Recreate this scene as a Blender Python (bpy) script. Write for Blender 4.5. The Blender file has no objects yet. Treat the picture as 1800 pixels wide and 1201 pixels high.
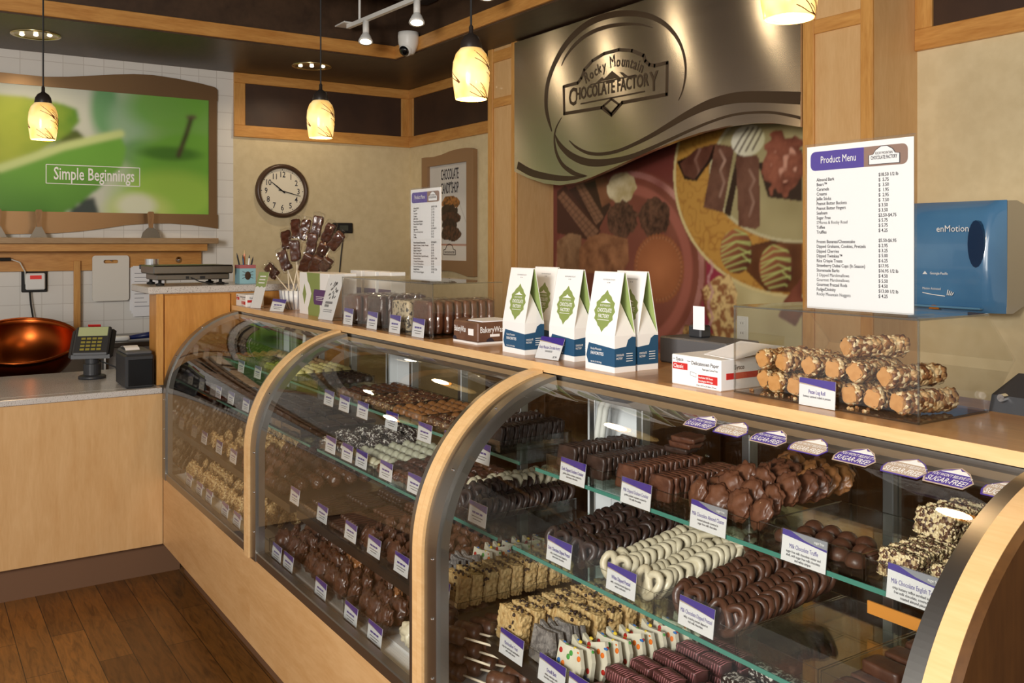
import bpy, math, random
import numpy as np
from mathutils import Vector, Matrix, noise
sc = bpy.context.scene
COL = sc.collection
random.seed(11)
PI = math.pi

# ---------------------------------------------------------------- camera, world, lights, exposure
FPX, U0, V0, EYE = 1612.5, 900.0, 429.0, 1.6
YAW = math.acos(0.5529)
cam_d = bpy.data.cameras.new('camera')
cam = bpy.data.objects.new('camera', cam_d)
COL.objects.link(cam)
cam.location = (0, 0, EYE)
cam.rotation_euler = (PI / 2, 0, YAW)
cam_d.sensor_width = 36
cam_d.lens = 36 * FPX / 1800
cam_d.shift_y = -(600.5 - V0) / 1800
cam_d.clip_start = 0.02
sc.camera = cam
sc.view_settings.view_transform = 'Standard'
sc.view_settings.look = 'None'
sc.view_settings.gamma = 1
sc.view_settings.use_curve_mapping = False
sc.view_settings.exposure = -0.12
sc.cycles.max_bounces = 10
sc.cycles.transparent_max_bounces = 40
sc.cycles.diffuse_bounces = 3
sc.cycles.glossy_bounces = 4
sc.cycles.caustics_reflective = False
sc.cycles.caustics_refractive = False
sc.cycles.sample_clamp_indirect = 3.0

world = bpy.data.worlds.new('daylight')
sc.world = world
world.use_nodes = True
bg = world.node_tree.nodes['Background']
bg.inputs['Color'].default_value = (1.0, 0.955, 0.89, 1)
bg.inputs['Strength'].default_value = 0.6

def lamp(name, kind, loc, energy, color, aim=None, **kw):
    d = bpy.data.lights.new(name, kind)
    d.energy = energy
    d.color = color
    for k, v in kw.items():
        setattr(d, k, v)
    o = bpy.data.objects.new(name, d)
    COL.objects.link(o)
    o.location = loc
    if aim:
        o.rotation_euler = (Vector(aim) - Vector(loc)).to_track_quat('-Z', 'Y').to_euler()
    return o
WARM = (1.0, 0.72, 0.42)
lamp('flash_key_light', 'AREA', (-0.35, -1.5, 2.15), 118, (1.0, 0.965, 0.915), aim=(-2.6, 2.6, 1.4), shape='RECTANGLE', size=0.8, size_y=0.6)  # added key lamp standing in for a flash, kept clear of glass reflections
lamp('window_light', 'AREA', (1.6, -2.6, 2.0), 120, (1.0, 0.95, 0.9), aim=(-2.5, 1.5, 1.0), shape='RECTANGLE', size=2.0, size_y=1.8)

# ---------------------------------------------------------------- placing: a point of a known plane along a sight line
def ray(u, v):
    a = u - U0
    return Vector((-0.8332 * FPX + 0.5529 * a, 0.5529 * FPX + 0.8332 * a, V0 - v))
def at_x(u, v, x):
    d = ray(u, v); t = x / d.x
    return Vector((x, d.y * t, EYE + d.z * t))
def at_y(u, v, y):
    d = ray(u, v); t = y / d.y
    return Vector((d.x * t, y, EYE + d.z * t))
def at_z(u, v, z):
    d = ray(u, v); t = (z - EYE) / d.z
    return Vector((d.x * t, d.y * t, z))

# ---------------------------------------------------------------- materials
def lin(c):
    c = c / 255.0
    return c / 12.92 if c <= 0.04045 else ((c + 0.055) / 1.055) ** 2.4
def rgb(r, g, b):
    return (lin(r), lin(g), lin(b), 1)
def new_mat(name):
    m = bpy.data.materials.new(name)
    m.use_nodes = True
    nt = m.node_tree
    return m, nt, nt.nodes['Principled BSDF']
def coords(nt, scale=(1, 1, 1), kind='Object'):
    tc = nt.nodes.new('ShaderNodeTexCoord')
    mp = nt.nodes.new('ShaderNodeMapping')
    mp.inputs['Scale'].default_value = scale
    nt.links.new(tc.outputs[kind], mp.inputs['Vector'])
    return mp.outputs['Vector']
def ramp(nt, fac, stops):
    r = nt.nodes.new('ShaderNodeValToRGB')
    el = r.color_ramp.elements
    while len(el) < len(stops):
        el.new(0.5)
    for e, (p, c) in zip(el, stops):
        e.position = p
        e.color = c
    nt.links.new(fac, r.inputs['Fac'])
    return r.outputs['Color']
def noise_tex(nt, vec, scale, detail=3, rough=0.55, dist=0.0):
    n = nt.nodes.new('ShaderNodeTexNoise')
    n.inputs['Scale'].default_value = scale
    n.inputs['Detail'].default_value = detail
    n.inputs['Roughness'].default_value = rough
    n.inputs['Distortion'].default_value = dist
    nt.links.new(vec, n.inputs['Vector'])
    return n.outputs['Fac']
def bump(nt, p, h, strength, dist=0.002):
    b = nt.nodes.new('ShaderNodeBump')
    b.inputs['Strength'].default_value = strength
    b.inputs['Distance'].default_value = dist
    nt.links.new(h, b.inputs['Height'])
    nt.links.new(b.outputs['Normal'], p.inputs['Normal'])
def pm(name, c, rough=0.5, metal=0.0, c2=None, nscale=40, bscale=0, bstr=0.3, coat=0, spec=0.5, bdist=0.002, stops=(0.35, 0.65), dist=0.0):
    m, nt, p = new_mat(name)
    p.inputs['Base Color'].default_value = c
    p.inputs['Roughness'].default_value = rough
    p.inputs['Metallic'].default_value = metal
    p.inputs['Coat Weight'].default_value = coat
    p.inputs['Specular IOR Level'].default_value = spec
    if c2 or bscale:
        vec = coords(nt)
    if c2:
        nt.links.new(ramp(nt, noise_tex(nt, vec, nscale, dist=dist), [(stops[0], c), (stops[1], c2)]), p.inputs['Base Color'])
    if bscale:
        bump(nt, p, noise_tex(nt, vec, bscale), bstr, bdist)
    return m
def wood(name, c1, c2, grain=(1, 1, 8), rough=0.4, scale=6, coat=0.1):
    m, nt, p = new_mat(name)
    vec = coords(nt, grain)
    a = noise_tex(nt, vec, scale, 4, 0.6, 0.6)
    b = noise_tex(nt, vec, scale * 6, 2, 0.5)
    mx = nt.nodes.new('ShaderNodeMix')
    mx.inputs['Factor'].default_value = 0.3
    nt.links.new(a, mx.inputs['A']); nt.links.new(b, mx.inputs['B'])
    nt.links.new(ramp(nt, mx.outputs['Result'], [(0.36, c1), (0.66, c2)]), p.inputs['Base Color'])
    p.inputs['Roughness'].default_value = rough
    p.inputs['Coat Weight'].default_value = coat
    return m
def clear(name, tint=(1, 1, 1, 1), ior=1.45, gloss=1.0, rough=0.0):
    m, nt, p = new_mat(name)
    nt.nodes.remove(p)
    out = nt.nodes['Material Output']
    t = nt.nodes.new('ShaderNodeBsdfTransparent'); t.inputs['Color'].default_value = tint
    g = nt.nodes.new('ShaderNodeBsdfGlossy'); g.inputs['Roughness'].default_value = rough
    g.inputs['Color'].default_value = (gloss, gloss, gloss, 1)
    lw = nt.nodes.new('ShaderNodeLayerWeight'); lw.inputs['Blend'].default_value = 0.5
    pw = nt.nodes.new('ShaderNodeMath'); pw.operation = 'POWER'; pw.inputs[1].default_value = 5.0
    nt.links.new(lw.outputs['Facing'], pw.inputs[0])
    f0 = ((ior-1)/(ior+1))**2*1.3
    ma = nt.nodes.new('ShaderNodeMath'); ma.operation = 'MULTIPLY_ADD'; ma.inputs[1].default_value = 1-f0; ma.inputs[2].default_value = f0
    nt.links.new(pw.outputs[0], ma.inputs[0])
    mx = nt.nodes.new('ShaderNodeMixShader')
    nt.links.new(ma.outputs[0], mx.inputs[0]); nt.links.new(t.outputs[0], mx.inputs[1]); nt.links.new(g.outputs[0], mx.inputs[2])
    nt.links.new(mx.outputs[0], out.inputs['Surface'])
    return m
def painted(name, rough=0.35, spec=0.4):
    m, nt, p = new_mat(name)
    a = nt.nodes.new('ShaderNodeVertexColor'); a.layer_name = 'print'
    nt.links.new(a.outputs['Color'], p.inputs['Base Color'])
    p.inputs['Roughness'].default_value = rough
    p.inputs['Specular IOR Level'].default_value = spec
    return m

M = {}
M['maple_v'] = wood('pale_maple_vertical', rgb(216, 176, 124), rgb(204, 160, 106), (3, 3, 0.5), 0.42)
M['maple_h'] = wood('pale_maple_lengthwise', rgb(216, 174, 122), rgb(200, 154, 100), (0.5, 3, 3), 0.42)
M['maple_edge'] = wood('maple_edge', rgb(232, 192, 138), rgb(218, 174, 118), (0.6, 5, 5), 0.4)
M['trim_x'] = wood('honey_trim_along_x', rgb(214, 158, 86), rgb(186, 126, 60), (0.5, 4, 4), 0.4)
M['trim_y'] = wood('honey_trim_along_y', rgb(214, 158, 86), rgb(186, 126, 60), (4, 0.5, 4), 0.4)
M['trim_z'] = wood('honey_trim_upright', rgb(214, 160, 88), rgb(188, 130, 62), (4, 4, 0.5), 0.4)
M['cabinet'] = wood('golden_cabinet', rgb(208, 148, 74), rgb(186, 124, 54), (3, 3, 0.5), 0.42)
M['counter_top'] = wood('counter_laminate', rgb(196, 146, 92), rgb(170, 122, 74), (0.5, 4, 4), 0.3, coat=0.2)
M['brown_panel'] = pm('dark_brown_panel', rgb(66, 44, 30), 0.5, c2=rgb(56, 37, 26), nscale=6)
M['soffit'] = wood('dark_stained_soffit', rgb(78, 58, 42), rgb(58, 42, 30), (0.8, 3, 3), 0.42, 2, coat=0)
M['ceiling'] = pm('dark_ceiling', rgb(70, 48, 36), 0.7, c2=rgb(52, 36, 28), nscale=4)
M['duct'] = pm('dark_joist', rgb(40, 30, 25), 0.7)
M['kick'] = pm('brown_kick', rgb(112, 80, 56), 0.55)
M['wallpaper'] = pm('cream_wallpaper', rgb(220, 202, 162), 0.8, c2=rgb(212, 193, 152), nscale=16, bscale=300, bstr=0.12)
M['steel'] = pm('brushed_steel', rgb(128, 124, 118), 0.34, 1.0)
M['dark_steel'] = pm('dark_brushed_steel', rgb(158, 155, 150), 0.36, 1.0, bscale=120, bstr=0.02)
M['alu'] = pm('aluminium', rgb(190, 192, 192), 0.3, 1.0)
M['chrome'] = pm('chrome', rgb(220, 220, 220), 0.12, 1.0)
M['black'] = pm('black_plastic', rgb(26, 26, 28), 0.4)
M['matte_black'] = pm('matte_black', rgb(20, 19, 19), 0.6)
M['grey'] = pm('grey_plastic', rgb(88, 88, 90), 0.5)
M['charcoal'] = pm('charcoal_plastic', rgb(48, 49, 52), 0.45)
M['white'] = pm('white_plastic', rgb(236, 236, 232), 0.4)
M['paper'] = pm('white_paper', rgb(240, 240, 242), 0.6)
M['card'] = pm('white_card', rgb(240, 239, 236), 0.45)
M['purple'] = pm('purple_ink', rgb(72, 52, 150), 0.5)
M['taupe'] = pm('taupe_ink', rgb(142, 112, 98), 0.5)
M['tan_ink'] = pm('tan_ink', rgb(190, 170, 150), 0.5)
M['ink'] = pm('dark_ink', rgb(44, 40, 52), 0.6)
M['grey_ink'] = pm('grey_ink', rgb(120, 120, 126), 0.6)
M['white_ink'] = pm('white_ink', rgb(245, 244, 242), 0.5)
M['brown_ink'] = pm('brown_ink', rgb(58, 40, 22), 0.45)
M['grey_band'] = pm('grey_band', rgb(150, 152, 160), 0.5)
M['glass'] = clear('clear_glass', (0.97, 0.985, 0.975, 1), 1.5, 0.9)
M['shelf_glass'] = clear('green_shelf_glass', (0.86, 0.95, 0.91, 1), 1.5, 0.9)
M['glass_edge'] = pm('green_glass_edge', rgb(70, 128, 112), 0.15)
M['acrylic'] = clear('clear_acrylic', (0.965, 0.965, 0.955, 1), 1.46, 0.9)
M['acrylic_edge'] = clear('acrylic_edge', (0.72, 0.72, 0.70, 1), 1.8, 1.0, 0.1)
M['wrap'] = clear('cellophane', (0.96, 0.96, 0.96, 1), 1.42, 0.9, 0.08)

# ---------------------------------------------------------------- mesh builder
class MB:
    def __init__(s):
        s.v = []; s.f = []; s.mi = []; s.cur = 0
    def add(s, vs, fs):
        b = len(s.v)
        s.v += [Vector(p) for p in vs]
        for f in fs:
            s.f.append([b + i for i in f]); s.mi.append(s.cur)
        return s
    def box(s, lo, hi, bev=0.0, mat=None):
        x0, y0, z0 = lo; x1, y1, z1 = hi
        if bev <= 0:
            vs = [(x0,y0,z0),(x1,y0,z0),(x1,y1,z0),(x0,y1,z0),(x0,y0,z1),(x1,y0,z1),(x1,y1,z1),(x0,y1,z1)]
            fs = [(3,2,1,0),(4,5,6,7),(0,1,5,4),(1,2,6,5),(2,3,7,6),(3,0,4,7)]
        else:
            b = min(bev, (x1-x0)*.49, (y1-y0)*.49, (z1-z0)*.49)
            rings = []
            for z, k in ((z0, b), (z0 + b, 0), (z1 - b, 0), (z1, b)):
                rings.append([(x0+b,y0+k,z),(x1-b,y0+k,z),(x1-k,y0+b,z),(x1-k,y1-b,z),(x1-b,y1-k,z),(x0+b,y1-k,z),(x0+k,y1-b,z),(x0+k,y0+b,z)])
            vs = sum(rings, [])
            fs = [tuple(range(7, -1, -1)), tuple(range(24, 32))]
            for r in range(3):
                for i in range(8):
                    j = (i + 1) % 8
                    fs.append((r*8+i, r*8+j, r*8+8+j, r*8+8+i))
        if mat is not None:
            vs = [mat @ Vector(p) for p in vs]
        return s.add(vs, fs)
    def prism(s, poly, off, hole=None):
        """closed polygon (3-D points) pushed along off"""
        n = len(poly); off = Vector(off)
        p = [Vector(q) for q in poly]
        vs = p + [q + off for q in p]
        nrm = Vector((0, 0, 0))
        for i in range(n):
            nrm += p[i].cross(p[(i+1) % n])
        flip = nrm.dot(off) > 0
        a = list(range(n)); b = list(range(n, 2*n))
        fs = [tuple(reversed(a)) if flip else tuple(a), tuple(b) if flip else tuple(reversed(b))]
        for i in range(n):
            j = (i + 1) % n
            fs.append((i, j, n+j, n+i) if flip else (j, i, n+i, n+j))
        return s.add(vs, fs)
    def lathe(s, prof, c, n=24, axis=Vector((0, 0, 1)), close=False):
        """prof: (radius, height)"""
        q = Vector((0, 0, 1)).rotation_difference(Vector(axis).normalized())
        c = Vector(c)
        vs = []; fs = []
        for r, h in prof:
            for i in range(n):
                a = 2*PI*i/n
                vs.append(c + q @ Vector((r*math.cos(a), r*math.sin(a), h)))
        for k in range(len(prof)-1):
            for i in range(n):
                j = (i+1) % n
                fs.append((k*n+i, k*n+j, (k+1)*n+j, (k+1)*n+i))
        if prof[0][0] > 1e-6 and close: fs.append(tuple(range(n-1, -1, -1)))
        if prof[-1][0] > 1e-6 and close: fs.append(tuple((len(prof)-1)*n+i for i in range(n)))
        return s.add(vs, fs)
    def cyl(s, a, b, r, n=12, r2=None):
        a = Vector(a); b = Vector(b)
        return s.lathe([(r, 0), (r if r2 is None else r2, (b-a).length)], a, n, b-a, True)
    def tube(s, pts, r, n=8, closed=False):
        pts = [Vector(p) for p in pts]
        m = len(pts)
        rs = r if isinstance(r, (list, tuple)) else [r]*m
        vs = []; fs = []
        up = None
        for k in range(m):
            if closed: t = pts[(k+1) % m] - pts[k-1]
            else: t = pts[min(k+1, m-1)] - pts[max(k-1, 0)]
            t.normalize()
            if up is None:
                up = t.orthogonal().normalized()
            up = (up - t*up.dot(t)).normalized()
            w = t.cross(up)
            for i in range(n):
                a = 2*PI*i/n
                vs.append(pts[k] + (up*math.cos(a) + w*math.sin(a))*rs[k])
        for k in range(m if closed else m-1):
            k2 = (k+1) % m
            for i in range(n):
                j = (i+1) % n
                fs.append((k*n+i, k*n+j, k2*n+j, k2*n+i))
        if not closed:
            fs.append(tuple(range(n-1, -1, -1))); fs.append(tuple((m-1)*n+i for i in range(n)))
        return s.add(vs, fs)
    def strip(s, pts, nrm, w, th):
        """flat ribbon of varying width on a plane with normal nrm, th proud"""
        nrm = Vector(nrm).normalized(); pts = [Vector(p) for p in pts]; m = len(pts)
        L = []; R = []
        for k in range(m):
            t = (pts[min(k+1, m-1)] - pts[max(k-1, 0)]).normalized()
            sd = nrm.cross(t)
            ww = (w[k] if isinstance(w, (list, tuple)) else w)/2
            L.append(pts[k] + sd*ww); R.append(pts[k] - sd*ww)
        vs = L + R + [p + nrm*th for p in L] + [p + nrm*th for p in R]
        fs = []
        for k in range(m-1):
            a, b, c, d = k, k+1, m+k+1, m+k
            fs += [(2*m+a, 2*m+d, 2*m+c, 2*m+b) if False else (2*m+d, 2*m+c, 2*m+b, 2*m+a), (a, b, 2*m+b, 2*m+a), (c, d, 2*m+d, 2*m+c)]
        return s.add(vs, fs)
    def ball(s, c, r, sub=2, amp=0.0, freq=1.0, seed=0, ridge=False):
        vs, fs = ICO[sub]
        c = Vector(c); out = []
        rr = Vector(r) if not isinstance(r, (int, float)) else Vector((r, r, r))
        sv = Vector((seed*7.31, seed*3.17, seed*1.77))
        for p in vs:
            k = 1.0
            if amp:
                k += amp*noise.fractal(p*freq + sv, 0.9, 2.0, 3)
            out.append(c + Vector((p.x*rr.x*k, p.y*rr.y*k, p.z*rr.z*k)))
        return s.add(out, fs)
    def grid_box(s, lo, hi, n, amp=0.0, freq=10, seed=0, rnd=0.15):
        """a subdivided box with softened corners, its skin pushed in and out by noise"""
        lo = Vector(lo); hi = Vector(hi); c = (lo+hi)/2; h = (hi-lo)/2
        sv = Vector((seed*5.3, seed*2.9, seed*8.1))
        key = {}; vs = []; fs = []
        def vid(i, j, k):
            if (i, j, k) in key: return key[(i, j, k)]
            q = Vector((2*i/n[0]-1, 2*j/n[1]-1, 2*k/n[2]-1))
            e = 6.0
            l = (abs(q.x)**e + abs(q.y)**e + abs(q.z)**e)**(1/e)
            p = q / max(l, 1e-6) * max(abs(q.x), abs(q.y), abs(q.z))
            p = q.lerp(p, min(1, rnd*4))
            w = Vector((p.x*h.x, p.y*h.y, p.z*h.z))
            if amp:
                d = q.normalized()
                w += d*amp*noise.fractal(w*freq + sv, 0.8, 2.0, 3)
            key[(i, j, k)] = len(vs); vs.append(c + w)
            return key[(i, j, k)]
        for ax in range(3):
            a, b = (ax+1) % 3, (ax+2) % 3
            for side in (0, n[ax]):
                for i in range(n[a]):
                    for j in range(n[b]):
                        q = []
                        for di, dj in ((0,0),(1,0),(1,1),(0,1)):
                            t = [0,0,0]; t[ax] = side; t[a] = i+di; t[b] = j+dj
                            q.append(vid(*t))
                        fs.append(tuple(q) if side else tuple(reversed(q)))
        return s.add(vs, fs)
    def rot(s, start, m4):
        for i in range(start, len(s.v)):
            s.v[i] = m4 @ s.v[i]
        return s
    def text(s, string, o, xd, yd, size, xs=1.0, align='L', lift=0.0006):
        """flat lettering: o = left end of the baseline"""
        V, Fc, W = glyphs(string)
        o = Vector(o); xd = Vector(xd).normalized(); yd = Vector(yd).normalized()
        n = xd.cross(yd)
        dx = {'L': 0, 'C': -W/2, 'R': -W}[align]
        return s.add([o + xd*((p[0]+dx)*size*xs) + yd*(p[1]*size) + n*lift for p in V], Fc)
    def mesh(s, name, origin=(0, 0, 0), smooth=False):
        me = bpy.data.meshes.new(name)
        o = Vector(origin)
        me.from_pydata([v - o for v in s.v], [], s.f)
        me.polygons.foreach_set('material_index', s.mi)
        if smooth:
            me.polygons.foreach_set('use_smooth', [True]*len(me.polygons))
        me.update()
        return me

def ico(sub):
    t = (1+5**.5)/2
    v = [Vector(p).normalized() for p in [(-1,t,0),(1,t,0),(-1,-t,0),(1,-t,0),(0,-1,t),(0,1,t),(0,-1,-t),(0,1,-t),(t,0,-1),(t,0,1),(-t,0,-1),(-t,0,1)]]
    f = [(0,11,5),(0,5,1),(0,1,7),(0,7,10),(0,10,11),(1,5,9),(5,11,4),(11,10,2),(10,7,6),(7,1,8),(3,9,4),(3,4,2),(3,2,6),(3,6,8),(3,8,9),(4,9,5),(2,4,11),(6,2,10),(8,6,7),(9,8,1)]
    for _ in range(sub):
        mid = {}; g = []
        def m(a, b):
            k = (min(a, b), max(a, b))
            if k not in mid:
                v.append(((v[a]+v[b])/2).normalized()); mid[k] = len(v)-1
            return mid[k]
        for a, b, c in f:
            x, y, z = m(a, b), m(b, c), m(c, a)
            g += [(a, x, z), (b, y, x), (c, z, y), (x, y, z)]
        f = g
    return v, f
ICO = {k: ico(k) for k in (1, 2, 3, 4)}

_gl = {}
def glyphs(string, bold=0.012):
    if string not in _gl:
        cu = bpy.data.curves.new('lettering', 'FONT')
        cu.body = string
        cu.resolution_u = 2
        cu.offset = 0 if 'M' in string else bold
        ob = bpy.data.objects.new('lettering', cu)
        me = ob.to_mesh()
        V = [tuple(v.co) for v in me.vertices]
        Fc = [tuple(p.vertices) for p in me.polygons]
        ob.to_mesh_clear()
        bpy.data.objects.remove(ob); bpy.data.curves.remove(cu)
        W = max((p[0] for p in V), default=0)
        _gl[string] = (V, Fc, W)
    return _gl[string]

# ---------------------------------------------------------------- scene objects
ORG = {}
def props(o, label=None, cat=None, group=None, kind=None):
    if label: o['label'] = label
    if cat: o['category'] = cat
    if group: o['group'] = group
    if kind: o['kind'] = kind
    return o
def thing(name, label, cat, loc, group=None):
    o = bpy.data.objects.new(name, None)
    o.empty_display_size = 0.02
    COL.objects.link(o)
    o.location = loc
    ORG[o.name] = Vector(loc)
    return props(o, label, cat, group)
def part(name, mb, mat, parent, smooth=False, label=None):
    """one mesh under a thing (or under a part of it)"""
    org = ORG[parent.name]
    me = mb.mesh(name, org, smooth)
    for m in (mat if isinstance(mat, (list, tuple)) else [mat]):
        me.materials.append(M[m] if isinstance(m, str) else m)
    o = bpy.data.objects.new(name, me)
    COL.objects.link(o)
    o.parent = parent
    ORG[o.name] = org
    if label: o['label'] = label
    return o
def solid(name, mb, mat, label, cat, origin=None, group=None, smooth=False, kind=None):
    """a thing that is one mesh"""
    if origin is None:
        xs = [v.x for v in mb.v]; ys = [v.y for v in mb.v]; zs = [v.z for v in mb.v]
        origin = ((min(xs)+max(xs))/2, (min(ys)+max(ys))/2, min(zs))
    me = mb.mesh(name, origin, smooth)
    for m in (mat if isinstance(mat, (list, tuple)) else [mat]):
        me.materials.append(M[m] if isinstance(m, str) else m)
    o = bpy.data.objects.new(name, me)
    COL.objects.link(o)
    o.location = origin
    ORG[o.name] = Vector(origin)
    return props(o, label, cat, group, kind)
def struct(name, mb, mat, smooth=False):
    me = mb.mesh(name, (0, 0, 0), smooth)
    for m in (mat if isinstance(mat, (list, tuple)) else [mat]):
        me.materials.append(M[m] if isinstance(m, str) else m)
    o = bpy.data.objects.new(name, me)
    COL.objects.link(o)
    o['kind'] = 'structure'
    ORG[o.name] = Vector((0, 0, 0))
    return o
def clone(o, loc, rz=None, label=None, group=None):
    c = o.copy(); COL.objects.link(c)
    c.location = loc
    if rz is not None: c.rotation_euler.z = rz
    if label: c['label'] = label
    if group: c['group'] = group
    for ch in list(o.children):
        d = ch.copy(); COL.objects.link(d); d.parent = c
        for g in list(ch.children):
            e = g.copy(); COL.objects.link(e); e.parent = d
    return c

# ---------------------------------------------------------------- printed pictures: a fine grid of ink colours
def vnoise(X, Y, scale, seed):
    r = np.random.RandomState(seed)
    T = r.rand(64, 64)
    a = X*scale; b = Y*scale
    i = np.floor(a).astype(int); j = np.floor(b).astype(int)
    fa = a-i; fb = b-j
    fa = fa*fa*(3-2*fa); fb = fb*fb*(3-2*fb)
    g = lambda p, q: T[p % 64, q % 64]
    return (g(i, j)*(1-fa)+g(i+1, j)*fa)*(1-fb) + (g(i, j+1)*(1-fa)+g(i+1, j+1)*fa)*fb
class Print:
    """colour picture on a rectangle (a0..a1, b0..b1) in metres along two axes"""
    def __init__(s, a0, a1, b0, b1, step):
        s.na = int((a1-a0)/step)+1; s.nb = int((b1-b0)/step)+1
        s.A, s.B = np.meshgrid(np.linspace(a0, a1, s.na), np.linspace(b0, b1, s.nb), indexing='ij')
        s.C = np.ones((s.na, s.nb, 3))*0.5
        s.step = step
    def put(s, mask, col):
        col = np.array(col) if not isinstance(col, np.ndarray) else col
        m = np.clip(mask, 0, 1)[..., None]
        s.C = s.C*(1-m) + col[..., :3]*m
    def col(s, c):
        return np.array(rgb(*c)[:3])
    def fill(s, c):
        s.C[:] = s.col(c)
    def two(s, c1, c2, w):
        w = np.clip(w, 0, 1)[..., None]
        return s.col(c1)*(1-w) + s.col(c2)*w
    def ell(s, c, ra, rb, rot=0.0):
        """distance-like field: <1 inside"""
        x = s.A-c[0]; y = s.B-c[1]
        co, si = math.cos(rot), math.sin(rot)
        p = (x*co+y*si)/ra; q = (-x*si+y*co)/rb
        return np.sqrt(p*p+q*q), p, q
    def inside(s, d, soft=0.02):
        return np.clip((1-d)/soft+0.5, 0, 1)
    def poly(s, pts):
        """even-odd point test"""
        ins = np.zeros(s.A.shape, bool)
        n = len(pts)
        for i in range(n):
            x0, y0 = pts[i]; x1, y1 = pts[(i+1) % n]
            if y0 == y1: continue
            c = ((y0 > s.B) != (y1 > s.B)) & (s.A < (x1-x0)*(s.B-y0)/(y1-y0)+x0)
            ins ^= c
        return ins.astype(float)
    def line(s, pts, w):
        """mask of a polyline of half-width w"""
        d = np.full(s.A.shape, 9.0)
        for (x0, y0), (x1, y1) in zip(pts[:-1], pts[1:]):
            dx, dy = x1-x0, y1-y0
            t = np.clip(((s.A-x0)*dx+(s.B-y0)*dy)/max(dx*dx+dy*dy, 1e-9), 0, 1)
            d = np.minimum(d, np.hypot(s.A-x0-t*dx, s.B-y0-t*dy))
        return np.clip((w-d)/s.step+0.5, 0, 1)
    def blur(s, n):
        for _ in range(n):
            for ax in (0, 1):
                p = np.concatenate([s.C.take([0], ax), s.C, s.C.take([-1], ax)], ax)
                q = [slice(None)]*3
                def sl(a, b):
                    q[ax] = slice(a, b); return p[tuple(q)]
                s.C = 0.25*sl(0, -2)+0.5*sl(1, -1)+0.25*sl(2, None)
    def build(s, to3d):
        """mesh builder + colours; to3d(a, b) gives the point"""
        mb = MB()
        vs = [to3d(a, b) for a, b in zip(s.A.ravel(), s.B.ravel())]
        fs = []
        for i in range(s.na-1):
            for j in range(s.nb-1):
                k = i*s.nb+j
                fs.append((k, k+s.nb, k+s.nb+1, k+1))
        mb.add(vs, fs)
        return mb
    def ink(s, o):
        at = o.data.color_attributes.new('print', 'FLOAT_COLOR', 'POINT')
        c = np.ones((s.na*s.nb, 4), np.float32)
        c[:, :3] = s.C.reshape(-1, 3)
        at.data.foreach_set('color', c.ravel())
M['print'] = painted('printed_picture')
# ================================================================ THE ROOM
XL, YB, ZS = -6.61, 3.40, 2.835          # left wall, back wall, underside of the soffit
YT = 1.979                               # where the white tiles end
XB, YF = -5.583, 2.767                   # front faces of the soffit beams

def tile_mat():
    m, nt, p = new_mat('white_wall_tile')
    tc = nt.nodes.new('ShaderNodeTexCoord'); sp = nt.nodes.new('ShaderNodeSeparateXYZ'); cb = nt.nodes.new('ShaderNodeCombineXYZ')
    nt.links.new(tc.outputs['Object'], sp.inputs[0]); nt.links.new(sp.outputs['Y'], cb.inputs['X']); nt.links.new(sp.outputs['Z'], cb.inputs['Y'])
    b = nt.nodes.new('ShaderNodeTexBrick')
    b.offset = 0; b.inputs['Scale'].default_value = 1
    b.inputs['Brick Width'].default_value = 0.124; b.inputs['Row Height'].default_value = 0.121
    b.inputs['Mortar Size'].default_value = 0.0022
    b.inputs['Color1'].default_value = rgb(232, 229, 223); b.inputs['Color2'].default_value = rgb(226, 223, 216); b.inputs['Mortar'].default_value = rgb(204, 198, 190)
    nt.links.new(cb.outputs[0], b.inputs['Vector'])
    nt.links.new(b.outputs['Color'], p.inputs['Base Color'])
    p.inputs['Roughness'].default_value = 0.3
    bump(nt, p, b.outputs['Fac'], -0.3, 0.002)
    return m
M['tile'] = tile_mat()
def floor_mat():
    m, nt, p = new_mat('wood_plank_floor')
    tc = nt.nodes.new('ShaderNodeTexCoord')
    b = nt.nodes.new('ShaderNodeTexBrick')
    b.offset = 0.37; b.offset_frequency = 2
    b.inputs['Scale'].default_value = 1
    b.inputs['Brick Width'].default_value = 0.95; b.inputs['Row Height'].default_value = 0.125
    b.inputs['Mortar Size'].default_value = 0.0015; b.inputs['Bias'].default_value = -0.1
    b.inputs['Color1'].default_value = rgb(156, 104, 46); b.inputs['Color2'].default_value = rgb(100, 62, 24); b.inputs['Mortar'].default_value = rgb(40, 24, 12)
    nt.links.new(tc.outputs['Object'], b.inputs['Vector'])
    vec = coords(nt, (1.2, 9, 1))
    g = noise_tex(nt, vec, 4, 5, 0.65, 1.4)
    col = ramp(nt, g, [(0.28, (0.42, 0.40, 0.36, 1)), (0.5, (0.9, 0.9, 0.9, 1)), (0.75, (1.3, 1.24, 1.12, 1))])
    mx = nt.nodes.new('ShaderNodeMix'); mx.data_type = 'RGBA'; mx.blend_type = 'MULTIPLY'
    mx.inputs['Factor'].default_value = 1
    nt.links.new(b.outputs['Color'], mx.inputs['A']); nt.links.new(col, mx.inputs['B'])
    nt.links.new(mx.outputs['Result'], p.inputs['Base Color'])
    p.inputs['Roughness'].default_value = 0.36
    bump(nt, p, g, 0.12)
    return m
M['floor'] = floor_mat()

struct('floor', MB().box((-7, -5, -0.1), (3, 3.6, 0)), 'floor')
w = MB().box((XL-0.1, -3, 0), (XL, YT, 3.3))
w.cur = 1; w.box((XL-0.1, YT, 0), (XL, YB+0.1, 3.3))
struct('wall_left', w, ['tile', 'wallpaper'])
struct('wall_back', MB().box((XL-0.1, YB, 0), (2.0, YB+0.1, 3.3)), 'wallpaper')
struct('ceiling', MB().box((-7, -5, 3.3), (3, 3.6, 3.4)), 'ceiling')
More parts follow.
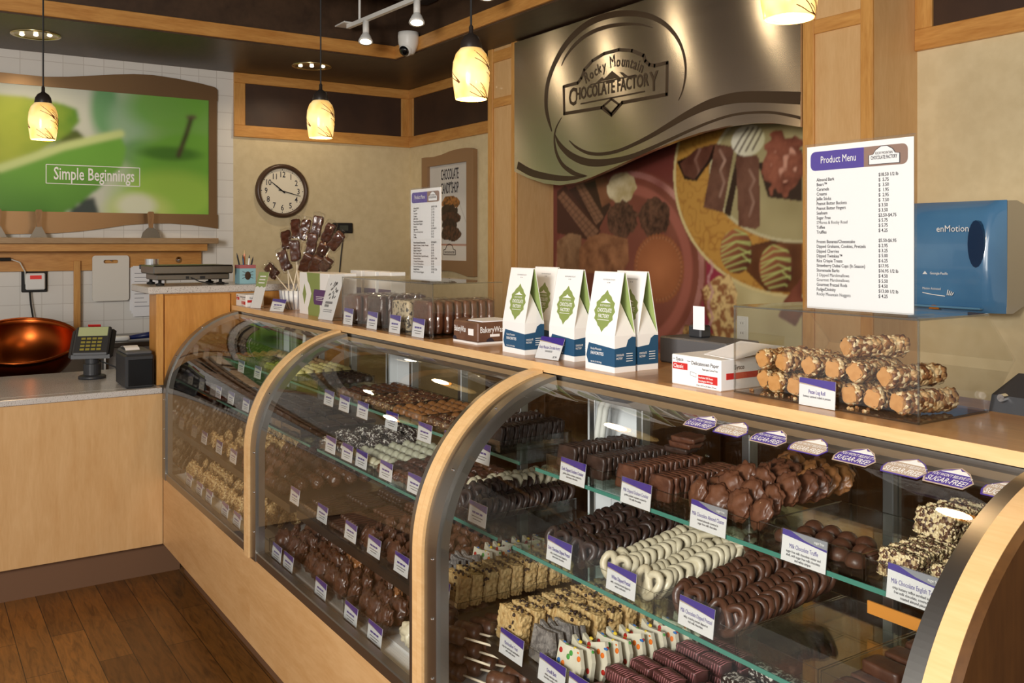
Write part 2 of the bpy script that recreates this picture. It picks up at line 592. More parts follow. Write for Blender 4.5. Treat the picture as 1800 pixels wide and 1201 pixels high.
# dropped soffit: an L along the left and the back wall
s = MB().box((XL, -3, ZS), (XB-0.0, YB, 3.3)).box((XB, YF, ZS), (2.0, YB, 3.3))
struct('trim_1', s, 'soffit')
# honey trim along the soffit front
struct('trim_2', MB().box((XB, -3, ZS+0.008), (XB+0.022, YF, ZS+0.092), 0.003), 'trim_y')
struct('trim_3', MB().box((XB+0.022, YF-0.022, ZS+0.008), (2.0, YF, ZS+0.092), 0.003), 'trim_x')
for k in range(7):
    x = -5.1 + k*0.75
    solid('ceiling_joist', MB().box((x, -4.5, 3.1), (x+0.14, YF-0.03, 3.3)), 'duct', 'dark ceiling joist above the counter, one of the parallel run', 'joist', group='dark ceiling joists', kind='structure')
# upper wall bands: dark panels between honey rails
T0, T1, T2 = 2.373, 2.458, 2.762
struct('trim_4', MB().box((XL, YT, T0), (XL+0.022, YB, T1), 0.003), 'trim_y')
struct('trim_5', MB().box((XL, YT, T2), (XL+0.022, YB, ZS), 0.003), 'trim_y')
struct('trim_6', MB().box((XL, YT, T1), (XL+0.02, YT+0.082, T2), 0.003), 'trim_z')
struct('trim_7', MB().box((XL, YB-0.085, T1), (XL+0.02, YB, T2), 0.003), 'trim_z')
struct('trim_8', MB().box((XL+0.022, YB-0.022, T0), (-4.963, YB, T1), 0.003), 'trim_x')
struct('trim_9', MB().box((XL+0.022, YB-0.022, T2), (-4.963, YB, ZS), 0.003), 'trim_x')
struct('trim_10', MB().box((XL+0.02, YB-0.02, T1), (XL+0.085, YB, T2), 0.003), 'trim_z')
struct('trim_11', MB().box((XL, YT+0.082, T1), (XL+0.008, YB-0.085, T2)).box((XL+0.085, YB-0.008, T1), (-4.963, YB, T2)), 'brown_panel')
struct('trim_12', MB().box((-2.174, YB-0.022, T0), (2.0, YB, T1), 0.003), 'trim_x')
struct('trim_13', MB().box((-2.174, YB-0.02, T1), (-2.10, YB, ZS), 0.003), 'trim_z')
struct('trim_14', MB().box((-2.10, YB-0.008, T1), (2.0, YB, ZS)), 'brown_panel')
# two pilasters with frame-and-panel faces
YP = 3.107
for n, (a, b) in enumerate(((-4.963, -4.638), (-2.504, -2.174))):
    t = thing('pilaster', ['pale maple pilaster between the framed poster and the steel sign', 'pale maple pilaster between the steel sign and the blue towel dispenser'][n], 'pilaster', ((a+b)/2, YB-0.15, 0))
    t['kind'] = 'structure'
    part('body', MB().box((a, YP+0.012, 0), (b, YB, ZS)), 'maple_v', t)
    for x0, x1 in ((a, a+0.055), (b-0.055, b)):
        part('stile', MB().box((x0, YP, 0.1), (x1, YP+0.012, ZS), 0.002), 'trim_z', t)
    for z0, z1 in ((2.46, 2.518), (2.745, 2.815)):
        part('rail', MB().box((a+0.055, YP+0.002, z0), (b-0.055, YP+0.012, z1), 0.002), 'trim_x', t)

# ---------------------------------------------------------------- the steel sign with the shop's emblem
def sp(x, y): return at_y(900+x/3.4615, y/3.4615, YP-0.012)
XS0, XS1 = -4.638, -2.504
edge = [(30,1042),(100,1085),(200,1118),(290,1128),(400,1110),(500,1072),(600,1028),(720,972),(850,915),(1000,855),(1150,805),(1300,768),(1450,748),(1600,750),(1755,773)]
pe = [sp(*p) for p in edge]
pe[0].x = XS0; pe[-1].x = XS1
ty = YP-0.012
# finely divided sheet so that its faces stay clean
def lerp_edge(x):
    for a, b in zip(pe[:-1], pe[1:]):
        if a.x <= x <= b.x: return a.z+(b.z-a.z)*(x-a.x)/(b.x-a.x)
    return pe[-1].z
NX = 60
mb = MB()
top = []; bot = []
for i in range(NX+1):
    x = XS0+(XS1-XS0)*i/NX
    bot.append(Vector((x, ty, lerp_edge(min(max(x, pe[0].x), pe[-1].x))))); top.append(Vector((x, ty, ZS-0.012)))
d = Vector((0, 0.03, 0))
vs = bot + top + [p+d for p in bot] + [p+d for p in top]
n = NX+1; fs = []
for i in range(NX):
    fs += [(i, i+1, n+i+1, n+i), (2*n+i+1, 2*n+i, 3*n+i, 3*n+i+1), (i+1, i, 2*n+i, 2*n+i+1), (n+i, n+i+1, 3*n+i+1, 3*n+i)]
fs += [(0, n, 3*n, 2*n), (n-1, 2*n+n-1, 3*n+n-1, n+n-1)]
mb.add(vs, fs)
def sign_steel():
    m, nt, p = new_mat('sign_steel')
    vec = coords(nt, (1, 1, 160))
    g = noise_tex(nt, vec, 3, 2)
    nt.links.new(ramp(nt, g, [(0.3, rgb(190, 179, 166)), (0.7, rgb(204, 193, 180))]), p.inputs['Base Color'])
    p.inputs['Metallic'].default_value = 1
    p.inputs['Roughness'].default_value = 0.27
    p.inputs['Anisotropic'].default_value = 0.9
    tn = nt.nodes.new('ShaderNodeCombineXYZ'); tn.inputs[2].default_value = 1
    nt.links.new(tn.outputs[0], p.inputs['Tangent'])
    return m
M['sign_steel'] = sign_steel()
sign = thing('sign_panel', 'large brushed steel sign with wavy lower edge and brown emblem', 'sign', ((XS0+XS1)/2, ty, 2.0))
part('steel_sheet', mb, 'sign_steel', sign)
def stroke(mb, pts):
    P = [sp(x, y) for x, y, w in pts]
    W = [w/3.4615*(-P[i].x/-ray(900+pts[i][0]/3.4615, 0).x) for i, (x, y, w) in enumerate(pts)]
    # smooth with Catmull-Rom
    Q = []; Z = []
    for k in range(len(P)-1):
        a, b, c, e = P[max(k-1, 0)], P[k], P[k+1], P[min(k+2, len(P)-1)]
        for q in range(5):
            t = q/5
            Q.append(0.5*((2*b)+(c-a)*t+(2*a-5*b+4*c-e)*t*t+(3*b-a-3*c+e)*t**3)); Z.append(W[k]*(1-t)+W[k+1]*t)
    Q.append(P[-1]); Z.append(W[-1])
    mb.strip(Q, (0, -1, 0), Z, 0.0015)
em = MB()
stroke(em, [(242,800,6),(215,700,28),(207,620,33),(215,520,36),(245,420,38),(300,310,40),(380,210,42),(480,135,42),(600,92,40),(720,82,36),(840,100,32),(940,155,28),(1010,240,22),(1045,330,18),(1057,420,15),(1050,500,13),(1035,560,9),(1013,612,2)])
stroke(em, [(300,402,2),(330,340,14),(390,265,24),(470,205,26),(570,165,25),(680,148,20),(780,150,12),(860,170,2)])
stroke(em, [(34,1005,46),(120,1052,44),(230,1078,38),(330,1086,30),(400,1080,18),(458,1071,2)])
stroke(em, [(302,715,3),(268,780,10),(258,850,14),(270,930,20),(305,1000,24),(360,1045,30),(400,1062,22),(455,1070,3)])
stroke(em, [(262,820,4),(290,880,28),(350,940,40),(430,980,45),(520,992,45),(620,980,38),(720,955,30),(830,910,24),(950,855,20),(1080,795,18),(1200,745,16),(1330,703,15),(1450,686,15),(1580,685,16),(1700,705,17),(1755,718,17)])
stroke(em, [(348,855,3),(390,895,14),(460,930,20),(540,938,20),(640,920,20),(740,880,22),(850,825,28),(960,760,36),(1080,690,46),(1200,635,58),(1330,600,66),(1450,590,70),(1600,592,72),(1755,598,76)])
part('swoosh', em, 'brown_ink', sign)
lg = MB()
def seg(mb, pts, w):
    P = [sp(*p) for p in pts]
    for a, b in zip(P[:-1], P[1:]):
        e = (b-a).normalized()*w*0.35
        mb.strip([a-e, b+e], (0, -1, 0), w, 0.0015)
border = [(315,527),(400,505),(422,475),(440,425),(490,370),(560,327),(650,303),(730,309),(800,338),(812,372),(836,395),(868,400),(945,382),(942,575),(670,625),(605,700),(545,655),(318,692),(315,527)]
seg(lg, border, 0.018)
seg(lg, [(420,632),(805,557)], 0.008); seg(lg, [(480,515),(750,458)], 0.007)
seg(lg, [(605,603),(652,637),(603,692),(556,645),(605,603)], 0.012)
for tri in ([(548,493),(610,432),(658,472)], [(510,505),(548,470),(560,480),(535,500)], [(655,440),(672,440),(705,463),(680,468)]):
    lg.prism([sp(*p) for p in tri], (0, -0.0015, 0))
part('emblem_border', lg, 'brown_ink', sign)
tx = MB()
a, b = sp(345, 618), sp(905, 505)
for ch in ('HOCOLATE FACTOR', 'C', 'Y'): glyphs(ch, 0.022)
for ch in 'Rocky Mountain': glyphs(ch, 0.014)
tx.text('C', a-Vector((0, 0, 0.024)), b-a, (0, 0, 1), 0.135, 0.75, lift=0.0015)
c1 = a+(b-a)*0.085
V_, F_, W_ = glyphs('HOCOLATE FACTOR')
L_ = (b-a).length
tx.text('HOCOLATE FACTOR', c1, b-a, (0, 0, 1), 0.092, L_*0.80/W_/0.092, lift=0.0015)
tx.text('Y', a+(b-a)*0.895-Vector((0, 0, 0.03)), b-a, (0, 0, 1), 0.135, 0.7, lift=0.0015)
path = [(448,512),(500,468),(548,437),(600,415),(655,404),(710,410),(760,428),(790,445)]
PP = [sp(*p) for p in path]
def along(P, s):
    for q, r in zip(P[:-1], P[1:]):
        l = (r-q).length
        if s <= l: return q+(r-q)*(s/l), (r-q).normalized()
        s -= l
    return P[-1], (P[-1]-P[-2]).normalized()
tot = sum((q-r).length for q, r in zip(PP[:-1], PP[1:]))
wd = [glyphs(ch)[2] if ch != ' ' else 0.3 for ch in 'Rocky Mountain']
gap = 0.07; full = sum(wd)+gap*(len(wd)-1); s_ = 0
for ch, wi in zip('Rocky Mountain', wd):
    q, tdir = along(PP, s_*tot/full)
    if ch != ' ':
        tx.text(ch, q, tdir, Vector((0, 0, 1))-tdir*tdir.z, 0.092 if ch in 'RM' else 0.078, tot/full/(0.092 if ch in 'RM' else 0.078)*0.97, lift=0.0015)
    s_ += wi+gap
part('lettering', tx, 'brown_ink', sign)

# ---------------------------------------------------------------- printed mural of sweets under the sign
YM = YB-0.012
def mp(x, y):
    p = at_y(980+x/2.859, 200+y/2.859, YM); return (p.x, p.z)
def mr(x, y, r, k=0):
    """size r (crop pixels) near (x, y) along x (k=0) or z (k=1)"""
    if k: return mp(x, y)[1]-mp(x, y+r)[1]
    return (mp(x+r, y)[0]-mp(x-r, y)[0])/2
P = Print(XS0+0.004, XS1-0.004, 1.0, 2.25, 0.0052)
N1 = vnoise(P.A, P.B, 9, 1); N2 = vnoise(P.A, P.B, 34, 2); N3 = vnoise(P.A, P.B, 90, 3); N4 = vnoise(P.A, P.B, 18, 4)
FB = 0.5*N4+0.3*N2+0.2*N3
P.fill((116, 58, 50))
def E(x, y, rx, ry, rot=0): return P.ell(mp(x, y), mr(x, y, rx), mr(x, y, ry, 1), rot)
def PL(pts): return P.poly([mp(*p) for p in pts])
P.put(PL([(690,640),(690,1250),(1230,1250),(1230,560)]), P.two((158, 52, 74), (130, 40, 58), N1))
P.put(PL([(830,1000),(900,760),(1230,800),(1230,1250),(830,1250)]), P.two((206, 194, 146), (182, 166, 118), N1))
d, p_, q_ = E(330, 770, 372, 490)
P.put(P.inside(d), P.two((142, 84, 66), (114, 58, 46), 0.7*N1+0.3*(q_*0.5+0.5)))
P.put(P.inside(abs(d-0.95)/0.03), P.two((196, 140, 128), (120, 60, 54), N1))
P.put(P.inside(abs(d-0.80)/0.05, 0.6)*0.4, P.col((200, 120, 104)))
d, p_, q_ = E(1160, 260, 640, 655)
crack = np.abs(N4-0.5)
P.put(P.inside(d), P.two((190, 142, 66), (138, 78, 30), np.clip(1.0-np.abs(N2-0.5)*9, 0, 1)*0.6+0.35*np.clip(p_+0.35, 0, 1)))
P.put(P.inside(abs(d-1.0)/0.012), P.col((214, 196, 140)))
P.put(PL([(850,690),(1230,600),(1230,900),(1050,890)])*P.inside(d), P.two((110, 66, 36), (84, 46, 24), N4))
d, p_, q_ = E(1220, 260, 500, 390)
P.put(P.inside(d), P.two((176, 164, 120), (146, 134, 92), N1))
P.put(P.inside(abs(d-0.98)/0.02)*0.7, P.col((204, 196, 158)))
P.put(PL([(1010,250),(1060,420),(1230,440),(1230,180)]), P.col((48, 30, 22)))
def bar(pts, c1, c2, c3):
    k = PL(pts)
    P.put(k, P.two(c1, c2, FB))
    cx = sum(p[0] for p in pts)/len(pts); cy = sum(p[1] for p in pts)/len(pts)
    sh = P.line([mp(cx-8, cy-110), mp(cx+18, cy-60), mp(cx-6, cy-10), mp(cx+14, cy+50), mp(cx-8, cy+120)], mr(cx, cy, 6))
    P.put(k*sh*(0.15+0.6*N4), P.col(c3))
P.put(PL([(600,240),(640,330),(700,340),(800,200),(800,150)]), P.col((40, 22, 16)))
bar([(618,250),(700,176),(792,150),(760,230),(690,332),(640,310)], (112, 70, 54), (74, 40, 30), (170, 130, 112))
P.put(PL([(840,500),(905,200),(930,215),(870,520)]), P.col((50, 30, 20)))
bar([(795,150),(880,166),(888,190),(832,498),(735,470)], (126, 86, 68), (84, 50, 38), (196, 160, 140))
bar([(898,215),(1004,206),(1016,230),(1020,566),(996,580),(912,566)], (126, 86, 68), (84, 48, 36), (196, 160, 140))
d, p_, q_ = E(958, 135, 84, 78)
P.put(P.inside(d), P.two((226, 222, 202), (190, 184, 140), p_*0.5+0.4))
for k in range(4):
    P.put(P.line([mp(880+k*34, 200-k*6), mp(925+k*30, 120), mp(960+k*26, 70)], 0.0045)*P.inside(d), P.col((66, 40, 26)))
d, p_, q_ = E(1140, 250, 112, 160)
P.put(P.inside(d+0.5*(N2-0.5)), P.two((156, 92, 70), (86, 36, 24), FB*1.5-0.25))
P.put(P.inside(d+0.4)*np.clip((N2-0.62)*6, 0, 1), P.col((204, 150, 128)))
def stripes(pts, c1, c2, rows, ax):
    k = PL(pts)
    a, b = mp(*pts[0]), mp(*pts[1]); c = mp(*pts[-1])
    ux, uz = b[0]-a[0], b[1]-a[1]; vx, vz = c[0]-a[0], c[1]-a[1]
    det = ux*vz-uz*vx
    s = ((P.A-a[0])*vz-(P.B-a[1])*vx)/det; t = ((P.B-a[1])*ux-(P.A-a[0])*uz)/det
    g = np.clip(np.abs(((s*rows) % 1)-0.5)*2*6-4.6, 0, 1)+np.clip(np.abs(((t*ax) % 1)-0.5)*2*4-2.8, 0, 1)
    P.put(k, P.two(c1, c2, np.clip(g, 0, 1)*0.8+0.2*N2))
P.put(PL([(180,640),(240,520),(270,460),(200,330),(60,380),(20,430)]), P.col((58, 32, 24)))
P.put(PL([(0,600),(0,390),(40,360),(220,590),(180,640)]), P.col((70, 38, 28)))
stripes([(30,386),(212,590),(164,642),(0,420)], (140, 100, 76), (86, 56, 40), 11, 2)
stripes([(130,346),(236,520),(196,560),(90,362)], (140, 100, 76), (86, 56, 40), 9, 2)
P.put(PL([(190,330),(250,320),(275,440),(225,470)]), P.two((146, 96, 66), (112, 68, 46), N4))
d, p_, q_ = E(322, 372, 72, 78)
P.put(P.inside(d+0.15*(N2-0.5)), P.two((228, 214, 178), (172, 150, 98), FB+0.3*p_))
for c in ((322, 532, 76, 92), (486, 522, 80, 98)):
    d, p_, q_ = E(*c)
    P.put(P.inside(d+0.25*(N2-0.5)), P.two((110, 74, 56), (52, 28, 20), np.clip((N3*0.6+N2*0.6-0.25)*1.4, 0, 1)+0.2*p_))
P.put(PL([(0,640),(60,600),(120,610),(130,800),(0,800)]), P.two((166, 130, 96), (112, 78, 52), FB*1.4-0.2))
P.put(PL([(110,680),(160,620),(230,600),(355,630),(360,740),(330,800),(110,800)]), P.two((176, 122, 84), (116, 72, 46), FB*1.5-0.25))
d, p_, q_ = E(508, 778, 122, 168)
ang = np.arctan2(q_, p_)
zig = np.abs(((ang/(2*PI)*44) % 1)-0.5)*0.12
P.put(P.inside(d-0.06+zig), P.two((184, 116, 74), (140, 80, 48), d*0.7+0.15*N4))
P.put(P.inside(abs(d-0.93)/0.03), P.two((186, 124, 86), (110, 60, 36), zig*16))
for cx, cy, rx, ry in ((900, 692, 82, 112), (1100, 775, 86, 118)):
    d, p_, q_ = E(cx, cy, rx, ry)
    P.put(P.inside(d), P.two((160, 98, 66), (82, 42, 28), np.clip(0.45+0.5*p_-0.35*q_, 0, 1)))
    for k in range(9):
        y = cy-95+k*22
        P.put(P.line([mp(cx-75, y+30), mp(cx-20+8*k, y-22+(k % 3)*12), mp(cx+72, y+18-(k % 2)*34)], 0.0032)*P.inside(d), P.col((186, 198, 118)))
nb = [(730,880),(800,820),(868,806),(905,900),(900,1100),(870,1150),(800,1140),(750,980)]
P.put(PL([(720,880),(745,1000),(800,1150),(830,1150),(760,900)]), P.col((120, 62, 44)))
P.put(PL(nb), P.two((222, 192, 132), (150, 98, 62), np.clip((N3+N2-0.75)*2.2, 0, 1)))
P.put(PL([(1140,940),(1230,820),(1230,1010),(1200,1070),(1110,1020)]), P.two((140, 80, 60), (96, 50, 38), N4))
for k in range(14):
    P.put(P.line([mp(770+12*math.sin(k*1.3), 740+k*26), mp(770+12*math.sin((k+1)*1.3), 740+(k+1)*26)], 0.008)*0.6, P.col((200, 150, 150)))
P.put(PL([(640,1060),(760,1090),(830,1150),(830,1250),(600,1250)]), P.two((196, 158, 96), (96, 58, 34), N3*1.4-0.2))
P.blur(1)
mb = P.build(lambda a, b: (a, YM-0.003, b))
mural = thing('candy_mural', 'printed mural of chocolates on red and gold plates below the steel sign', 'mural', ((XS0+XS1)/2, YM, 1.0))
part('backing_board', MB().box((XS0+0.004, YM-0.002, 1.0), (XS1-0.004, YB-0.002, 2.25)), 'card', mural)
o = part('print', mb, 'print', mural); P.ink(o)

# ---------------------------------------------------------------- framed apple picture on the tiled wall
XA = XL+0.03
pic = thing('framed_picture', 'wide green apple picture in a wavy brushed bronze frame on tiled wall', 'picture', (XL, 0.6, 1.6))
fr = MB()
PX = lambda u, v, x=XA: at_x(u, v, x)
y0 = 0.16; yr = PX(381, 300).y; yi = PX(367, 300).y
zt, zb = 2.614, 1.808
topc = [(382,158),(377,153),(350,146),(310,138),(270,132),(235,130),(200,131),(160,133),(120,135),(80,135),(40,131),(0,127)]
botc = [(383,402),(340,396),(300,393),(260,393),(220,396),(180,402),(140,407),(100,410),(60,411),(0,412)]
def frame_poly(c, zin, sgn):
    pts = [PX(u, v) for u, v in c]
    last = pts[-1]
    pts += [Vector((XA, y0, last.z+0.02*sgn))]
    return pts
tp = frame_poly(topc, zt, 1); bp = frame_poly(botc, zb, -1)
for c, zi in ((tp, zt), (bp, zb)):
    for a, b in zip(c[:-1], c[1:]):
        q = [a, b, Vector((XA, b.y, zi)), Vector((XA, a.y, zi))]
        fr.prism(q, (-0.028, 0, 0))
fr.prism([Vector((XA, yr, zb)), Vector((XA, yr, zt)), Vector((XA, yi, zt)), Vector((XA, yi, zb))], (-0.028, 0, 0))
M['bronze'] = pm('brushed_bronze', rgb(150, 122, 92), 0.36, 1.0, bscale=90, bstr=0.03)
fr.prism([Vector((XA, y0-0.06, zb-0.07)), Vector((XA, y0-0.06, zt+0.07)), Vector((XA, y0, zt+0.07)), Vector((XA, y0, zb-0.07))], (-0.028, 0, 0))
part('frame', fr, 'bronze', pic)
P = Print(y0, yi, zb, zt, 0.007)
def gp(u, v):
    q = PX(u, v); return (q.y, q.z)
def gr(r): return r*0.0038
N1 = vnoise(P.A, P.B, 3, 5); N2 = vnoise(P.A, P.B, 22, 6); N3 = vnoise(P.A, P.B, 7, 7)
ya, za = gp(0, 300)[0], 0
wy = np.clip((P.A-gp(150, 200)[0])/(yi-gp(150, 200)[0]), 0, 1)
P.C[:] = P.two((206, 210, 196), (112, 170, 72), wy*0.9+0.3*(N1-0.5))
def soft(x, y, rx, ry, c, k=1.0, edge=0.5):
    d, p_, q_ = P.ell(gp(x, y), gr(rx), gr(ry))
    P.put(np.clip((1.15-d)/edge, 0, 1)*k, P.col(c))
soft(185, 190, 26, 60, (96, 160, 100), 0.9); soft(230, 215, 40, 50, (150, 186, 150), 0.9); soft(300, 190, 80, 50, (112, 176, 56), 0.8)
soft(250, 270, 50, 26, (88, 140, 90), 0.8); soft(335, 305, 112, 92, (112, 172, 62), 1.0, 0.4); soft(300, 345, 100, 50, (160, 202, 82), 0.9)
soft(300, 270, 60, 14, (60, 110, 34), 0.8); soft(245, 370, 60, 34, (196, 214, 120), 0.9)
soft(240, 362, 36, 24, (222, 226, 200), 1.0)
s1 = [(-300,150),(0,165),(60,172),(110,182),(136,192),(140,214),(120,238),(60,270),(0,292),(-300,360)]
m1 = P.poly([gp(*p) for p in s1])
tt = np.clip((P.A-gp(30, 200)[0])/(gp(140, 200)[0]-gp(30, 200)[0]), 0, 1)
P.put(m1, P.two((176, 190, 70), (84, 140, 40), tt*0.95+0.25*(N2-0.5)))
P.put(P.poly([gp(*p) for p in [(40,284),(100,250),(134,226),(148,240),(152,256),(100,272)]]), P.col((86, 100, 40)))
s2 = [(-300,392),(0,296),(60,276),(110,258),(170,244),(212,235),(222,262),(216,292),(170,335),(126,368),(100,380),(-300,380)]
m2 = P.poly([gp(*p) for p in s2])
P.put(m2, P.two((116, 176, 66), (58, 120, 34), np.clip((P.B-gp(0, 296)[1])*-2.2+0.15, 0, 1)+0.2*(N3-0.5)))
P.put(P.line([gp(*p) for p in s2[1:6]], 0.026), P.col((206, 222, 148)))
P.put(P.poly([gp(*p) for p in [(120,374),(150,350),(166,346),(176,380),(120,380)]]), P.col((52, 66, 66)))
P.put(P.line([gp(337,206), gp(328,236), gp(314,274)], 0.015), P.two((82, 62, 52), (48, 32, 26), N2))
P.put(P.line([gp(331,206), gp(343,206)], 0.012), P.col((104, 84, 70)))
P.blur(4)
mb = P.build(lambda a, b: (XA-0.006, a, b))
o = part('print', mb, 'print', pic); P.ink(o)
part('backing_board', MB().box((XL, y0, zb-0.01), (XA-0.008, yi+0.01, zt+0.01)), 'card', pic)
cp = MB()
XC = XA-0.0055
c4 = [at_x(u, v, XC) for u, v in ((81,289),(245.5,295.5),(245.5,328),(81,322))]
for a, b in zip(c4, c4[1:]+c4[:1]):
    cp.strip([a, b], (1, 0, 0), 0.005, 0.0008)
a, b = at_x(94, 315, XC), at_x(236, 320, XC)
W_ = glyphs('Simple Beginnings')[2]
cp.text('Simple Beginnings', a, (0, 1, 0), (0, 0, 1), 0.115, (b.y-a.y)/W_/0.115, lift=0.0008)
part('lettering', cp, 'white_ink', pic)

# ---------------------------------------------------------------- wall clock
ck = at_x(495, 336, XL)
t = thing('wall_clock', 'round brown wall clock with cream face and black numerals', 'clock', ck)
X = Vector((1, 0, 0))
part('frame', MB().lathe([(0.2, 0), (0.2, 0.02), (0.192, 0.036), (0.178, 0.04), (0.168, 0.03), (0.165, 0.016)], ck, 48, X), pm('clock_brown', rgb(78, 56, 40), 0.35), t, True)
part('face', MB().lathe([(0, 0.014), (0.168, 0.014)], ck, 48, X), pm('clock_cream', rgb(240, 230, 206), 0.6), t)
nm = MB()
f = ck+X*0.0145
for h in range(1, 13):
    a = PI/2-h*PI/6
    s_ = str(h); V_, F_, W_ = glyphs(s_)
    c = f+Vector((0, math.cos(a)*0.123, math.sin(a)*0.123))
    nm.text(s_, c-Vector((0, 0, 0.021)), (0, 1, 0), (0, 0, 1), 0.06, 0.8, 'C')
    e = f+Vector((0, math.cos(a)*0.157, math.sin(a)*0.157))
    nm.lathe([(0.004, 0), (0.004, 0.0008)], e, 8, X, True)
for k in range(60):
    a = k*PI/30
    nm.lathe([(0.0016, 0), (0.0016, 0.0008)], f+Vector((0, math.cos(a)*0.157, math.sin(a)*0.157)), 4, X, True)
part('numerals', nm, 'ink', t)
def hand(a, l, w, tail):
    d_ = Vector((0, math.sin(a), math.cos(a)))
    return MB().strip([f+X*0.002-d_*tail, f+X*0.002+d_*l*0.5, f+X*0.002+d_*l], X, [w, w, w*0.4], 0.002)
part('hour_hand', hand(math.radians(-52), 0.105, 0.009, 0.025), 'matte_black', t)
part('minute_hand', hand(math.radians(104), 0.145, 0.007, 0.03), 'matte_black', t)

# ---------------------------------------------------------------- framed shop poster
YQ = YB-0.035
t = thing('framed_poster', 'tan framed candy shop poster with a tower of pecan clusters', 'poster', (-6.0, YB, 1.4))
fr = MB()
q = lambda u, v: at_y(u, v, YQ)
tops = [(741,278),(748,277),(762,276),(776,272),(790,266),(804,262),(818,260),(826,260),(832,262)]
outer_r = q(836, 300).x; outer_l = q(741, 300).x
inl, inr = q(751, 300).x, q(819.5, 300).x
zti, zbi = q(785, 288.5).z, q(785, 458).z
zbo = q(785, 484).z
tq = [q(*p) for p in tops]
for a, b in zip(tq[:-1], tq[1:]):
    fr.prism([a, b, Vector((b.x, YQ, zti)), Vector((a.x, YQ, zti))], (0, 0.033, 0))
for a, b in ((outer_l, inl), (inr, tq[-1].x)):
    fr.prism([Vector((a, YQ, zbo)), Vector((b, YQ, zbo)), Vector((b, YQ, zti)), Vector((a, YQ, zti))], (0, 0.033, 0))
xs = [inl+(inr-inl)*k/10 for k in range(11)]
for a, b in zip(xs[:-1], xs[1:]):
    g = lambda x: zbo+0.035*math.sin((x-inl)/(inr-inl)*PI)
    fr.prism([Vector((a, YQ, g(a))), Vector((b, YQ, g(b))), Vector((b, YQ, zbi)), Vector((a, YQ, zbi))], (0, 0.033, 0))
part('frame', fr, pm('tan_frame', rgb(150, 116, 82), 0.5), t)
P = Print(inl, inr, zbi, zti, 0.006)
N1 = vnoise(P.A, P.B, 6, 8); N2 = vnoise(P.A, P.B, 30, 9); N3 = vnoise(P.A, P.B, 70, 10)
P.C[:] = P.two((200, 198, 196), (224, 222, 218), N1)
qq = lambda u, v: (q(u, v).x, q(u, v).z)
P.put(P.poly([qq(740, 429), qq(824, 431), qq(824, 470), qq(740, 470)]), P.col((226, 220, 212)))
P.put(P.line([qq(740, 430), qq(824, 431)], 0.006), P.col((186, 128, 104)))
P.put(P.line([qq(800, 350), qq(822, 412)], 0.004)*0.5, P.col((160, 156, 150)))
for k, (u, v, ru, rv, c) in enumerate(((787, 356, 14, 8, (176, 116, 56)), (784, 372, 14, 8, (60, 40, 32)), (788, 384, 15, 8, (92, 56, 40)), (786, 396, 13, 8, (60, 40, 32)), (788, 410, 17, 9, (92, 60, 42)))):
    d_, p_, q_ = P.ell(qq(u, v), ru*0.0092, rv*0.0066)
    P.put(P.inside(d_+0.3*(N2-0.5)), P.two(c, tuple(int(z*0.5) for z in c), N3*1.4-0.2))
mb = P.build(lambda a, b: (a, YB-0.012, b))
o = part('print', mb, 'print', t); P.ink(o)
tx = MB()
for s_, u0, u1, v, h in (('CHOCOLATE', 775, 806, 317, 0.115), ('CANDY SHOP', 775, 806, 341, 0.115)):
    a, b = at_y(u0, v, YB-0.013), at_y(u1, v, YB-0.013)
    tx.text(s_, (a.x, a.y, a.z), (1, 0, 0), (0, 0, 1), h, (b.x-a.x)/glyphs(s_)[2]/h)
tx.text('and', at_y(791, 324.5, YB-0.013), (1, 0, 0), (0, 0, 1), 0.04, 0.8, 'C')
part('lettering', tx, 'ink', t)
lb = MB(); c = at_y(790, 448, YB-0.013)
for pts in ([(-0.09,0),(0.09,0.0),(0.09,0.035),(0.06,0.04),(0.04,0.07),(0,0.08),(-0.04,0.07),(-0.06,0.04),(-0.09,0.035),(-0.09,0)],):
    P3 = [c+Vector((x, 0, z)) for x, z in pts]
    for a, b in zip(P3[:-1], P3[1:]): lb.strip([a, b], (0, -1, 0), 0.006, 0.0006)
lb.text('CHOCOLATE FACTORY', c+Vector((0, 0, 0.01)), (1, 0, 0), (0, 0, 1), 0.024, 0.6, 'C')
part('shop_emblem', lb, 'brown_ink', t)

# ---------------------------------------------------------------- small gauge with a cable on the wall by the clock
c = at_x(602.5, 401, XL+0.02)
t = thing('wall_gauge', 'small black digital gauge on the cream wall right of the clock', 'gauge', (XL, c.y, c.z))
part('housing', MB().box((XL, c.y-0.08, c.z-0.04), (XL+0.03, c.y+0.08, c.z+0.04), 0.006), 'matte_black', t)
part('display', MB().box((XL+0.03, c.y-0.03, c.z-0.02), (XL+0.032, c.y+0.04, c.z+0.02)), pm('lcd', rgb(70, 74, 68), 0.2), t)
part('cable', MB().tube([(XL+0.012, c.y+0.01, c.z-0.04), (XL+0.012, c.y-0.01, c.z-0.2), (XL+0.012, c.y-0.03, c.z-0.4), (XL+0.012, c.y-0.05, c.z-0.8)], 0.005, 6), 'charcoal', t)

